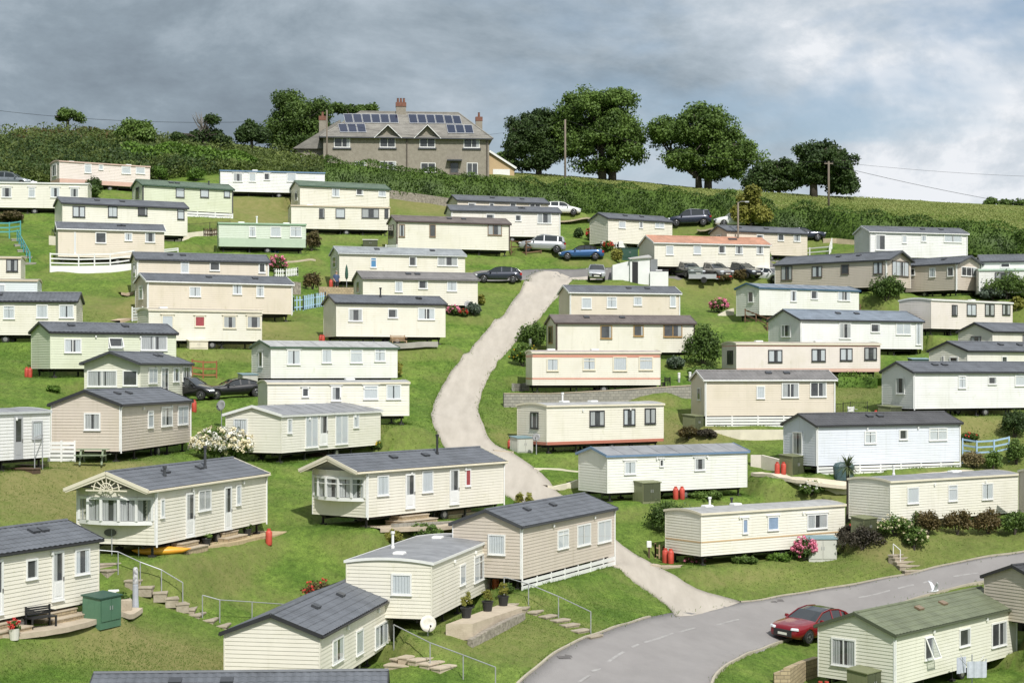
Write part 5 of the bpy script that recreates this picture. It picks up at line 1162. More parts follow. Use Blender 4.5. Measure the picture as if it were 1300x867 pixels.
bush('green shrub beside the white mini', 968, 347, 24, 18, 'ash', seed=42); bush('brownish shrub in front of the parked cars', 918, 364, 28, 11, 'brown', flowers='red', nf=14, fs=.16, seed=43); bush('low shrub at the foot of the lamp pole', 940, 362, 18, 15, 'rusty', seed=44); bush('yellow green shrub left of the terracotta roof', 783, 334, 16, 21, 'yellow', seed=45); bush('reddish flowers at the corner of the picket fence', 772, 323, 14, 12, 'oak', flowers='red', nf=24, fs=.2, seed=46)
bush('red flowering shrub left of the picket fence caravan', 752, 306, 16, 17, 'oak', flowers='red', nf=40, fs=.24, seed=47); bush('brown and red shrub on the bank below the person', 396, 368, 26, 25, 'rusty', seed=48); bush('brownish low shrub at the left edge under the cream caravan', 12, 284, 36, 16, 'brown', seed=49)
bush('brown and yellow shrub at the foot of the cream rendered wall', 875, 562, 28, 18, 'rusty', seed=50); bush('greyish brown heather next to the rendered wall shrub', 898, 562, 26, 12, 'purple', seed=51); bush('leafy low plants under the olive shed of the blue trimmed caravan', 896, 634, 50, 8, 'ash', seed=52); bush('yellow shrub behind the timber post fence', 1012, 404, 18, 11, 'yellow', seed=53)
bush('pale reedy grass clump left of the blue deck', 1238, 596, 38, 24, 'straw', seed=54, name='grass_clump'); bush('green grass clump under the blue deck', 1262, 598, 24, 26, 'ash', seed=55, name='grass_clump'); bush('small shrub at the foot of the green trimmed caravan', 505, 480, 8, 22, 'yellow', seed=56); bush('low dark shrub in front of the mint caravan', 320, 320, 28, 8, 'oak', seed=57)
bush('yellow flowering plants at the far corner of the porch caravan', 477, 574, 16, 11, 'ash', flowers='yellow', nf=15, fs=.1, seed=58); bush('pink flowers at the near corner of the porch caravan', 331, 580, 12, 9, 'oak', flowers='pink', nf=30, fs=.14, seed=59, name='flower_bed'); bush('dark green bush in the gap by the orange gas bottle', 643, 756, 16, 16, 'oak', seed=60); bush('yellowish bush beside the timber steps of the left taupe caravan', 66, 498, 22, 7, 'laurel', seed=61)
bush('small round dark shrub in front of the taupe bay windows', 1236, 372, 30, 12, 'brown', seed=62); bush('low green shrub on the lawn near the picket caravan', 735, 303, 12, 14, 'dark', seed=63); bush('low reddish shrub on the bank by the blue deck', 1232, 563, 26, 10, 'ash', flowers='red', nf=10, fs=.14, seed=64)

# cabbage palm
X, Y, Z = gp(1076, 662); pr = thing('cabbage_palm', 'cabbage palm with a spiky head beside the rendered terrace', 'palm', (X, Y, Z)); s_ = FPX / Y; ph_ = (662 - 592) / s_
t = MB(); t.tube([(0, 0, -0.3), (0.05, 0, ph_ * 0.5), (0.0, 0, ph_)], [0.14, 0.11, 0.10], 8); t.build('trunk', M_BARK, pr)
rng_ = np.random.default_rng(77); t = MB()
for k in range(150):
    az = rng_.uniform(0, 6.28); el = rng_.uniform(-0.9, 1.4); Lf = rng_.uniform(0.55, 0.95); d = Vector((math.cos(az) * math.cos(el), math.sin(az) * math.cos(el), math.sin(el))); sd_ = d.cross(Vector((0, 0, 1))).normalized() * 0.03
    a = Vector((0, 0, ph_)) + d * 0.05; b = a + d * Lf * 0.6; c = a + d * Lf - Vector((0, 0, 0.14 * Lf)); t.add([tuple(a - sd_), tuple(a + sd_), tuple(b + sd_), tuple(b - sd_), tuple(c)], [(0, 1, 2, 3), (3, 2, 4)])
t.build('crown', LEAF['palm'], pr)

# ---- turf: short blades over the nearer lawns (far too many to count)
def turf():
    rng = np.random.default_rng(91); n = 520000
    D = 58 * (128 / 58) ** (rng.uniform(0, 1, n) ** 1.25); a = rng.uniform(-0.325, 0.325, n); X = a * D; Y = D
    ok = np.ones(n, bool)
    for v in VANS:
        m = (np.abs(X - v['cx']) < 9) & (np.abs(Y - v['cy']) < 9)
        if m.any(): ok[m] &= rect_dist(X[m], Y[m], v['cx'], v['cy'], v['yawr'], v['Ln'], v['Wd']) > 0.02
    for p in POLYS + HARD: ok &= ~in_poly(X, Y, p)
    X, Y = X[ok], Y[ok]; edge = np.zeros(len(X))
    # rank growth left by the mower along the foot of the caravans and the edges of the track
    ex, ey = [], []
    for v in VANS:
        k = 1500 if v['D'] < 110 else 700; L_, W_ = v['Ln'], v['Wd']; t = rng.uniform(0, 1, k); sd = rng.integers(0, 3, k); o_ = np.abs(rng.normal(0, 0.16, k))
        u = np.where(sd == 0, (t - .5) * L_, np.where(sd == 1, -L_ / 2 - o_, L_ / 2 + o_)); w_ = np.where(sd == 0, -W_ / 2 - o_, (t - .5) * W_); c, s = math.cos(v['yawr']), math.sin(v['yawr'])
        keep = np.sin(t * 23 + v['cx']) + rng.normal(0, .6, k) > 0.1; ex.append((v['cx'] + u * c - w_ * s)[keep]); ey.append((v['cy'] + u * s + w_ * c)[keep])
    for E in (E_TRACK, E_ROAD):
        for c0 in (0, 2):
            k = 500; i = rng.integers(0, len(E), k); ex.append(E[i, c0] + rng.normal(0, .13, k)); ey.append(E[i, c0 + 1] + rng.normal(0, .2, k))
    ex, ey = np.concatenate(ex), np.concatenate(ey); X, Y = np.concatenate([X, ex]), np.concatenate([Y, ey]); edge = np.concatenate([edge, np.ones(len(ex))]); n = len(X); z = H(X, Y)
    lush = 0.5 + 0.5 * np.sin(X * 0.21 + 1.3) * np.sin(Y * 0.17 + 0.4) ; sc = np.clip(Y / 80, 0.8, 2.2)
    h = (0.018 + 0.04 * lush ** 2 + 0.07 * edge) * rng.uniform(0.6, 1.4, n) * sc ** 0.5; w = 0.020 * sc * rng.uniform(0.7, 1.3, n); az = rng.uniform(0, 6.28, n); lx, ly = rng.normal(0, 0.06, n) * sc, rng.normal(0, 0.06, n) * sc
    cx_, sx_ = np.cos(az) * w, np.sin(az) * w
    V = np.stack([np.stack([X - cx_, Y - sx_, z - 0.02], 1), np.stack([X + cx_, Y + sx_, z - 0.02], 1), np.stack([X + lx, Y + ly, z + h], 1)], 1).reshape(-1, 3)
    o = np_mesh('grass', V, np.arange(n * 3).reshape(n, 3), LEAF['tuft']); tag(o, 'short green grass blades over the lawns', None, None, 'stuff')
HARD = []
# ---------------------------------------------------------------- the stone house on the brow, poles and wires
def ray_plane(px, py, p0, n):
    a, b = ray(px, py); d = Vector((a, 1, b)); t = Vector(p0).dot(Vector(n)) / d.dot(Vector(n)); return d * t
def house():
    D0 = 196.0; bx, by, bz = at(410.5, 173, D0); eh = 5.0; yaw = math.radians(5); W = 8.6; cy_, sy_ = math.cos(yaw), math.sin(yaw)
    aC = (621 - CX) / FPX; L = (aC * by - bx) / (cy_ - aC * sy_); z0 = bz - eh
    hv = dict(fx=bx, fy=by, yawr=yaw, z0=z0, Ln=L)
    cx_, cyy = bx + cy_ * L / 2 - sy_ * W / 2, by + sy_ * L / 2 + cy_ * W / 2
    root = thing('stone_house', 'grey stone house pair with solar panels and three chimneys on the brow of the hill', 'house', (cx_, cyy, z0), yaw)
    wm = mat('pebbledash', srgb(136, 129, 117), 0.95, scale=2.5, col2=srgb(156, 149, 136), bump=0.5, bscale=20)
    rm = mat('lichened_slate', (0.16, 0.15, 0.135), 0.85, scale=0.9, col2=(0.30, 0.285, 0.25), bump=0.4, bscale=9, stretch=(1, 1, 2.5))
    x0, x1, y0, y1 = -L / 2, L / 2, -W / 2, W / 2
    m = MB(); m.box(x0, x1, y0, y1, -2.5, eh); wo = m.build('wall', wm, root)
    rise = 3.55; o = 0.42; r = MB(); rx0, rx1 = x0 + 4.3, x1 - 3.4; e = eh - 0.12
    A, B, C_, D_ = (x0 - o, y0 - o, e), (x1 + o, y0 - o, e), (x1 + o, y1 + o, e), (x0 - o, y1 + o, e); R0, R1 = (rx0, 0, eh + rise), (rx1, 0, eh + rise)
    def courses(p0, p1, q1, q0, n=16):
        for i in range(n):
            f0, f1 = i / n, (i + 1) / n
            lp = lambda a, b, f: tuple(np.array(a) * (1 - f) + np.array(b) * f)
            a, b, c, d = lp(p0, q0, f0), lp(p1, q1, f0), lp(p1, q1, f1), lp(p0, q0, f1)
            r.quad((a[0], a[1], a[2] + 0.035), (b[0], b[1], b[2] + 0.035), c, d); r.quad(a, b, (b[0], b[1], b[2] + 0.035), (a[0], a[1], a[2] + 0.035))
    courses(A, B, R1, R0); courses(B, C_, R1, R1); courses(C_, D_, R0, R1); courses(D_, A, R0, R0)
    r.add([A, B, C_, D_], [(3, 2, 1, 0)])
    r.tube([R0, R1], 0.13, 6)
    for p, q in ((A, R0), (B, R1), (C_, R1), (D_, R0)): r.tube([p, q], 0.11, 5)
    ro = r.build('roof', rm, root)
    # lower wing on the left, its roof running down from the main hip
    wg = MB(); wx = x0 - 3.3; wg.box(wx, x0 - 0.01, y0 + 2.2, y1 - 0.2, -2.5, eh - 1.05); wgo = wg.build('wing_wall', wm, root)
    wr = MB(); A2, B2 = (wx - .35, y0 + 1.8, eh - 1.25), (wx - .35, y1 + .1, eh - 1.25); tz = lambda x: eh - 1.25 + (x - wx + .35) * 0.62
    for k in range(8):
        f0, f1 = k / 8, (k + 1) / 8; xa, xb = wx - .35 + 5.6 * f0, wx - .35 + 5.6 * f1; wr.quad((xa, y1 + .1, tz(xa) + .035), (xa, y0 + 1.8 , tz(xa) + .035), (xb, y0 + 1.8, tz(xb)), (xb, y1 + .1, tz(xb)))
    wr.add([(wx - .35, y0 + 1.8, eh - 1.25), (wx + 5.25, y0 + 1.8, tz(wx + 5.25)), (wx + 5.25, y0 + 1.8, eh - 1.25)], [(0, 2, 1)]); wr.build('wing_roof', rm, wgo)
    TW = Matrix(((1, 0, 0, wx), (0, 0, -1, y0 + 2.2), (0, 1, 0, 0), (0, 0, 0, 1))); window(wgo, TW, 0.5, 1.2, 0.3, 2.9, 'd', 'white'); window(wgo, TW, 2.0, 2.8, 0.0, 2.2, 'd', 'darkbrown')
    g = MB(); g.box(x0 - o, x1 + o, y0 - o - 0.1, y0 - o, e - 0.12, e + 0.02); g.box(x0 - o - 0.1, x0 - o, y0 - o, y1 + o, e - 0.12, e + 0.02); g.build('gutter', trim_mat('slate'), root)
    T = Matrix(((1, 0, 0, x0), (0, 0, -1, y0), (0, 1, 0, 0), (0, 0, 0, 1)))
    for a, b, ya, yb_, s in [(424,444.5,175,187.5,'d'),(482,502,173.5,187.5,'d'),(532.5,552.5,173.5,187.5,'d'),(588.5,609,176,188,'d'),(451,465,205,217,'d'),(482,503,205,217,'d'),(534,553,207,219,'d'),(592.5,606.5,207,222,'d')]:
        ym = (ya + yb_) / 2; ua, ub = side_uv(hv, a, ym)[0], side_uv(hv, b, ym)[0]; va, vb = side_uv(hv, (a + b) / 2, yb_)[1], side_uv(hv, (a + b) / 2, ya)[1]
        wo_ = window(root, T, ua, ub, va, vb, 'd', 'white')
        sl_ = MB(); sl_.M = T; sl_.box(ua - 0.15, ub + 0.15, va - 0.22, va - 0.036, 0, 0.14); sl_.build('sill', trim_mat('slate'), wo_)
    ua = side_uv(hv, 571, 212)[0]; window(root, T, ua, ua + 1.05, 0.1, 2.1, 'D', 'darkbrown'); pm = MB(); pm.M = T; pm.box(ua - 0.35, ua + 1.4, 2.2, 2.36, 0.0, 0.8); pm.build('porch_canopy', trim_mat('slate'), root)
    # wall dormers
    slope = (rise + 0.12) / (W / 2 + o)
    for (pa, pm_, pb) in ((476, 492.5, 509), (527, 542.5, 559)):
        ua, ub, um = side_uv(hv, pa, 174)[0], side_uv(hv, pb, 174)[0], side_uv(hv, pm_, 159)[0]; za = side_uv(hv, pm_, 159.5)[1]; h = za - eh; ua, ub = um - (ub - ua) / 2, um + (ub - ua) / 2
        d = MB(); d.M = T; d.add([(ua + .25, eh - 0.3, 0.01), (ub - .25, eh - 0.3, 0.01), (ub - 0.25, eh, 0.01), (um, za - 0.12, 0.01), (ua + 0.25, eh, 0.01)], [(0, 1, 2, 3, 4)]); do = d.build('dormer_gable', wm, root)
        q = MB(); q.M = T; dep = h / slope + 0.6
        q.quad((ua - 0.1, eh - 0.1, 0.4), (um, za + 0.08, 0.4), (um, za + 0.08, -dep - 0.5), (ua - 0.1, eh - 0.1, -0.5)); q.quad((um, za + 0.08, 0.4), (ub + 0.1, eh - 0.1, 0.4), (ub + 0.1, eh - 0.1, -0.5), (um, za + 0.08, -dep - 0.5)); q.build('dormer_roof', rm, do)
        q = MB(); q.M = T
        for s_, ue in ((-1, ua - 0.1), (1, ub + 0.1)): q.bar((ue, eh - 0.2, 0.44), (um, za + 0.0, 0.44), 0.07, 0.30)
        q.build('barge_board', M_WHITE, do)
    # chimneys
    bm_ = mat('chimney_brick', srgb(122, 84, 70), 0.9, var=0.25, scale=4)
    for px_, w_, top, dep in ((409.5, 9.5, 148, 0.28), (509, 13.5, 131, 0.5), (608, 9, 149, 0.62)):
        Dd = by + sy_ * (side_uv(hv, px_, 173)[0]) + cy_ * W * dep; X, Y, Z = at(px_, top, Dd); w = w_ / (FPX / Dd) * 0.92
        lx, ly = (X - cx_) * cy_ + (Y - cyy) * sy_, -(X - cx_) * sy_ + (Y - cyy) * cy_; zt = Z - z0
        c = MB(); c.box(lx - w / 2, lx + w / 2, ly - w * 0.4, ly + w * 0.4, eh - 3.5, zt - 0.5); co_ = c.build('chimney', wm, root)
        c = MB(); c.box(lx - w * 0.54, lx + w * 0.54, ly - w * 0.45, ly + w * 0.45, zt - 0.5, zt); c.build('brick_cap', bm_, co_)
        for k in range(3 if w_ > 10 else 1):
            c = MB(); c.lathe([(0.15, 0), (0.12, 0.5), (0.15, 0.55)], 8); c.build('chimney_pot', bm_, co_).location = (lx + (k - (1 if w_ > 10 else 0)) * 0.36, ly, zt)
    # solar panels lying on the front slope
    fm = mat('panel_frame', (0.72, 0.73, 0.74), 0.35, metal=0.5); pm1 = mat('solar_cells', (0.012, 0.018, 0.045), 0.12, coat=0.6)
    n_l = Vector((0, -slope, 1)).normalized(); Rz = Matrix.Rotation(yaw, 4, 'Z'); n_w = (Rz @ n_l); Mw = Matrix.Translation((cx_, cyy, z0)) @ Rz; p0 = Mw @ Vector((0, y0 - o, e + 0.16)); Mi = Mw.inverted()
    for tl, tr, bl, br, n in (((435.5,144.5),(505,145.2),(438,156),(506.5,156.2),6), ((428.5,157.2),(463.5,157.2),(431.5,168),(465.5,168),3), ((517.5,145),(562.5,145.8),(520,156.6),(565,157),4), ((562.8,146.2),(584,147),(565.3,157.2),(587,157.6),2), ((566,158.3),(599.5,158.7),(568.5,169),(602,169.4),3)):
        lp = lambda a, b, f: (a[0] + (b[0] - a[0]) * f, a[1] + (b[1] - a[1]) * f)
        for k in range(n):
            f0, f1 = (k + 0.03) / n, (k + 0.97) / n; q = [Mi @ ray_plane(*lp(bl, br, f0), p0, n_w), Mi @ ray_plane(*lp(bl, br, f1), p0, n_w), Mi @ ray_plane(*lp(tl, tr, f1), p0, n_w), Mi @ ray_plane(*lp(tl, tr, f0), p0, n_w)]
            s = MB(); c_ = sum(q, Vector()) / 4; s.add([tuple(p) for p in q] + [tuple(p - n_l * 0.06) for p in q], [(0, 1, 2, 3), (0, 4, 5, 1), (1, 5, 6, 2), (2, 6, 7, 3), (3, 7, 4, 0)], 0)
            s.add([tuple(c_ + (p - c_) * 0.93 + n_l * 0.006) for p in q], [(0, 1, 2, 3)], 1); s.build('solar_panel', [fm, pm1], ro)
    p_ = MB(); u = side_uv(hv, 516.5, 190)[0]; p_.M = T; p_.tube([(u, eh - 0.2, 0.1), (u, -0.5, 0.1)], 0.07, 6); p_.build('downpipe', trim_mat('darkbrown'), root); p_ = MB(); p_.M = T; p_.tube([(L - 0.25, eh - 0.2, 0.1), (L - 0.25, -0.5, 0.1)], 0.07, 6); p_.build('downpipe', trim_mat('darkbrown'), root)
    TL = Matrix(((0, 0, -1, x0), (-1, 0, 0, y1), (0, 1, 0, 0), (0, 0, 0, 1)))
    window(root, TL, 5.6, 6.6, 1.0, 4.2, 'd', 'white'); window(root, TL, 2.0, 3.0, 0.4, 2.4, 'd', 'darkbrown')
    # garage
    gx, gy, gz = at(637, 222, 203); gw = 32 / (FPX / 203); gr = thing('garage', 'small tan gabled garage with white door at the right end of the stone house', 'garage', (gx, gy, gz), yaw)
    hL = 2.9; m = MB(); k = gw / 2; h1 = (222 - 193) / (FPX / 203); h0 = (222 - 213) / (FPX / 203)
    m.add([(-k, 0, -1), (k, 0, -1), (k, 0, h0), (-k, 0, h1), (-k, 6, -1), (k, 6, -1), (k, 6, h0), (-k, 6, h1)], [(0, 1, 2, 3), (5, 4, 7, 6), (1, 5, 6, 2), (4, 0, 3, 7)]); m.build('wall', mat('tan_render', srgb(190, 166, 130), 0.9, var=0.06), gr)
    m = MB(); m.add([(k + .25, -.25, h0 - .05), (-k, -.25, h1 + .12), (-k, 6.2, h1 + .12), (k + .25, 6.2, h0 - .05), (k + .25, -.25, h0 - .15), (-k, -.25, h1 + .02), (-k, 6.2, h1 + .02), (k + .25, 6.2, h0 - .15)], [(0, 3, 2, 1), (4, 5, 6, 7), (0, 1, 5, 4), (2, 3, 7, 6)]); m.build('roof', rm, gr)
    m = MB(); m.bar((k + .25, -.27, h0 - 0.1), (-k, -.27, h1 + 0.05), 0.05, 0.24); m.build('barge_board', M_WHITE, gr)
    m = MB(); m.box(-k + .45, k - .55, -.05, -.002, -1, 0.65); m.build('garage_door', M_WHITE, gr)
house()

M_WOODPOLE = mat('weathered_pole', (0.20, 0.165, 0.13), 0.9, var=0.3, scale=4, stretch=(1, 1, 0.1))
POLE_TOPS = {}
def pole(key, label, px, top, base, D=None, r=0.14, lamp=False, cross=0):
    X, Y, Z = gp(px, base) if D is None else at(px, base, D); zt = at(px, top, Y)[2]; zb = min(Z, float(H(X, Y))) ; root = thing('utility_pole' if not lamp else 'lamp_pole', label, 'pole', (X, Y, zb), 0, 'poles'); h = zt - zb
    m = MB(); m.tube([(0, 0, -0.6), (0, 0, h)], [r, r * 0.75], 8); m.build('post', M_WOODPOLE, root, smooth=True)
    if cross:
        m = MB(); m.bar((-cross, 0, h - 0.25), (cross, 0, h - 0.25), 0.1, 0.12); m.build('crossarm', M_WOODPOLE, root)
        for sx in (-cross * .8, cross * .8): m = MB(); m.lathe([(0.05, 0), (0.07, 0.1), (0.03, 0.2)], 6); m.build('insulator', M_DARK, root).location = (sx, 0, h - 0.19)
    if lamp:
        m = MB(); m.tube([(0, 0, h - 0.1), (0.25, -0.2, h + 0.05), (0.7, -0.4, h + 0.02)], 0.03, 6); m.bevbox(0.6, 1.0, -0.55, -0.3, h - 0.06, h + 0.06, 0.03); m.build('lamp_arm', trim_mat('grey'), root)
    POLE_TOPS[key] = (X, Y, zt)
pole('p1', 'grey wooden pole by the dark tree left of the big round tree', 320, 155, 196)
pole('p2', 'tall wooden pole in front of the broad tree, rising from the long hedge', 717.5, 152, 226, D=189)
pole('p3', 'wooden pole before the last tree on the right', 1052, 205, 252, D=188, cross=0.5)
pole('p4', 'wooden pole standing close to the left front corner of the house', 415, 140, 207, D=191, r=0.11)
pole('p5', 'slim brown lamp pole standing among the parked cars', 937, 257, 349, r=0.11, lamp=True)
pole('p6', 'thin dark rod in front of the picket fence caravan', 825, 283, 312, r=0.05)
def wire(label, a, b, sag=0.8, r=0.022):
    a, b = Vector(a), Vector(b); m = MB(); m.tube([a.lerp(b, t) - Vector((0, 0, sag * 4 * t * (1 - t))) for t in [k / 16 for k in range(17)]], r, 4); tag(m.build('overhead_wire', M_DARK), label, 'wire', 'overhead wires')
wire('overhead wire crossing the grey sky at far left to the first pole', at(-60, 133, 215), POLE_TOPS['p1'])
wire('overhead wire from the right hand pole sloping down to the right edge', (POLE_TOPS['p3'][0], POLE_TOPS['p3'][1], POLE_TOPS['p3'][2] - 0.3), at(1420, 277, 205), 0.6)
wire('faint upper wire from the right hand pole to the right edge', POLE_TOPS['p3'], at(1420, 226, 205), 0.5, 0.014)
wire('wire between the first pole and the house corner pole', POLE_TOPS['p1'], POLE_TOPS['p4'], 0.5, 0.016)
wire('wire between the tall pole and the right hand pole', POLE_TOPS['p2'], POLE_TOPS['p3'], 1.6, 0.016)
wire('wire between the house corner pole and the tall pole', (POLE_TOPS['p4'][0], POLE_TOPS['p4'][1], POLE_TOPS['p4'][2] - 1), POLE_TOPS['p2'], 2.0, 0.012)

# ---------------------------------------------------------------- vehicles
def paint(n, c, metal=0.25): return mat('paint_' + n, c, 0.28, var=0.03, coat=0.8, metal=metal)
M_CARGLASS = mat('car_glass', (0.022, 0.027, 0.030), 0.05, var=0.1, spec=0.9); M_LAMP = mat('headlamp_glass', (0.72, 0.75, 0.78), 0.1); M_TAIL = mat('tail_lamp', (0.45, 0.02, 0.02), 0.2); M_PLATE = mat('number_plate', (0.75, 0.74, 0.66), 0.4); M_BLKPL = mat('black_plastic', (0.025, 0.025, 0.026), 0.55); M_RIM = mat('alloy_rim', (0.5, 0.5, 0.52), 0.3, metal=0.8)
PROFILES = {   # station (0 front .. 1 rear): bonnet/boot line height, cabin stations: (x, roof height)
    'hatch': dict(L=4.25, W=1.78, belt=[(0, .58), (.03, .70), (.10, .80), (.27, .93), (.5, .96), (.80, 1.0), (.95, .98), (.99, .80), (1, .60)], cab=[(.26, .93), (.42, 1.36), (.55, 1.45), (.75, 1.42), (.88, 1.30), (.965, .98)]),
    'estate': dict(L=4.5, W=1.8, belt=[(0, .60), (.03, .74), (.10, .84), (.26, .97), (.5, 1.0), (.80, 1.02), (.96, 1.0), (.99, .82), (1, .60)], cab=[(.25, .97), (.40, 1.42), (.55, 1.52), (.80, 1.50), (.93, 1.42), (.985, 1.0)]),
    'suv': dict(L=4.6, W=1.86, belt=[(0, .66), (.03, .86), (.09, .96), (.25, 1.08), (.5, 1.10), (.80, 1.13), (.96, 1.1), (.99, .9), (1, .66)], cab=[(.25, 1.08), (.38, 1.58), (.52, 1.70), (.80, 1.68), (.93, 1.55), (.98, 1.1)]),
    'saloon': dict(L=4.75, W=1.86, belt=[(0, .60), (.025, .76), (.10, .85), (.29, .95), (.5, .96), (.78, 1.0), (.93, .98), (.985, .88), (1, .60)], cab=[(.28, .93), (.44, 1.34), (.56, 1.43), (.70, 1.39), (.80, 1.24), (.88, .99)]),
    'coupe': dict(L=4.4, W=1.8, belt=[(0, .48), (.03, .60), (.10, .74), (.22, .82), (.32, .86), (.5, .87), (.75, .92), (.93, .86), (.985, .74), (1, .52)], cab=[(.31, .86), (.46, 1.20), (.56, 1.28), (.68, 1.24), (.80, 1.08), (.92, .86)]),
    'open': dict(L=4.35, W=1.8, belt=[(0, .54), (.03, .66), (.10, .77), (.28, .90), (.5, .93), (.75, .97), (.93, .95), (.985, .82), (1, .56)], cab=[(.29, .90), (.43, 1.30), (.55, 1.40), (.68, 1.38), (.79, 1.22), (.85, .96)]),
    'mini': dict(L=3.75, W=1.7, belt=[(0, .60), (.03, .76), (.10, .86), (.24, .94), (.5, .97), (.80, 1.0), (.95, .99), (.99, .8), (1, .6)], cab=[(.22, .94), (.34, 1.34), (.5, 1.42), (.75, 1.41), (.90, 1.34), (.965, .98)]),
    'city': dict(L=3.6, W=1.62, belt=[(0, .62), (.03, .78), (.09, .90), (.20, 1.02), (.5, 1.05), (.80, 1.08), (.96, 1.06), (.99, .85), (1, .6)], cab=[(.18, 1.02), (.36, 1.48), (.5, 1.56), (.75, 1.54), (.92, 1.42), (.98, 1.06)]),
}
def car(label, px, py, heading, kind, pm, roofm=None, group='cars parked on the site', D=None, pano=False, dz=0.0, cat='car', grille=True, grow=1.0):
    X, Y, Z = gp(px, py) if D is None else at(px, py, D)
    P_ = PROFILES[kind]; L, W = P_['L'], P_['W']; h = math.radians(heading)
    if D is None:   # py is the nearest wheel contact; move the centre back by half the depth
        dep = (abs(math.sin(h)) * L + abs(math.cos(h)) * W) / 2 * 0.85; k = (Y + dep) / Y; X, Y = X * k, Y + dep
    # rest on the ground under the four wheels
    us = []
    for sx in (-1, 1):
        for sy in (-1, 1): us.append(float(H(X + sx * .3 * L * math.cos(h) - sy * .4 * W * math.sin(h), Y + sx * .3 * L * math.sin(h) + sy * .4 * W * math.cos(h))))
    fz, bz_ = (us[2] + us[3]) / 2, (us[0] + us[1]) / 2; lz, rz_ = (us[1] + us[3]) / 2, (us[0] + us[2]) / 2
    root = thing('parked_car', label, cat, (X, Y, sum(us) / 4 + 0.01 + dz), 0, group)
    root.scale = (grow,) * 3
    cl = lambda a: max(-0.05, min(0.05, a)); root.rotation_euler = (cl(math.atan2(lz - rz_, W * 0.8)), cl(-math.atan2(fz - bz_, L * 0.6)), h)
    bx = np.array([p[0] for p in P_['belt']]); bz = np.array([p[1] for p in P_['belt']])
    m = MB(); xs = sorted(set(list(np.linspace(0.0, 1.0, 23)) + [0.012, 0.03, 0.985])); secs = []
    wa, wb = 0.185, 0.805; R = 0.325 * (1.08 if kind == 'suv' else 1.0)
    for t in xs:
        z = float(np.interp(t, bx, bz)); en = min(t, 1 - t); wf = W / 2 * (0.72 + 0.28 * min(1, (en / 0.13)) ** 0.5) if en < 0.13 else W / 2
        zb = 0.22 + 0.10 * max(0, 1 - en / 0.06)
        for c in (wa, wb):
            d_ = abs(t - c) * L
            if d_ < R * 1.12: zb = max(zb, math.sqrt(max(0, (R * 1.12) ** 2 - d_ ** 2)) + R * 0.92)
        zb = min(zb, z - 0.12); x = L / 2 - t * L; zm = max(zb + 0.02, 0.55 * z + 0.08)
        secs.append([(x, 0, zb), (x, wf * 0.90, zb), (x, wf, min(z - 0.08, max(zb + .04, 0.42))), (x, wf * 1.0, min(z - 0.05, zm + 0.05)), (x, wf * 0.965, z - 0.035), (x, wf * 0.86, z + 0.012), (x, wf * 0.45, z + 0.035), (x, 0, z + 0.045)])
    n = len(secs[0])
    for sgn in (1, -1):
        vs = [(p[0], p[1] * sgn, p[2]) for s in secs for p in s]; fs = []
        for i in range(len(secs) - 1):
            for j in range(n - 1): f = (i * n + j, i * n + j + 1, (i + 1) * n + j + 1, (i + 1) * n + j); fs.append(f if sgn > 0 else f[::-1])
        cap = tuple(range(n)); fs += [cap[::-1] if sgn > 0 else cap, tuple(q + (len(secs) - 1) * n for q in (cap if sgn > 0 else cap[::-1]))]
        m.add(vs, fs)
    body = m.build('body', pm, root, smooth=True)
    me = body.data
    # cabin: glass sides and screens, painted or fabric roof, painted pillars
    cab = P_['cab']; g = MB(); rf = MB(); pls = {1: MB(), -1: MB()}; S = []
    zr = max(c[1] for c in cab); zb0 = cab[0][1]
    for t, z in cab:
        x = L / 2 - t * L; zbelt = float(np.interp(t, bx, bz)); f = (z - zbelt) / (zr - zb0); w0 = W / 2 * 0.93; w1 = W / 2 * (0.93 - 0.22 * max(f, 0)); S.append((x, zbelt - 0.02, z, w0, w1))
    for i in range(len(S) - 1):
        (xa, ba, za, wa0, wa1), (xb, bb, zb_, wb0, wb1) = S[i], S[i + 1]; first, last = i == 0, i == len(S) - 2
        for s in (1, -1):
            q = [(xa, s * wa0, ba), (xb, s * wb0, bb), (xb, s * wb1, zb_ - 0.03), (xa, s * wa1, za - 0.03)]; g.quad(*(q if s < 0 else q[::-1]))
            pls[s].bar((xa, s * (wa1 + 0.004), za - 0.03), (xb, s * (wb1 + 0.004), zb_ - 0.03), 0.05, 0.06)
        q = [(xa, wa1, za - 0.03), (xb, wb1, zb_ - 0.03), (xb, wb1 * .55, zb_), (xa, wa1 * .55, za), (xa, -wa1 * .55, za), (xb, -wb1 * .55, zb_), (xb, -wb1, zb_ - 0.03), (xa, -wa1, za - 0.03)]
        tgt = g if (first or (last and kind != 'open')) else rf
        tgt.add(q, [(0, 3, 2, 1), (3, 4, 5, 2), (4, 7, 6, 5)])
    i_ = 3 if len(S) > 4 else 2
    for s in (1, -1):
        pl = pls[s]; xa, ba, za, w0, w1 = S[2]; pl.bar((xa - 0.05, s * (w0 + 0.004), ba), (xa - 0.05, s * (w1 + 0.004), za - .03), 0.09, 0.03)
        xa, ba, za, w0, w1 = S[i_]; xq = xa - 0.1; pl.bar((xq, s * (w0 + 0.004), ba), (xq, s * (w1 + 0.002), za - .05), 0.12, 0.03)
        if kind != 'coupe': xa, ba, za, w0, w1 = S[-2]; pl.bar((xa - 0.05, s * (w0 + 0.002), ba), (xa, s * (w1 + 0.004), za - .03), 0.22, 0.04)
    go = g.build('windows', M_CARGLASS, root); rfm = roofm or pm
    rf.build('roof', rfm, root, smooth=True); [pls[s].build('pillar', rfm if kind == 'open' else pm, root) for s in (1, -1)]
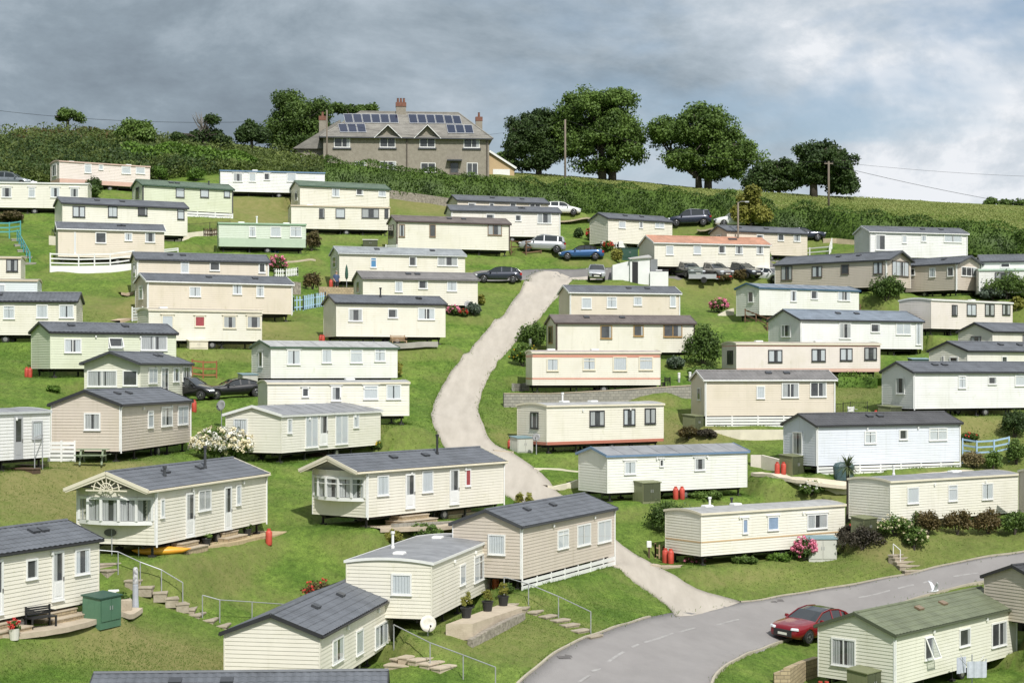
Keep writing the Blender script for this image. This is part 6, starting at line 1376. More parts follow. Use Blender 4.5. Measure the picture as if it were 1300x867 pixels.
    if pano: m = MB(); m.box(L / 2 - S[3][0] * 0 - 0.62 * L, L / 2 - 0.47 * L, -0.42, 0.42, zr - 0.02, zr + 0.012); m.build('glass_roof', M_CARGLASS, root)
    if kind == 'suv' or kind == 'estate':
        for s in (1, -1): m = MB(); m.tube([(S[1][0] - .2, s * S[2][4] * .92, S[1][2] + .06), (S[2][0], s * S[2][4] * .92, S[2][2] + .06), (S[-2][0], s * S[-2][4] * .92, S[-2][2] + .05)], 0.022, 5); m.build('roof_rail', M_RIM, root)
    for t in (wa, wb):
        for s in (1, -1):
            m = MB(); x = L / 2 - t * L; Mw = Matrix.Translation((x, s * (W / 2 - 0.11), R)) @ Matrix.Rotation(-s * math.pi / 2, 4, 'X'); m.M = Mw
            m.lathe([(R * .62, -.1), (R * .96, -.1), (R, -.06), (R, .06), (R * .96, .1), (R * .66, .105)], 18); wo = m.build('wheel', M_TYRE, root, smooth=False)
            m = MB(); m.M = Mw; m.lathe([(R * .66, .05), (R * .66, .1), (R * .60, .108), (R * .55, .075)], 18)
            for k in range(5): a = k * 2 * math.pi / 5; m.bar((0.02 * math.cos(a), 0.02 * math.sin(a), .09), (R * .6 * math.cos(a), R * .6 * math.sin(a), .09), 0.07, 0.03)
            m.lathe([(0.06, .07), (0.06, .105), (0.02, .11)], 8); m.build('rim', M_RIM, wo)
    zf = float(np.interp(0.04, bx, bz))
    for s in (1, -1):
        m = MB(); m.M = Matrix.Translation((L / 2 - 0.10, s * W * 0.34, zf - 0.07)) @ Matrix.Rotation(s * 0.42, 4, 'Z') @ Matrix.Rotation(-0.25, 4, 'Y'); m.bevbox(-0.10, 0.10, -0.19, 0.19, -0.065, 0.055, 0.05); m.build('headlight', M_LAMP, root)
        zt = float(np.interp(0.97, bx, bz)); m = MB(); m.M = Matrix.Translation((-L / 2 + 0.09, s * W * 0.385, zt - 0.10)) @ Matrix.Rotation(-s * 0.4, 4, 'Z'); m.bevbox(-0.06, 0.10, -0.13, 0.13, -0.10, 0.10, 0.03); m.build('tail_light', M_TAIL, root)
        xm = S[0][0] - 0.28; m = MB(); m.bevbox(xm - 0.09, xm + 0.05, s * (W / 2 + 0.02) - (0.0 if s > 0 else 0.18), s * (W / 2 + 0.02) + (0.18 if s > 0 else 0.0), cab[0][1] + 0.0, cab[0][1] + 0.13, 0.03); m.build('door_mirror', pm, root)
    m = MB(); m.bevbox(L / 2 - 0.05, L / 2 + 0.012, -W * .29, W * .29, 0.33, max(0.5, zf - 0.13), 0.03); m.build('grille', M_BLKPL, root)
    m = MB(); m.box(L / 2 + 0.013, L / 2 + 0.025, -0.26, 0.26, 0.40, 0.51); m.build('number_plate', M_PLATE, root); m = MB(); m.box(-L / 2 - 0.012, -L / 2 + 0.02, -0.26, 0.26, 0.58, 0.69); m.build('number_plate', M_PLATE, root)
    for s in (1, -1):
        m = MB(); m.bar((L / 2 - .45 * L, s * (W / 2 + .003), .87), (L / 2 - .48 * L, s * (W / 2 + .003), .87), 0.02, 0.03); m.build('door_handle', M_RIM, root)
    return root
SILV, WHT, NAVY, BLK, DGREY = paint('silver', (0.46, 0.47, 0.48), 0.5), paint('white', (0.80, 0.80, 0.79), 0.0), paint('navy', (0.018, 0.024, 0.045)), paint('black', (0.012, 0.012, 0.013)), paint('dark_grey', (0.055, 0.06, 0.065), 0.4)
car('red saloon with dark glass roof panel parked nose towards us on the lower road', 1032, 824, -137, 'saloon', paint('red', (0.25, 0.008, 0.016), 0.3), roofm=M_CARGLASS, grow=1.06)
car('black low coupe on the grass right of the bay ended caravan', 297, 509, -158, 'coupe', BLK)
car('black car half hidden behind the bay ended caravan, nose just showing', 238, 513, -15, 'hatch', BLK)
car('dark grey blue hatchback parked at the top of the track', 633, 362, 180, 'hatch', paint('grey_blue', (0.030, 0.036, 0.055)))
car('blue convertible with black fabric roof on the grass verge', 738, 333, 180, 'open', paint('blue', (0.030, 0.105, 0.26)), roofm=mat('soft_top', (0.015, 0.015, 0.016), 0.9))
car('silver estate car behind the brown deck railing', 688, 322, 180, 'suv', SILV)
car('silver small city car facing us above the beige caravan', 757, 362, -92, 'city', SILV)
car('navy people carrier parked against the long hedge', 875, 291, 180, 'suv', NAVY)
car('white car by the hedge right of the two slate roofs', 712, 277, 0, 'hatch', WHT)
car('white car half hidden behind the golden tree and a slate roof', 935, 292, 180, 'suv', WHT)
car('dark blue car partly hidden behind the end of the white rail caravan', 1018, 308, 0, 'saloon', NAVY)
car('white car with low roof behind the white kiosk', 860, 346, 160, 'saloon', WHT)
car('dark grey estate car nosed towards us behind the mesh trailer', 872, 363, -68, 'estate', DGREY)
car('silver grey estate car, second in the parking row', 906, 358, -60, 'estate', paint('pale_grey', (0.30, 0.29, 0.28), 0.5))
car('dark estate car directly behind the lamp pole', 940, 362, -48, 'estate', paint('charcoal', (0.03, 0.034, 0.042), 0.4))
car('white mini car at the right end of the parking row', 974, 362, -40, 'mini', WHT)
car('white car peeping out behind the white caravan with patio doors', 1235, 324, 0, 'suv', WHT)
car('grey car above the cream caravan at the top left edge', 12, 243, 0, 'estate', paint('mid_grey', (0.20, 0.22, 0.24), 0.4), dz=0.1)
# ---------------------------------------------------------------- things around the pitches
def beside(o, key, lx, ly, dz=0.0):
    """stand a thing next to a caravan, in that caravan's own axes"""
    v = VK[key]; c, s = math.cos(v['yawr']), math.sin(v['yawr']); x, y = v['cx'] + c * lx - s * ly, v['cy'] + s * lx + c * ly; o.location = (x, y, float(H(x, y)) + dz); return o
def end_of(key, out, frm_front): v = VK[key]; return (key, -v['Ln'] / 2 - out, -v['Wd'] / 2 + frm_front)
def spot(px, py): X, Y, Z = gp(px, py); return X, Y, float(H(X, Y))
def yv(k): return VK[k]['yawr']
C_ = lambda n, c, r=0.7, **k: mat(n, c, r, **k)
M_OLIVE = C_('olive_steel', (0.20, 0.215, 0.115), 0.5, var=0.08); M_OLIVED = C_('dark_olive_doors', (0.075, 0.085, 0.045), 0.5, var=0.08); M_GRN = C_('green_box', (0.085, 0.185, 0.115), 0.5); M_GRND = C_('dark_green_box', (0.03, 0.085, 0.06), 0.5); M_PGREY = C_('pale_grey_cladding', (0.55, 0.55, 0.49), 0.6, var=0.06); M_BLID = C_('blue_grey_lid', (0.20, 0.30, 0.33), 0.5); M_CRM = C_('cream_render', (0.72, 0.66, 0.53), 0.85, var=0.1, scale=1.2)
M_RED = C_('red_gas_paint', (0.52, 0.075, 0.05), 0.5, var=0.25, scale=3); M_ORG = C_('orange_gas_paint', (0.70, 0.17, 0.05), 0.45, var=0.12); M_BRASS = C_('valve_brass', (0.35, 0.25, 0.1), 0.4, metal=0.6); M_GALV = C_('galvanised_steel', (0.42, 0.43, 0.44), 0.5, metal=0.3); M_WROOF = C_('white_render', (0.80, 0.80, 0.79), 0.85, var=0.05)
M_STONE = C_('tan_stone', (0.42, 0.33, 0.20), 0.9, col2=(0.56, 0.45, 0.29), scale=2.5, bump=0.5, bscale=9); M_SLAB = C_('paving_slab', (0.42, 0.35, 0.26), 0.9, col2=(0.55, 0.47, 0.36), scale=1.5, bump=0.3, bscale=12); M_STEP = C_('weathered_step', (0.30, 0.255, 0.19), 0.9, col2=(0.46, 0.40, 0.31), scale=2.0, bump=0.4, bscale=12); M_BLOCK = C_('grey_block', (0.30, 0.285, 0.25), 0.9, col2=(0.42, 0.40, 0.35), scale=1.4, bump=0.4, bscale=10)
M_TIMB = C_('brown_timber', (0.17, 0.095, 0.055), 0.8, var=0.3, scale=4); M_TIMBL = C_('pale_timber', (0.36, 0.25, 0.15), 0.8, var=0.25, scale=4); M_GRNT = C_('green_grey_timber', (0.25, 0.30, 0.20), 0.8, var=0.15); M_BLUE = C_('pale_blue_paint', (0.38, 0.55, 0.72), 0.5); M_TURQ = C_('turquoise_paint', (0.10, 0.36, 0.37), 0.5); M_IRON = C_('black_iron', (0.02, 0.02, 0.021), 0.5); M_DISH = C_('grey_dish', (0.30, 0.30, 0.30), 0.5, var=0.1); M_DISHB = C_('rusty_dish', (0.33, 0.20, 0.13), 0.7, var=0.2, scale=5); M_POT = C_('black_pot', (0.025, 0.025, 0.026), 0.5); M_WOODB = C_('dark_wood', (0.10, 0.065, 0.04), 0.8, var=0.3)

def shed(label, px, py, w, d, h, yaw, m=M_OLIVE, md=None, ml=None, name='storage_box', group='storage boxes', tilt=0.10, dz=0.0):
    """low garden store: carcass, sloping lid, two doors with handle; px,py = nearest bottom corner region"""
    X, Y, Z = spot(px, py); yaw = math.radians(yaw) if abs(yaw) > 1.6 or yaw == 0 else yaw
    c, s = math.cos(yaw), math.sin(yaw); X -= s * d / 2 * 0.8; Y += c * d / 2 * 0.8
    root = thing(name, label, 'storage box', (X, Y, float(H(X, Y)) + dz), yaw, group)
    b = MB(); b.box(-w / 2, w / 2, -d / 2, d / 2, -0.25, h - tilt); b.add([(-w/2, -d/2, h - tilt), (w/2, -d/2, h - tilt), (w/2, d/2, h - tilt), (-w/2, d/2, h - tilt), (-w/2, d/2, h), (w/2, d/2, h)], [(0, 3, 4), (1, 5, 2), (3, 2, 5, 4)]); 
    k = int(w / 0.22)
    for i in range(k + 1): x = -w / 2 + w * i / k; b.box(max(-w/2, x - .012), min(w/2, x + .012), -d / 2 - 0.012, -d / 2, 0.02, h - tilt - 0.02); b.box(max(-w/2, x - .012), min(w/2, x + .012), d / 2, d / 2 + 0.012, 0.02, h - tilt - .02)
    k = max(2, int(d / 0.22))
    for sx in (-1, 1):
        for i in range(k + 1): y = -d / 2 + d * i / k; b.box(sx * w / 2 - .006, sx * w / 2 + .008, max(-d/2, y - .012), min(d/2, y + .012), 0.02, h - tilt - 0.02)
    b.build('carcass', m, root)
    l = MB(); o = 0.06; l.add([(-w/2-o, -d/2-o, h-tilt+.004), (w/2+o, -d/2-o, h-tilt+.004), (w/2+o, d/2+o, h+.01), (-w/2-o, d/2+o, h+.01), (-w/2-o, -d/2-o, h-tilt+.05), (w/2+o, -d/2-o, h-tilt+.05), (w/2+o, d/2+o, h+.055), (-w/2-o, d/2+o, h+.055)], [(0,3,2,1),(4,5,6,7),(0,1,5,4),(1,2,6,5),(2,3,7,6),(3,0,4,7)]); l.build('lid', ml or m, root)
    for sx in (-1, 1):
        q = MB(); a, e = sorted((sx * 0.015, sx * (w / 2 - 0.05))); q.box(a, e, -d / 2 - 0.03, -d / 2 - 0.013, 0.05, h - tilt - 0.06); do = q.build('door', md or m, root)
        q = MB(); q.box(sx * 0.07 - 0.015, sx * 0.07 + 0.015, -d / 2 - 0.05, -d / 2 - 0.031, h * 0.45, h * 0.6); q.build('handle', M_GALV, do)
    return root
_gs = shed('green plastic storage chest at the end of the lower left caravan', 122, 777, 1.3, 0.85, 1.05, yv('slate_bottom_left') , M_GRN, ml=M_GRND)
_v = VK['slate_bottom_left']; _lx, _ly = _v['Ln'] / 2 - 0.75, -_v['Wd'] / 2 - 0.75; _c, _s = math.cos(_v['yawr']), math.sin(_v['yawr']); _gx, _gy = _v['cx'] + _c * _lx - _s * _ly, _v['cy'] + _s * _lx + _c * _ly; _gs.location = (_gx, _gy, float(H(_gx, _gy)))
shed('olive shed standing before the blue trimmed white caravan', 826, 638, 1.35, 0.95, 1.2, 0.6, M_OLIVE, M_OLIVED)
shed('olive shed with gas bottles on the rendered terrace of the pale blue grey caravan', 1012, 602, 1.3, 1.0, 1.25, 0.75, M_OLIVE, M_OLIVED)
beside(shed('olive shed at the ribbed end wall above the purplish shrub', 1106, 674, 1.2, 0.9, 1.1, 0.7, M_OLIVE, M_OLIVED), *end_of('ribbed_end', 0.95, 1.1))
beside(shed('olive shed with dark doors at the left end of the long white caravan', 1141, 524, 1.4, 1.0, 1.15, 0.8, M_OLIVE, M_OLIVED), *end_of('white_right', 1.05, 1.2))
shed('pale olive shed between steps and the slat skirted caravan', 886, 545, 1.0, 1.0, 1.05, 0.85, M_OLIVE, M_OLIVED)
shed('olive shed below the end window of the moss green roofed caravan', 1108, 886, 1.35, 1.0, 1.25, yv('green_roof_front'), M_OLIVE, M_OLIVED)
shed('pale grey metal shed with blue grey lid beside the pink hydrangea', 1044, 712, 1.6, 0.9, 1.25, 0.09, M_PGREY, ml=M_BLID)
beside(shed('pale cladded box with blue grey lid at the left end of the red footed caravan', 669, 574, 1.25, 0.8, 1.0, yv('red_foot'), M_PGREY, ml=M_BLID), *end_of('red_foot', 0.85, 1.55))
beside(shed('pale box with blue grey lid at the left end of the green trimmed caravan', 326, 489, 1.1, 0.8, 1.05, yv('green_trim'), M_PGREY, ml=M_BLID), *end_of('green_trim', 0.85, 1.9))
shed('cream box under the red curtained caravan', 252, 443, 1.35, 0.6, 0.62, yv('red_curtain'), M_CRM)
shed('grey green low chest on the lawn above the blue blind caravan', 470, 315, 1.4, 0.7, 0.75, 0.1, M_OLIVED, ml=M_PGREY)
shed('dark green shed behind the white kiosk', 799, 330, 1.7, 1.2, 1.05, 0.3, M_GRND)
shed('dark green bench chest in front of the green trimmed caravan', 461, 485, 1.5, 0.5, 0.5, yv('green_trim'), M_GRND)
shed('green lidded chest in front of the gable below the dark verandah', 1169, 470, 1.5, 0.8, 0.9, 0.2, M_GRND, ml=M_BLID)
shed('olive chest behind the red striped caravan roof', 755, 455, 1.5, 0.6, 0.85, yv('wood_frames'), M_OLIVE)

def bottle(label, px, py, h=0.75, m=M_RED, dx=0.0, dy=0.0):
    X, Y, Z = spot(px, py); X += dx; Y += dy + 0.1; root = thing('gas_bottle', label, 'gas bottle', (X, Y, float(H(X, Y))), 0, 'gas bottles beside the caravans'); r = h * 0.205
    b = MB(); b.lathe([(r * .9, -0.05), (r * .92, 0.02), (r, 0.06), (r, h * .74), (r * .86, h * .82), (r * .45, h * .88), (r * .3, h * .885)], 14); b.build('body', m, root, smooth=True)
    b = MB(); b.lathe([(r * .55, h * .84), (r * .58, h * .98), (r * .52, h * .98), (r * .50, h * .86)], 12); b.build('collar', m, root); b = MB(); b.tube([(0, 0, h * .87), (0, 0, h * .95), (0, -r * .4, h * .95)], r * .16, 6); b.build('valve', M_BRASS, root)
    return root
for lb, px, py, n, h in [('the lime green caravan', 38, 463, 2, 0.85), ('the end of the green trimmed caravan', 332, 489, 2, 0.8), ('the cream caravan with bench and flue', 404, 432, 2, 0.85), ('the red footed caravan', 648, 573, 2, 0.9), ('the blue trimmed caravan', 858, 634, 2, 0.95), ('the gold striped caravan', 846, 714, 2, 1.0), ('the rendered terrace shed', 987, 603, 2, 0.95), ('the long white caravan shed', 1118, 525, 2, 0.9), ('the ribbed end caravan', 1080, 671, 2, 0.95), ('the moss green roofed caravan', 1042, 888, 2, 0.95)]:
    h *= 0.85; BES = {'the gold striped caravan': ('gold_stripe', 0.4, 2.55), 'the lime green caravan': ('lime_left', 0.4, 2.9), 'the cream caravan with bench and flue': ('bench_mid', 0.4, 2.6), 'the ribbed end caravan': ('ribbed_end', 0.75, 2.3), 'the long white caravan shed': ('white_right', 1.25, 2.5), 'the end of the green trimmed caravan': ('green_trim', 0.6, 1.0), 'the red footed caravan': ('red_foot', 0.9, 2.75)}
    for k in range(n):
        g_ = bottle(('left' if k == 0 else 'right') + ' one of two red gas bottles by ' + lb, px + k * 8.0, py, h)
        if lb in BES: q_ = end_of(*BES[lb]); beside(g_, q_[0], q_[1] + 0.06 * k, q_[2] - 0.40 * k)
bottle('single red gas bottle near the person and parasol', 420, 367, 0.85); bottle('tall orange gas bottle between curved roof and white skirting', 629, 748, 0.85, M_ORG); bottle('red gas bottle at the far corner of the taupe caravan', 246, 523, 0.8); bottle('red gas bottle at the far end of the cartwheel gable caravan', 341, 692, 0.8)

def dish(label, px, py, r, h, m=M_DISH, face=(0.25, -1, 0.35), dz=0.0):
    X, Y, Z = spot(px, py); root = thing('satellite_dish', label, 'satellite dish', (X, Y, Z + dz), 0, 'satellite dishes'); f = Vector(face).normalized(); q = f.to_track_quat('Z', 'Y').to_matrix().to_4x4()
    b = MB(); b.tube([(0, 0.06, -0.3), (0, 0.06, h)], 0.03, 6); b.build('mast', M_GALV, root)
    b = MB(); b.M = Matrix.Translation((0, 0, h)) @ q; b.lathe([(0.02, -0.06), (r * .5, -0.03), (r, 0.06), (r, 0.07), (r * .5, -0.015), (0.02, -0.04)], 18); b.build('reflector', m, root, smooth=True)
    b = MB(); b.M = Matrix.Translation((0, 0, h)) @ q; b.tube([(0, -r * .95, 0.05), (0, -r * .4, r * 1.0)], 0.015, 5); b.bevbox(-.04, .04, -r * .4 - .04, -r * .4 + .06, r * .95, r * 1.1, 0.02); b.build('receiver_arm', M_BLKPL, root)
dish('large grey dish on a tall mast in front of the beige caravan', 309, 369, 0.42, 2.35); dish('grey dish under the right end of the long beige caravan', 356, 402, 0.32, 0.35); dish('grey dish under the red curtained caravan', 280, 441, 0.30, 0.35); dish('rusty brown dish under the scalloped net caravan', 502, 533, 0.34, 0.45, M_DISHB); dish('grey dish under the grey roofed caravan next to the flowers', 594, 398, 0.32, 0.7); dish('small brown dish below the corner window of the cream caravan with dark bench', 468, 296, 0.27, 0.3, M_DISHB)
dish('grey dish fixed above the box at the red footed caravan', 681, 577, 0.26, 1.1, face=(-0.3, -1, .3)); dish('grey dish by the near corner of the blue trimmed caravan', 764, 633, 0.27, 0.65); dish('white rust stained dish under the curved roof caravan near the patio', 543, 808, 0.36, 0.55, C_('stained_white', (0.70, 0.66, 0.58), 0.6, var=0.2, scale=4), face=(0.4, -1, .25)); dish('grey dish standing left of the porch caravan', 281, 546, 0.34, 1.5, face=(-0.6, -1, .3))

def steps(label, pts, w, d, h, m=M_STEP, name='garden_steps', yaw=None, cat='steps', sink=0.0):
    P_ = [spot(*p) for p in pts]; root = thing(name, label, cat, P_[0], 0, 'garden steps')
    for i, p in enumerate(P_):
        q = P_[min(i + 1, len(P_) - 1)]; o = P_[max(i - 1, 0)]; a = math.atan2(q[1] - o[1], q[0] - o[0]) if yaw is None else yaw
        b = MB(); b.M = Matrix.Translation((p[0] - P_[0][0], p[1] - P_[0][1], p[2] - P_[0][2])) @ Matrix.Rotation(a + random.uniform(-.06, .06), 4, 'Z'); b.bevbox(-d / 2, d / 2, -w / 2, w / 2, -0.42, h * .4 - sink - .07, 0.02); b.bevbox(-d / 2 - .03, d / 2 + .03, -w / 2 - .03, w / 2 + .03, h * .4 - sink - .069, h * .4 - sink, 0.015); b.build('step', m, root)
steps('flight of stone steps down the lawn at lower left with a tube handrail', [(137, 714), (140, 722), (172, 735), (187, 743), (204, 750), (217, 757), (228, 764), (240, 771), (249, 778), (266, 785), (282, 792)], 0.95, 0.56, 0.22, sink=0.09)
steps('flight of stone steps descending right of the potted conifers to the road', [(651, 768), (665, 772), (680, 777), (696, 783), (711, 788), (723, 794), (737, 801), (753, 808)], 0.9, 0.42, 0.2)
steps('stone steps at the right corner of the nearest gable ended caravan', [(506, 846), (512, 839), (520, 834), (534, 838), (548, 843), (563, 848)], 1.1, 0.5, 0.24, M_SLAB)
steps('short flight of steps from the road up to the cream flowered bush', [(1159, 725), (1153, 719), (1148, 714), (1143, 709), (1139, 705)], 1.2, 0.34, 0.2)
steps('wooden steps under the door of the white ribbed caravan', [(38, 593), (33, 597)], 1.3, 0.6, 0.32, M_WOODB, yaw=1.15)
def handrail(label, pts, hgt, rail_h=None, m=M_GALV, group='tubular handrails'):
    P_ = [spot(*p) for p in pts]; root = thing('handrail', label, 'handrail', P_[0], 0, group); o = Vector(P_[0]); top = [Vector(p) - o + Vector((0, 0, hgt)) for p in P_]
    b = MB(); b.tube([tuple(t) for t in top], 0.023, 6); b.build('rail', m, root)
    for p, t in zip(P_, top): b = MB(); b.tube([(t.x, t.y, t.z - hgt - 0.3), tuple(t)], 0.026, 6); b.build('post', m, root)
handrail('tube handrail along the upper part of the lower left steps', [(126, 727), (150, 729), (178, 742), (205, 752), (232, 768)], 0.98); handrail('tube handrail along the lower part of the lower left steps', [(257, 784), (279, 790), (320, 792), (372, 795), (386, 800)], 0.98)
handrail('tube handrail beside the steps right of the potted conifers', [(640, 759), (671, 768), (709, 784), (750, 804)], 1.0); handrail('tube handrail sloping from under the curved roof caravan to the road', [(500, 822), (546, 846), (588, 862), (629, 878)], 1.0)
handrail('short white handrail at the top of the roadside steps', [(1134, 706), (1143, 714)], 0.7, m=M_WHITE); handrail('thin handrail at the wooden steps of the white ribbed caravan', [(44, 601), (54, 596)], 1.75)
handrail('thin handrails at the bay of the cartwheel gable caravan', [(142, 705), (176, 706)], 1.15)

def wall(label, pts, hgt, th, m, name='retaining_wall', coping=None, z_from='base', cat='wall', drop=0.5):
    P_ = [spot(*p) for p in pts]; root = thing(name, label, cat, P_[0], 0, 'low walls'); o = P_[0]; b = MB(); c = MB(); hs = hgt if hasattr(hgt, '__len__') else [hgt] * len(pts)
    for i in range(len(P_) - 1):
        p, q = np.array(P_[i]), np.array(P_[i + 1]); d = (q - p)[:2]; L = np.linalg.norm(d); d /= L; nn = np.array([-d[1], d[0]]) * th; k = max(1, int(L / 3))
        for j in range(k):
            a, e = p + (q - p) * j / k, p + (q - p) * (j + 1) / k; ha, he = hs[i] + (hs[i+1] - hs[i]) * j / k, hs[i] + (hs[i+1] - hs[i]) * (j + 1) / k
            f = lambda pt, off, z: (pt[0] - o[0] + nn[0] * off, pt[1] - o[1] + nn[1] * off, pt[2] - o[2] + z)
            b.add([f(a, 0, -drop), f(e, 0, -drop), f(e, 1, -drop), f(a, 1, -drop), f(a, 0, ha), f(e, 0, he), f(e, 1, he), f(a, 1, ha)], [(0, 3, 2, 1), (4, 5, 6, 7), (0, 1, 5, 4), (1, 2, 6, 5), (2, 3, 7, 6), (3, 0, 4, 7)])
            c.add([f(a, -.15, ha + .003), f(e, -.15, he + .003), f(e, 1.15, he + .003), f(a, 1.15, ha + .003), f(a, -.15, ha + .06), f(e, -.15, he + .06), f(e, 1.15, he + .06), f(a, 1.15, ha + .06)], [(0, 3, 2, 1), (4, 5, 6, 7), (0, 1, 5, 4), (1, 2, 6, 5), (2, 3, 7, 6), (3, 0, 4, 7)])
    b.build('wall_body', m, root)
    if coping: c.build('coping', coping, root)
    return root
def brick_mat(name, c1, c2, mortar, sc, bw=0.45, bh=0.22):
    m = bpy.data.materials.new(name); m.use_nodes = True; nt = m.node_tree; N = nt.nodes; Lk = nt.links; bs = N['Principled BSDF']; bs.inputs['Roughness'].default_value = 0.9
    geo = N.new('ShaderNodeNewGeometry'); sp = N.new('ShaderNodeSeparateXYZ'); Lk.new(geo.outputs['Position'], sp.inputs[0]); ad = N.new('ShaderNodeMath'); ad.operation = 'ADD'; Lk.new(sp.outputs[0], ad.inputs[0]); Lk.new(sp.outputs[1], ad.inputs[1]); cb = N.new('ShaderNodeCombineXYZ'); Lk.new(ad.outputs[0], cb.inputs[0]); Lk.new(sp.outputs[2], cb.inputs[1])
    br = N.new('ShaderNodeTexBrick'); br.inputs['Color1'].default_value = (*c1, 1); br.inputs['Color2'].default_value = (*c2, 1); br.inputs['Mortar'].default_value = (*mortar, 1); br.inputs['Scale'].default_value = 1.0; br.inputs['Brick Width'].default_value = bw; br.inputs['Row Height'].default_value = bh; br.inputs['Mortar Size'].default_value = 0.012; br.inputs['Bias'].default_value = 0.0
    Lk.new(cb.outputs[0], br.inputs['Vector']); Lk.new(br.outputs['Color'], bs.inputs['Base Color']); bp = N.new('ShaderNodeBump'); bp.inputs['Distance'].default_value = 0.02; Lk.new(br.outputs['Fac'], bp.inputs['Height']); bp.invert = True; Lk.new(bp.outputs[0], bs.inputs['Normal']); return m
M_BLKW = brick_mat('block_wall', (0.36, 0.34, 0.29), (0.28, 0.27, 0.235), (0.20, 0.19, 0.17), 1, 0.44, 0.21); M_STW = brick_mat('stone_block_wall', (0.50, 0.40, 0.25), (0.38, 0.30, 0.19), (0.24, 0.19, 0.13), 1, 0.34, 0.17); M_RUB = C_('rubble_stone', (0.16, 0.14, 0.115), 0.95, col2=(0.42, 0.38, 0.31), scale=6, bump=1.0, bscale=7)
wall('grey block retaining wall in front of the red striped caravan', [(640, 517), (700, 517), (790, 512), (878, 506)], 0.95, 0.22, M_BLKW, coping=M_SLAB)
wall('cream rendered wall below the slat skirting of the beige caravan', [(868, 557), (940, 558), (1005, 558), (1066, 556)], [0.55, 0.68, 0.68, 0.68], 0.2, M_CRM)
wall('cream rendered terrace wall in front of the pale blue grey caravan', [(1004, 612), (1038, 622), (1062, 627), (1090, 625)], [0.3, 0.75, 0.85, 0.6], 0.22, M_CRM); wall('pale rendered wall left of the terrace gas bottles', [(953, 592), (966, 594), (994, 601)], [0.75, 0.85, 0.85], 0.2, C_('pale_pink_render', (0.76, 0.69, 0.60), 0.85))
wall('white painted wall under the white rail fence of the slit window caravan', [(64, 346), (100, 347), (140, 346), (170, 342)], [0.55, 0.6, 0.6, 0.5], 0.2, M_WROOF); wall('cream garden wall right of the slit window caravan', [(209, 305), (240, 303), (276, 299)], 0.55, 0.2, M_CRM); wall('short cream wall left of the slit window caravan', [(62, 311), (72, 312)], 0.8, 0.2, M_CRM)
wall('old rubble wall at the foot of the long hedge below the house', [(492, 252), (530, 257), (572, 263)], 0.95, 0.35, M_RUB); wall('tan stone terrace wall below the person and the parasol', [(405, 375), (430, 376), (452, 376)], 0.75, 0.25, M_STW); wall('tan stone pier at the right end of the beige dish caravan', [(372, 374), (382, 374)], [1.1, 1.0], 0.3, M_RUB)
wall('tan block wall left of the moss green roofed caravan', [(983, 868), (1003, 872), (1022, 864), (1040, 858)], [0.45, 0.85, 0.9, 0.9], 0.3, M_STW); wall('rubble faced edge of the patio with the potted conifers', [(600, 822), (622, 811), (645, 799), (667, 786)], [0.35, 0.42, 0.42, 0.30], 0.25, M_RUB); wall('low block wall along the terrace of the caravan with stone steps', [(500, 676), (560, 673), (610, 669), (650, 664)], [0.45, 0.45, 0.4, 0.3], 0.2, M_BLKW)
wall('small cream step wall left of the blue trimmed caravan', [(703, 620), (720, 620), (734, 619)], [0.12, 0.3, 0.5], 0.2, M_CRM); wall('low cream wall by the white tub of the pink hydrangea', [(912, 401), (922, 401), (932, 400)], [0.1, 0.45, 0.6], 0.2, M_CRM); wall('pale lane wall above the white rail fence on the right', [(1045, 309), (1062, 309), (1084, 311)], 0.5, 0.3, C_('sandstone', (0.46, 0.38, 0.26), 0.9, var=0.2)); wall('short block wall left of the red striped caravan', [(653, 497), (662, 497), (672, 496)], 0.6, 0.2, M_BLKW)
wall('white wall right of the white caravan with patio doors', [(1226, 334), (1240, 335), (1257, 335)], [0.6, 0.6, 0.55], 0.2, M_WROOF)

def path(name, pts, w, m=M_SLAB, h=0.05): o = struct(ribbon(name, pts, w, h, m, 0.0)); HARD.append(np.array([]).reshape(0, 2)) if False else None; return o
path('paved_path', [(190, 702), (230, 696), (280, 688), (345, 675)], 1.7, C_('tan_gravel', (0.40, 0.30, 0.17), 0.95, col2=(0.56, 0.45, 0.28), scale=5)); path('paved_path', [(-20, 806), (40, 800), (90, 790), (160, 772)], 1.5); path('paved_path', [(470, 670), (530, 668), (590, 664), (655, 655), (690, 648)], 1.9); path('paved_path', [(672, 497), (740, 497), (810, 495), (876, 490)], 1.6, C_('tan_gravel', (0.4, 0.3, 0.17)), 0.03)
path('paved_path', [(965, 600), (1000, 606), (1040, 613), (1090, 611), (1160, 603), (1225, 597)], 1.6, C_('cream_paving', (0.66, 0.59, 0.47), 0.9)); path('paved_path', [(625, 571), (650, 573)], 0.5, M_SLAB, 0.02); path('paved_path', [(676, 594), (735, 598)], 0.4, M_CRM, 0.02); path('paved_path', [(690, 616), (706, 619)], 0.7, M_CRM, 0.03); path('paved_path', [(828, 716), (866, 718)], 0.7, M_SLAB, 0.02); path('paved_path', [(410, 383), (440, 381), (470, 377)], 1.0, M_SLAB, 0.03)
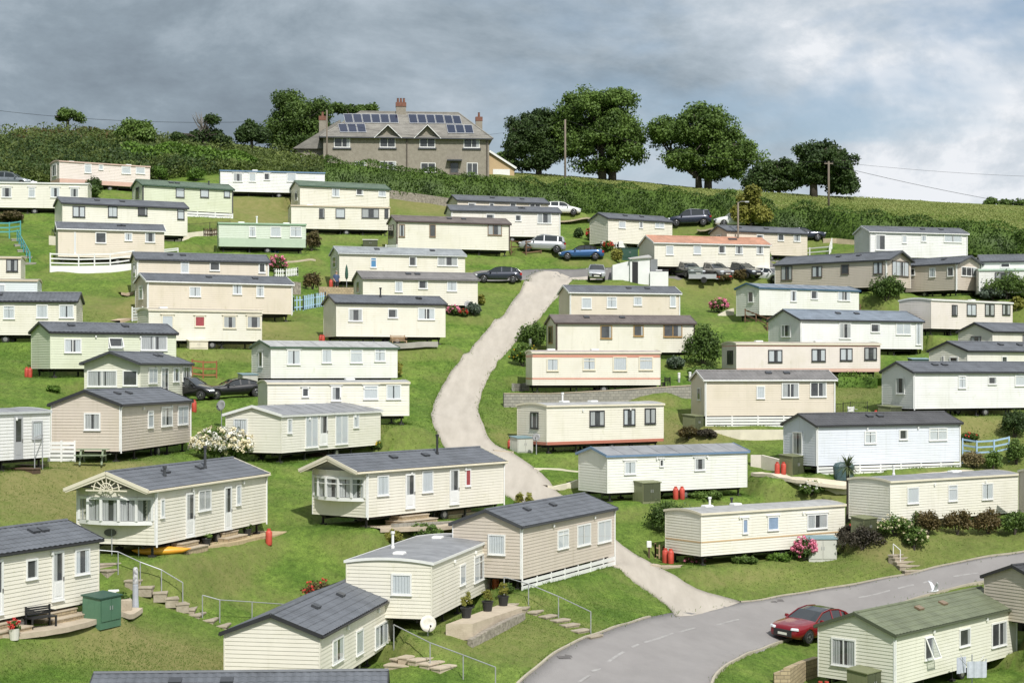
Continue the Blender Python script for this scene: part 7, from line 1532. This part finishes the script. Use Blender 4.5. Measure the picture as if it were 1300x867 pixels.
path('lane_verge', [(696, 281), (735, 278), (760, 281)], 2.0, C_('sandy_verge', (0.42, 0.35, 0.24), 0.95, var=0.2, scale=2), 0.02); path('lane_verge', [(888, 292), (905, 291), (918, 293)], 2.2, C_('sandy_verge', (0.42, 0.35, 0.24)), 0.02); path('timber_patio', [(142, 408), (160, 405), (178, 404)], 1.6, C_('pink_paving', (0.52, 0.40, 0.29), 0.9), 0.06); path('timber_patio', [(150, 372), (166, 372)], 0.9, C_('pink_paving', (0.5, 0.4, 0.3)), 0.06); path('paved_path', [(430, 441), (480, 441), (552, 438)], 1.2, M_BLOCK, 0.25); path('paved_path', [(290, 330), (360, 332), (400, 330)], 0.3, M_SLAB, 0.03)
# patio slab under the potted conifers
pp = [spot(*p) for p in ((566, 806), (600, 816), (663, 784), (640, 768))]; zt = max(p[2] for p in pp) + 0.12; b = MB(); b.add([(p[0], p[1], zt - 0.7) for p in pp] + [(p[0], p[1], zt) for p in pp], [(0, 3, 2, 1), (4, 5, 6, 7), (0, 1, 5, 4), (1, 2, 6, 5), (2, 3, 7, 6), (3, 0, 4, 7)]); struct(b.build('patio', M_SLAB))
def pot(label, px, py, plant, dz=0.0, z=None):
    X, Y, Z = spot(px, py); root = thing('potted_conifer', label, 'pot plant', (X, Y, (zt if z is None else Z)), 0, 'potted conifers on the patio'); b = MB(); b.lathe([(0.19, 0), (0.25, 0.40), (0.27, 0.41), (0.27, 0.46), (0.22, 0.46), (0.2, 0.40)], 14); b.build('pot', M_POT, root)
    crown_mesh('plant', [((0, 0, 0.46 + plant[1] * .45), (plant[0] * .5, plant[0] * .5, plant[1] * .5), 9), ((0, 0, 0.46 + plant[1] * .75), (plant[0] * .28, plant[0] * .28, plant[1] * .3), 5)], 0.06, LEAF['yellow'], root, int(px), 0.14, per=90)
pot('pointed golden conifer in a black pot, nearest of three on the patio', 592, 797, (0.34, 0.62)); pot('loose golden conifer in a black pot, middle of three on the patio', 619, 786, (0.5, 0.48)); pot('dense round golden conifer in a black pot, furthest of three on the patio', 639, 777, (0.5, 0.52))

def door_steps(label, px, py, yaw, w=1.6, n=2, m=M_STW, top=M_SLAB):
    X, Y, Z = spot(px, py); root = thing('door_steps', label, 'steps', (X, Y, Z), yaw, 'steps at caravan doors')
    for i in range(n):
        b = MB(); hw = w / 2 + 0.28 * (n - 1 - i); d = 0.35 * (n - i) ; z0_, z1_ = (0.22 * i, 0.22 * (i + 1)); b.box(-hw, hw, 0.55 - d, 0.75, z0_ - (0.25 if i == 0 else 0), z1_ - .05); b.build('step', m, root); b = MB(); b.box(-hw - .03, hw + .03, 0.52 - d, 0.75, z1_ - .049, z1_); b.build('tread', top, root)
door_steps('left flight of stone door steps on the paved terrace', 525, 664, yv('stone_steps'), n=3); door_steps('right flight of stone door steps on the paved terrace', 580, 656, yv('stone_steps'), n=3); door_steps('nearer tan door steps of the cartwheel gable caravan', 247, 700, yv('wheel_gable')); door_steps('further tan door steps of the cartwheel gable caravan', 298, 686, yv('wheel_gable')); door_steps('stone door steps beside the green storage chest', 86, 789, yv('slate_bottom_left')); door_steps('stone door steps at the lower left edge behind the flower tub', 12, 806, yv('slate_bottom_left')); door_steps('wooden door steps of the porch caravan', 416, 580, yv('porch'), w=1.2, m=M_WOODB, top=M_WOODB)

def fence(label, pts, h, style, m, name='fence', post=1.6, group='fences and railings', lift=0.0):
    """rail: posts and three rails; picket: pales on two rails; slat: wide boards; iron: thin uprights"""
    P2 = [spot(*p) for p in pts]; root = thing(name, label, 'fence', P2[0], 0, group); o = Vector(P2[0]); b = MB()
    for i in range(len(P2) - 1):
        p, q = Vector(P2[i]) - o, Vector(P2[i + 1]) - o; up = Vector((0, 0, 1)); p += up * lift; q += up * lift; L = (q - p).length; k = max(1, round(L / post))
        if style in ('rail', 'rail2', 'wood'):
            for f in ((0.95, 0.55, 0.18) if style != 'rail2' else (0.95, 0.5)): b.bar(p + up * h * f, q + up * h * f, 0.04, 0.11)
        elif style == 'picket':
            for f in (0.75, 0.25): b.bar(p + up * h * f, q + up * h * f, 0.04, 0.08)
            n = max(2, int(L / 0.2))
            for j in range(n + 1): r = p.lerp(q, j / n) + Vector((0, -0.035, 0)); b.bar(r + up * 0.03, r + up * h * (1 + 0.03 * (j % 2)), 0.085, 0.02)
        elif style == 'slat':
            n = 5
            for j in range(n): b.bar(p + up * h * (j + .5) / n, q + up * h * (j + .5) / n, 0.03, h / n * 0.72)
        elif style == 'iron':
            for f in (0.95, 0.1): b.bar(p + up * h * f, q + up * h * f, 0.025, 0.025)
            n = max(2, int(L / 0.16))
            for j in range(n + 1): r = p.lerp(q, j / n); b.bar(r, r + up * h, 0.016, 0.016)
    b.build('rails', m, root)
    for i in range(len(P2) - 1):
        p, q = Vector(P2[i]) - o, Vector(P2[i + 1]) - o; p.z += lift; q.z += lift; k = max(1, round((q - p).length / post))
        for j in range(k + (1 if i == len(P2) - 2 else 0)):
            r = p.lerp(q, j / k); c = MB(); w = 0.09 if style != 'iron' else 0.04; c.box(r.x - w / 2, r.x + w / 2, r.y - w / 2, r.y + w / 2, r.z - 0.4 - lift, r.z + h * 1.04); c.build('post', m, root)
    return root
fence('white three rail fence on the white wall of the slit window caravan', [(64, 345), (100, 346), (140, 345), (170, 341)], 0.95, 'rail', M_WHITE, lift=0.55); fence('short white rail right of the slit window caravan', [(208, 322), (226, 320)], 0.35, 'rail2', M_WHITE)
fence('thin black railing before the dark framed cream caravan', [(66, 305), (110, 301), (160, 300), (240, 297), (292, 293)], 0.95, 'iron', M_IRON, post=2.4); fence('pale blue picket gate and fence left of the cream bench caravan', [(373, 395), (385, 394), (400, 391), (413, 389)], 1.15, 'picket', M_BLUE); fence('white picket fence of the greenish end walled caravan', [(763, 318), (785, 318), (816, 315)], 0.75, 'picket', M_WHITE, lift=0.1)
fence('white rail fence around the lawn right of the white rail caravan', [(1001, 328), (1028, 328), (1053, 326), (1056, 316)], 1.05, 'rail', M_WHITE); fence('brown timber deck railing in front of the silver estate car', [(649, 323), (668, 324), (687, 322)], 1.35, 'wood', M_TIMB); fence('timber post and rail fence with dark posts before the blue roofed caravan', [(946, 409), (974, 420), (1001, 412), (1027, 408), (1060, 405), (1092, 402)], 1.1, 'rail', M_TIMB)
fence('white slatted screen beside the green picnic table', [(62, 586), (78, 586), (95, 586)], 1.05, 'slat', M_WHITE); fence('black iron fence left of the olive shed on the lawn', [(1061, 531), (1080, 529), (1101, 529)], 1.05, 'iron', M_IRON, post=1.0); fence('white slatted screen at the left end of the long beige caravan', [(168, 408), (181, 408)], 1.05, 'slat', M_WHITE); fence('low timber fence of split pales left of the gold striped caravan', [(832, 708), (842, 711), (847, 713)], 0.8, 'picket', M_TIMBL)
fence('pale blue deck railing right of the pale blue grey caravan', [(1222, 588), (1240, 591), (1262, 590), (1281, 586)], 0.95, 'rail', M_BLUE, lift=0.7); fence('turquoise landing railing at the left edge', [(-8, 303), (12, 303), (26, 301)], 1.0, 'rail', M_TURQ, lift=0.4); fence('turquoise stair railing going down the left bank', [(22, 306), (30, 320), (38, 335)], 0.85, 'rail2', M_TURQ, lift=0.1); fence('dark timber gate left of the mint caravan', [(259, 300), (268, 300), (277, 299)], 0.75, 'picket', M_WOODB); fence('white picket bits behind the pink flowering shrub', [(348, 352), (362, 352), (378, 350)], 0.7, 'picket', M_WHITE); fence('rusty brown timber deck railing right of the bay ended caravan', [(244, 478), (258, 480), (275, 480)], 1.15, 'wood', C_('red_brown_timber', (0.30, 0.12, 0.05), 0.8)); fence('white slatted screen at the left end of the brown roofed caravan', [(490, 323), (504, 323)], 0.9, 'slat', M_WHITE)
steps('concrete stair down the left bank with turquoise railing', [(21, 305), (25, 312), (29, 319), (33, 327), (38, 335)], 0.9, 0.5, 0.25, M_BLOCK)

# seats and tables
def bench(label, px, py, yaw, w, m, hgt=0.85, slat=True, name='bench', dz=0.0):
    X, Y, Z = spot(px, py); root = thing(name, label, 'bench', (X, Y, Z + dz), yaw, 'benches and chairs'); b = MB(); b.box(-w/2, w/2, -0.22, 0.22, 0.40, 0.45); b.build('seat', m, root); b = MB()
    for k in range(4): b.box(-w/2 + .03, w/2 - .03, 0.20, 0.23, 0.5 + k * (hgt - .52) / 4, 0.5 + (k + .72) * (hgt - .52) / 4)
    b.build('backrest', m, root)
    for sx in (-1, 1):
        for sy in (-1, 1): b = MB(); x, y = sx * (w/2 - .04), sy * 0.2; b.box(x - .03, x + .03, y - .03, y + .03, -0.06, 0.399 if sy < 0 else hgt); b.build('leg', m, root)
        b = MB(); b.box(sx * (w/2 - .04) - .03, sx * (w/2 - .04) + .03, -.24, .18, .62, .66); b.build('armrest', m, root)
bench('brown slatted bench before the red striped caravan', 812, 494, yv('red_stripe'), 1.35, M_TIMBL); bench('brown slatted bench under the cream caravan with the flue', 506, 440, yv('bench_mid'), 1.2, M_TIMBL); bench('black metal garden bench on the paved path at lower left', 52, 797, yv('slate_bottom_left') - 0.25, 1.15, M_IRON); bench('dark green bench below the flat roofed cream caravan', 440, 297, yv('cream_bench'), 1.75, M_GRND)
bench('black chair, left of the pair beside the brown bench', 838, 493, 0.9, 0.5, M_IRON, name='garden_chair'); bench('black chair, right of the pair beside the brown bench', 846, 493, -0.5, 0.5, M_IRON, name='garden_chair'); bench('white chair near the grey olive wall fence of iron', 1082, 531, 0.3, 0.55, M_WHITE, name='garden_chair'); bench('left one of two grey chairs behind the post and rail fence', 1050, 404, 0.2, 0.5, M_GALV, name='garden_chair'); bench('right one of two grey chairs behind the post and rail fence', 1063, 403, 0.1, 0.5, M_GALV, name='garden_chair')
def picnic(label, px, py, yaw, m):
    X, Y, Z = spot(px, py); root = thing('picnic_table', label, 'picnic table', (X, Y, Z), yaw); b = MB()
    for k in range(4): b.box(-.8, .8, -.36 + k * .185, -.36 + k * .185 + .165, .70, .74)
    b.build('tabletop', m, root)
    for s in (-1, 1): b = MB(); b.box(-.8, .8, s * .68 - .13, s * .68 + .13, .42, .46); b.build('seat', m, root)
    for sx in (-.55, .55):
        b = MB(); b.box(sx - .03, sx + .03, -.78, .78, .36, .419); b.build('crossbeam', m, root)
        for s in (-1, 1): b = MB(); b.bar((sx, s * .6, -.05), (sx, s * .25, .7), .09, .05); b.build('leg', m, root)
picnic('green grey picnic table in front of the taupe corner caravan', 118, 588, 0.05, M_GRNT)

# parasol, person
X, Y, Z = spot(440, 372); r_ = thing('parasol', 'closed dark green parasol standing by the person', 'parasol', (X, Y, Z)); b = MB(); b.tube([(0, 0, 0), (0, 0, 2.35)], 0.025, 8); b.build('pole', M_GALV, r_); b = MB(); b.lathe([(0.05, 1.15), (0.13, 1.3), (0.15, 1.6), (0.10, 2.1), (0.02, 2.4)], 9); b.build('canopy', M_GRND, r_); b = MB(); b.lathe([(.22, -.05), (.22, .06), (.05, .1)], 12); b.build('base', M_DARK, r_)
def skin_body(verts, edges, radii, name, m, parent, sub=2):
    me = bpy.data.meshes.new(name); me.from_pydata(verts, edges, []); me.update(); o = bpy.data.objects.new(name, me); COL.objects.link(o); o.parent = parent; me.materials.append(m)
    sk = o.modifiers.new('skin', 'SKIN'); 
    if not me.skin_vertices: pass
    for i, r in enumerate(radii): me.skin_vertices[0].data[i].radius = (r, r)
    me.skin_vertices[0].data[0].use_root = True
    s = o.modifiers.new('sub', 'SUBSURF'); s.levels = sub; s.render_levels = sub; return o
def person(label, px, py, yaw):
    X, Y, Z = spot(px, py); root = thing('person', label, 'person', (X, Y, Z + 0.02), yaw); skin = C_('skin', (0.50, 0.30, 0.21), 0.6); shirt = C_('blue_shirt', (0.06, 0.09, 0.17), 0.85, var=0.1); tr = C_('dark_shorts', (0.03, 0.032, 0.04), 0.85); hair = C_('grey_hair', (0.25, 0.23, 0.21), 0.9)
    V = [(0, 0, .92), (0, .01, 1.12), (0, .0, 1.32), (0, -.01, 1.47), (0, -.03, 1.55), (0, -.05, 1.63), (0, -.05, 1.74)]; E = [(i, i + 1) for i in range(6)]; R = [.155, .15, .17, .10, .062, .085, .075]
    def chain(s, pts, rs):
        p = s
        for q, r in zip(pts, rs): V.append(q); R.append(r); E.append((p, len(V) - 1)); p = len(V) - 1
        return p
    for s in (-1, 1):
        chain(0, [(s * .10, 0, .86), (s * .11, -.02, .48), (s * .115, .02, .09), (s * .125, -.15, .035)], [.105, .068, .045, .04])
        h = chain(2, [(s * .19, 0, 1.40), (s * .25, .03, 1.12), (s * .22, -.16, .93), (s * .20, -.23, .88)], [.062, .046, .034, .03])
        for k in range(4): chain(h, [(s * .20 + (k - 1.5) * .018, -.27, .86 - .004 * k), (s * .20 + (k - 1.5) * .02, -.30, .83)], [.010, .008])
        chain(h, [(s * .17, -.25, .87), (s * .165, -.28, .85)], [.011, .009])
    body = skin_body(V, E, R, 'body', skin, root)
    # clothes close to the body
    def shell(pts, rs, name, m, parent):
        b = MB(); b.tube(pts, rs, 14, cap=False); return b.build(name, m, parent, smooth=True)
    sh = MB(); sh.M = Matrix.Diagonal((1.25, .85, 1, 1)); sh.tube([(0, 0, .86), (0, 0, 1.0), (0, 0, 1.2), (0, 0, 1.38), (0, 0, 1.46), (0, -.01, 1.50)], [.185, .18, .185, .18, .14, .08], 16, cap=False); sh.M = None
    for s in (-1, 1): sh.tube([(s * .16, 0, 1.42), (s * .22, 0.01, 1.32), (s * .245, .02, 1.18)], [.08, .085, .075], 10, cap=False)
    sh.build('shirt', shirt, root, smooth=True)
    t = MB(); 
    for s in (-1, 1): t.tube([(s * .085, 0, .93), (s * .11, -.005, .75), (s * .115, -.02, .50)], [.135, .11, .095], 12, cap=False)
    t.build('shorts', tr, root, smooth=True)
    hm = MB(); hm.M = Matrix.Translation((0, -.03, 1.70)); hm.lathe([(.09, -.02), (.105, .03), (.09, .08), (.05, .115), (.01, .125)], 14); hm.build('hair', hair, root, smooth=True)
    f = MB(); f.bevbox(-.012, .012, -.155, -.12, 1.655, 1.695, .008); f.build('nose', skin, root)
    for s in (-1, 1): e = MB(); e.lathe([(.004, -.012), (.012, 0), (.004, .012)], 8); q = e.build('eye', M_DARK, root); q.location = (s * .032, -.122, 1.70)
person('person in a dark blue shirt and shorts standing by the red gas bottle', 427, 371, 0.5)

# kiosk: white walls with a black door
X, Y, Z = spot(808, 360); k_ = thing('white_kiosk', 'white walled bin store with a narrow black door in front of the parked cars', 'kiosk', (X, Y, Z), 0.0); s_ = FPX / Y
def kx(px): return (px - 808) / s_
b = MB(); b.box(kx(778), kx(800), 0.3, 0.5, -0.5, 1.75); b.add([(kx(778), .3, 1.75), (kx(800), .3, 1.75), (kx(800), .5, 1.75), (kx(778), .5, 1.75), (kx(800), .3, 2.15), (kx(800), .5, 2.15)], [(0, 1, 4), (3, 5, 2), (0, 4, 5, 3), (1, 2, 5, 4)]); b.box(kx(810), kx(825), 0.0, 2.0, -0.6, 2.3); b.box(kx(800), kx(802.5), 0.0, 1.9, -0.6, 2.2); b.box(kx(802.5), kx(810), 0.0, 0.16, 2.05, 2.3); b.box(kx(825), kx(848), -0.3, -0.1, -0.6, 1.1); b.box(kx(778), kx(782), .5, 2.5, -.5, 1.7); b.build('wall', M_WROOF, k_)
b = MB(); b.box(kx(802.5), kx(810), 0.05, 0.1, -0.35, 2.04); b.build('door', M_IRON, k_); b = MB(); b.add([(kx(799), -.2, 2.25), (kx(827), -.2, 2.4), (kx(826), 2.2, 2.75), (kx(799), 2.2, 2.45), (kx(799), -.2, 2.35), (kx(827), -.2, 2.5), (kx(826), 2.2, 2.85), (kx(799), 2.2, 2.55)], [(0, 3, 2, 1), (4, 5, 6, 7), (0, 1, 5, 4), (1, 2, 6, 5), (2, 3, 7, 6), (3, 0, 4, 7)]); b.build('roof', C_('felt_roof', (0.45, 0.44, 0.42), 0.9), k_)
b = MB(); b.box(kx(826), kx(835), 0.2, 0.35, 1.1, 2.3); b.build('grey_panel', C_('grey_panel', (0.22, 0.23, 0.24), 0.7), k_)
for i, (px, lb) in enumerate([(837, 'black wheeled bin with white lid behind the kiosk wall'), (845, 'black wheeled bin at the right end of the kiosk wall')]):
    r_ = thing('wheeled_bin', lb, 'bin', (X + kx(px), Y + 0.5, Z + 0.2)); b = MB(); b.add([(-.24, -.24, 0), (.24, -.24, 0), (.24, .24, 0), (-.24, .24, 0), (-.3, -.3, 1.0), (.3, -.3, 1.0), (.3, .3, 1.0), (-.3, .3, 1.0)], [(0, 3, 2, 1), (4, 5, 6, 7), (0, 1, 5, 4), (1, 2, 6, 5), (2, 3, 7, 6), (3, 0, 4, 7)]); b.build('body', M_IRON, r_); b = MB(); b.bevbox(-.32, .32, -.34, .32, 1.003, 1.1, .04); b.build('lid', M_WROOF if i == 0 else M_IRON, r_)
# mesh trailer
X, Y, Z = spot(891, 360); r_ = thing('mesh_trailer', 'grey cage trailer with mesh sides parked before the dark cars', 'trailer', (X, Y, Z), 0.0); b = MB(); b.box(-1.3, 1.3, -.65, .65, .42, .5); b.box(-1.3, 1.3, -.65, -.62, .5, .85); b.box(-1.3, 1.3, .62, .65, .5, .85); b.build('bed', M_GALV, r_); b = MB()
for x in np.linspace(-1.3, 0, 14): b.bar((x, -.64, .85), (x, -.64, 1.5), .02); b.bar((x, .64, .85), (x, .64, 1.5), .02)
for z in (.85, 1.15, 1.5): b.bar((-1.3, -.64, z), (0, -.64, z), .04); b.bar((-1.3, .64, z), (0, .64, z), .04); b.bar((-1.3, -.64, z), (-1.3, .64, z), .04)
b.build('mesh_cage', C_('green_grey_mesh', (0.33, 0.38, 0.36), 0.5), r_)
for sy in (-.78, .78): b = MB(); b.M = Matrix.Translation((0.1, sy, .29)) @ Matrix.Rotation(math.pi / 2, 4, 'X'); b.lathe([(.1, -.08), (.28, -.08), (.29, 0), (.28, .08), (.1, .08)], 14); b.build('wheel', M_TYRE, r_)
b = MB(); b.bar((1.3, 0, .45), (2.1, 0, .42), .08); b.build('drawbar', M_GALV, r_)
# covered barbecue, kayak, wrapped parasol, planter, meter post, path lights, tubs, airer, bird bath
X, Y, Z = spot(1071, 612); r_ = thing('covered_barbecue', 'barbecue under a dark green cover on the rendered terrace', 'barbecue', (X, Y, Z + 0.1)); b = MB(); pts_ = []
for z, w, d in ((0, .58, .34), (.45, .60, .36), (.85, .66, .38), (1.05, .50, .30), (1.12, .25, .18)):
    for k in range(16): t = 2 * math.pi * k / 16; j = 1 + .05 * math.sin(k * 2.7 + z * 5); pts_.append((math.copysign(abs(math.cos(t)) ** .6, math.cos(t)) * w * j, math.copysign(abs(math.sin(t)) ** .6, math.sin(t)) * d * j, z))
b.add(pts_, [(i * 16 + k, i * 16 + (k + 1) % 16, (i + 1) * 16 + (k + 1) % 16, (i + 1) * 16 + k) for i in range(4) for k in range(16)] + [tuple(range(64, 80))]); b.build('cover', C_('green_tarpaulin', (0.055, 0.10, 0.105), 0.5, var=0.3, scale=2), r_); b = MB(); b.box(-.5, .5, -.25, .25, -.1, .03); b.build('base', M_DARK, r_)
X, Y, Z = spot(203, 705); r_ = thing('kayak', 'orange and yellow kayak lying under the cartwheel gable caravan', 'kayak', (X, Y + .35, Z + .04), 0.25); b = MB(); b.M = Matrix.Diagonal((1, 1, .62, 1)); b.tube([(-1.3, 0, .32), (-1.0, 0, .24), (-.5, 0, .22), (.3, 0, .22), (.9, 0, .24), (1.3, 0, .34)], [.03, .2, .31, .32, .2, .03], 12); b.build('hull', C_('kayak_orange', (0.75, 0.24, 0.03), 0.4, col2=(0.80, 0.50, 0.05), scale=0.6), r_, smooth=True); b = MB(); b.M = Matrix.Translation((0, 0, .335)); b.lathe([(.22, 0), (.24, .03), (.19, .035), (.17, 0)], 14); b.build('cockpit', M_DARK, r_)
X, Y, Z = spot(172, 774); r_ = thing('wrapped_parasol', 'parasol in a grey and white patterned cover standing by the lower left steps', 'parasol', (X, Y, Z)); b = MB(); b.lathe([(.14, 0), (.15, .1), (.125, .5), (.12, 1.05), (.10, 1.1)], 12); b.build('cover', C_('grey_cover', (0.40, 0.42, 0.46), 0.8, var=0.12), r_); b = MB(); b.lathe([(.105, 1.1), (.12, 1.12), (.11, 1.72), (.06, 1.8)], 12); b.build('cover_top', C_('patterned_cover', (0.12, 0.12, 0.13), 0.8, col2=(0.80, 0.80, 0.80), scale=9), r_)
X, Y, Z = spot(155, 775); r_ = thing('stone_planter', 'pale stone planter with a grassy plant next to the wrapped parasol', 'planter', (X, Y, Z), 0.3); b = MB(); b.bevbox(-.4, .4, -.25, .25, -.1, .5, .05); b.build('planter', M_STEP, r_); crown_mesh('plant', [((0, 0, .65), (.3, .2, .28), 8)], .1, LEAF['ash'], r_, 5, .16, per=50); b = MB(); b.bevbox(-.55, -.1, .3, .38, -.1, .85, .02); b.build('back_slab', M_WROOF, r_)
X, Y, Z = spot(824, 708); r_ = thing('meter_post', 'white meter box on a post left of the split pale fence', 'meter post', (X, Y, Z)); b = MB(); b.box(-.05, .05, -.05, .05, -.3, .6); b.build('post', M_WOODB, r_); b = MB(); b.bevbox(-.13, .13, -.1, .1, .601, .95, .02); b.build('box', M_WROOF, r_)
for px, py, lb in ((862, 485, 'white path light, left of the two by the leafy shrub'), (876, 484, 'white path light, right of the two by the leafy shrub'), (673, 441, 'small white post light among the shrubs by the track')):
    X, Y, Z = spot(px, py); r_ = thing('path_light', lb, 'path light', (X, Y, Z), 0, 'path lights'); b = MB(); b.lathe([(.09, -.1), (.09, .3)], 8); b.build('post', M_GALV, r_); b = MB(); b.lathe([(.10, .301), (.10, .62), (.12, .625), (.12, .68), (.02, .72)], 10); b.build('lantern', M_WROOF, r_)
X, Y, Z = spot(18, 812); r_ = thing('flower_tub', 'white tub of red flowers at the lower left edge', 'flower tub', (X, Y, Z)); b = MB(); b.lathe([(.16, 0), (.2, .42), (.17, .42), (.15, .35)], 14); b.build('tub', C_('stone_white', (0.66, 0.64, 0.57), 0.8), r_); crown_mesh('foliage', [((0, 0, .5), (.3, .3, .18), 10)], .08, LEAF['oak'], r_, 9, .13, per=50); crown_mesh('blossoms', [((0, 0, .58), (.3, .3, .16), 14)], .06, PETAL['red'], r_, 10, .09, per=30)
for px, py, lb in ((209, 702, 'black pot with a spiky plant by the kayak'), (262, 694, 'black pot between the two tan door steps'), (314, 681, 'black tub beyond the further tan door steps')):
    X, Y, Z = spot(px, py); r_ = thing('flower_pot', lb, 'flower pot', (X, Y, Z), 0, 'black flower pots'); b = MB(); b.lathe([(.16, 0), (.22, .34), (.24, .35), (.24, .4), (.2, .4), (.18, .35)], 12); b.build('pot', M_POT, r_); crown_mesh('plant', [((0, 0, .5), (.16, .16, .18), 5)], .08, LEAF['ash'], r_, int(px), .12, per=40)
X, Y, Z = spot(1234, 872); r_ = thing('rotary_airer', 'rotary airer hung with pale washing in front of the moss green roofed caravan', 'airer', (X, Y, Z)); b = MB(); b.tube([(0, 0, -.3), (0, 0, 1.5)], .028, 8); b.build('pole', M_GALV, r_); b = MB()
for k in range(4): a = k * math.pi / 2 + .5; b.tube([(0, 0, .75), (.75 * math.cos(a), .75 * math.sin(a), 1.4)], .015, 5)
b.build('arms', M_GALV, r_)
for k, (a, w, c) in enumerate([(-1.5, .9, C_('pale_cloth', (0.52, 0.55, 0.62), 0.9, var=0.12, scale=5)), (-.3, .6, C_('pale_cloth', (0.52, 0.55, 0.62))), (2.2, .7, C_('pale_cloth', (0.52, 0.55, 0.62)))]):
    b = MB(); n = 10; b.M = Matrix.Rotation(a, 4, 'Z'); b.add([(.62 + .03 * math.sin(i * 1.7), -w / 2 + w * i / n, z) for z in (.55, 1.3) for i in range(n + 1)], [(i, i + 1, n + 2 + i, n + 1 + i) for i in range(n)]); b.build('washing', c, r_)
# gull gliding over the road
gx, gy, gz = at(1186, 750, 84.0); r_ = thing('gull', 'white gull with grey wings flying low over the road', 'gull', (gx, gy, gz), 0.35); b = MB(); b.tube([(-.24, 0, .01), (-.12, 0, 0), (.02, 0, 0), (.15, 0, .01), (.22, 0, .03), (.27, 0, .02)], [.015, .05, .075, .055, .04, .012], 10)
for s in (-1, 1):
    prof = [(.10, -.06, 0, 0), (.12, -.05, .25, .13), (.06, -.04, .50, .22), (-.06, -.10, .70, .27)]
    vs_ = []
    for xf, xb, y, z in prof: vs_ += [(xf, s * (y * .5 + .03), z * 1.8), (xb - .04, s * (y * .5 + .03), z * 1.8 - .01)]
    b.add(vs_ + [(p[0], p[1], p[2] - .02) for p in vs_], [(i, i + 1, i + 3, i + 2) for i in (0, 2, 4)] + [(8 + i, 10 + i, 11 + i, 9 + i) for i in (0, 2, 4)] + [(0, 2, 10, 8), (2, 4, 12, 10), (4, 6, 14, 12), (1, 9, 11, 3), (3, 11, 13, 5), (5, 13, 15, 7), (6, 7, 15, 14)])
b.add([(-.22, -.02, .01), (-.36, -.07, .01), (-.36, .07, .01), (-.22, .02, .01), (-.22, 0, -.01), (-.36, 0, -.005)], [(0, 1, 2, 3), (0, 4, 5, 1), (3, 2, 5, 4)]); b.build('body', C_('gull_feathers', (0.74, 0.75, 0.77), 0.7), r_, smooth=True); b = MB(); b.tube([(.26, 0, .02), (.32, 0, .005)], [.014, .004], 6); b.build('beak', C_('beak_yellow', (0.6, 0.4, 0.05), 0.5), r_)
# garden table with blue crates
for px, py, lb in ((344, 321, 'left blue crate under the mint caravan'), (350, 321, 'right blue crate under the mint caravan')):
    X, Y, Z = spot(px, py); r_ = thing('blue_crate', lb, 'crate', (X, Y, Z), 0, 'blue crates'); b = MB(); b.box(-.24, .24, -.2, .2, -.05, .42); b.build('box', C_('blue_plastic', (0.04, 0.16, 0.45), 0.4), r_); b = MB(); b.bevbox(-.26, .26, -.22, .22, .421, .47, .015); b.build('rim', C_('blue_plastic', (0.04, 0.16, 0.45)), r_)
# pads of hard ground where no grass grows
for nm in ('paved_path', 'lane_verge', 'timber_patio', 'patio'):
    for o in COL.objects:
        if o.name.split('.')[0] == nm:
            me = o.data; vv = np.empty(len(me.vertices) * 3); me.vertices.foreach_get('co', vv); vv = vv.reshape(-1, 3)[:, :2]
            if nm == 'patio': HARD.append(vv[:4])
            else: HARD.append(np.concatenate([vv[0::4], vv[3::4][::-1]]))
turf()
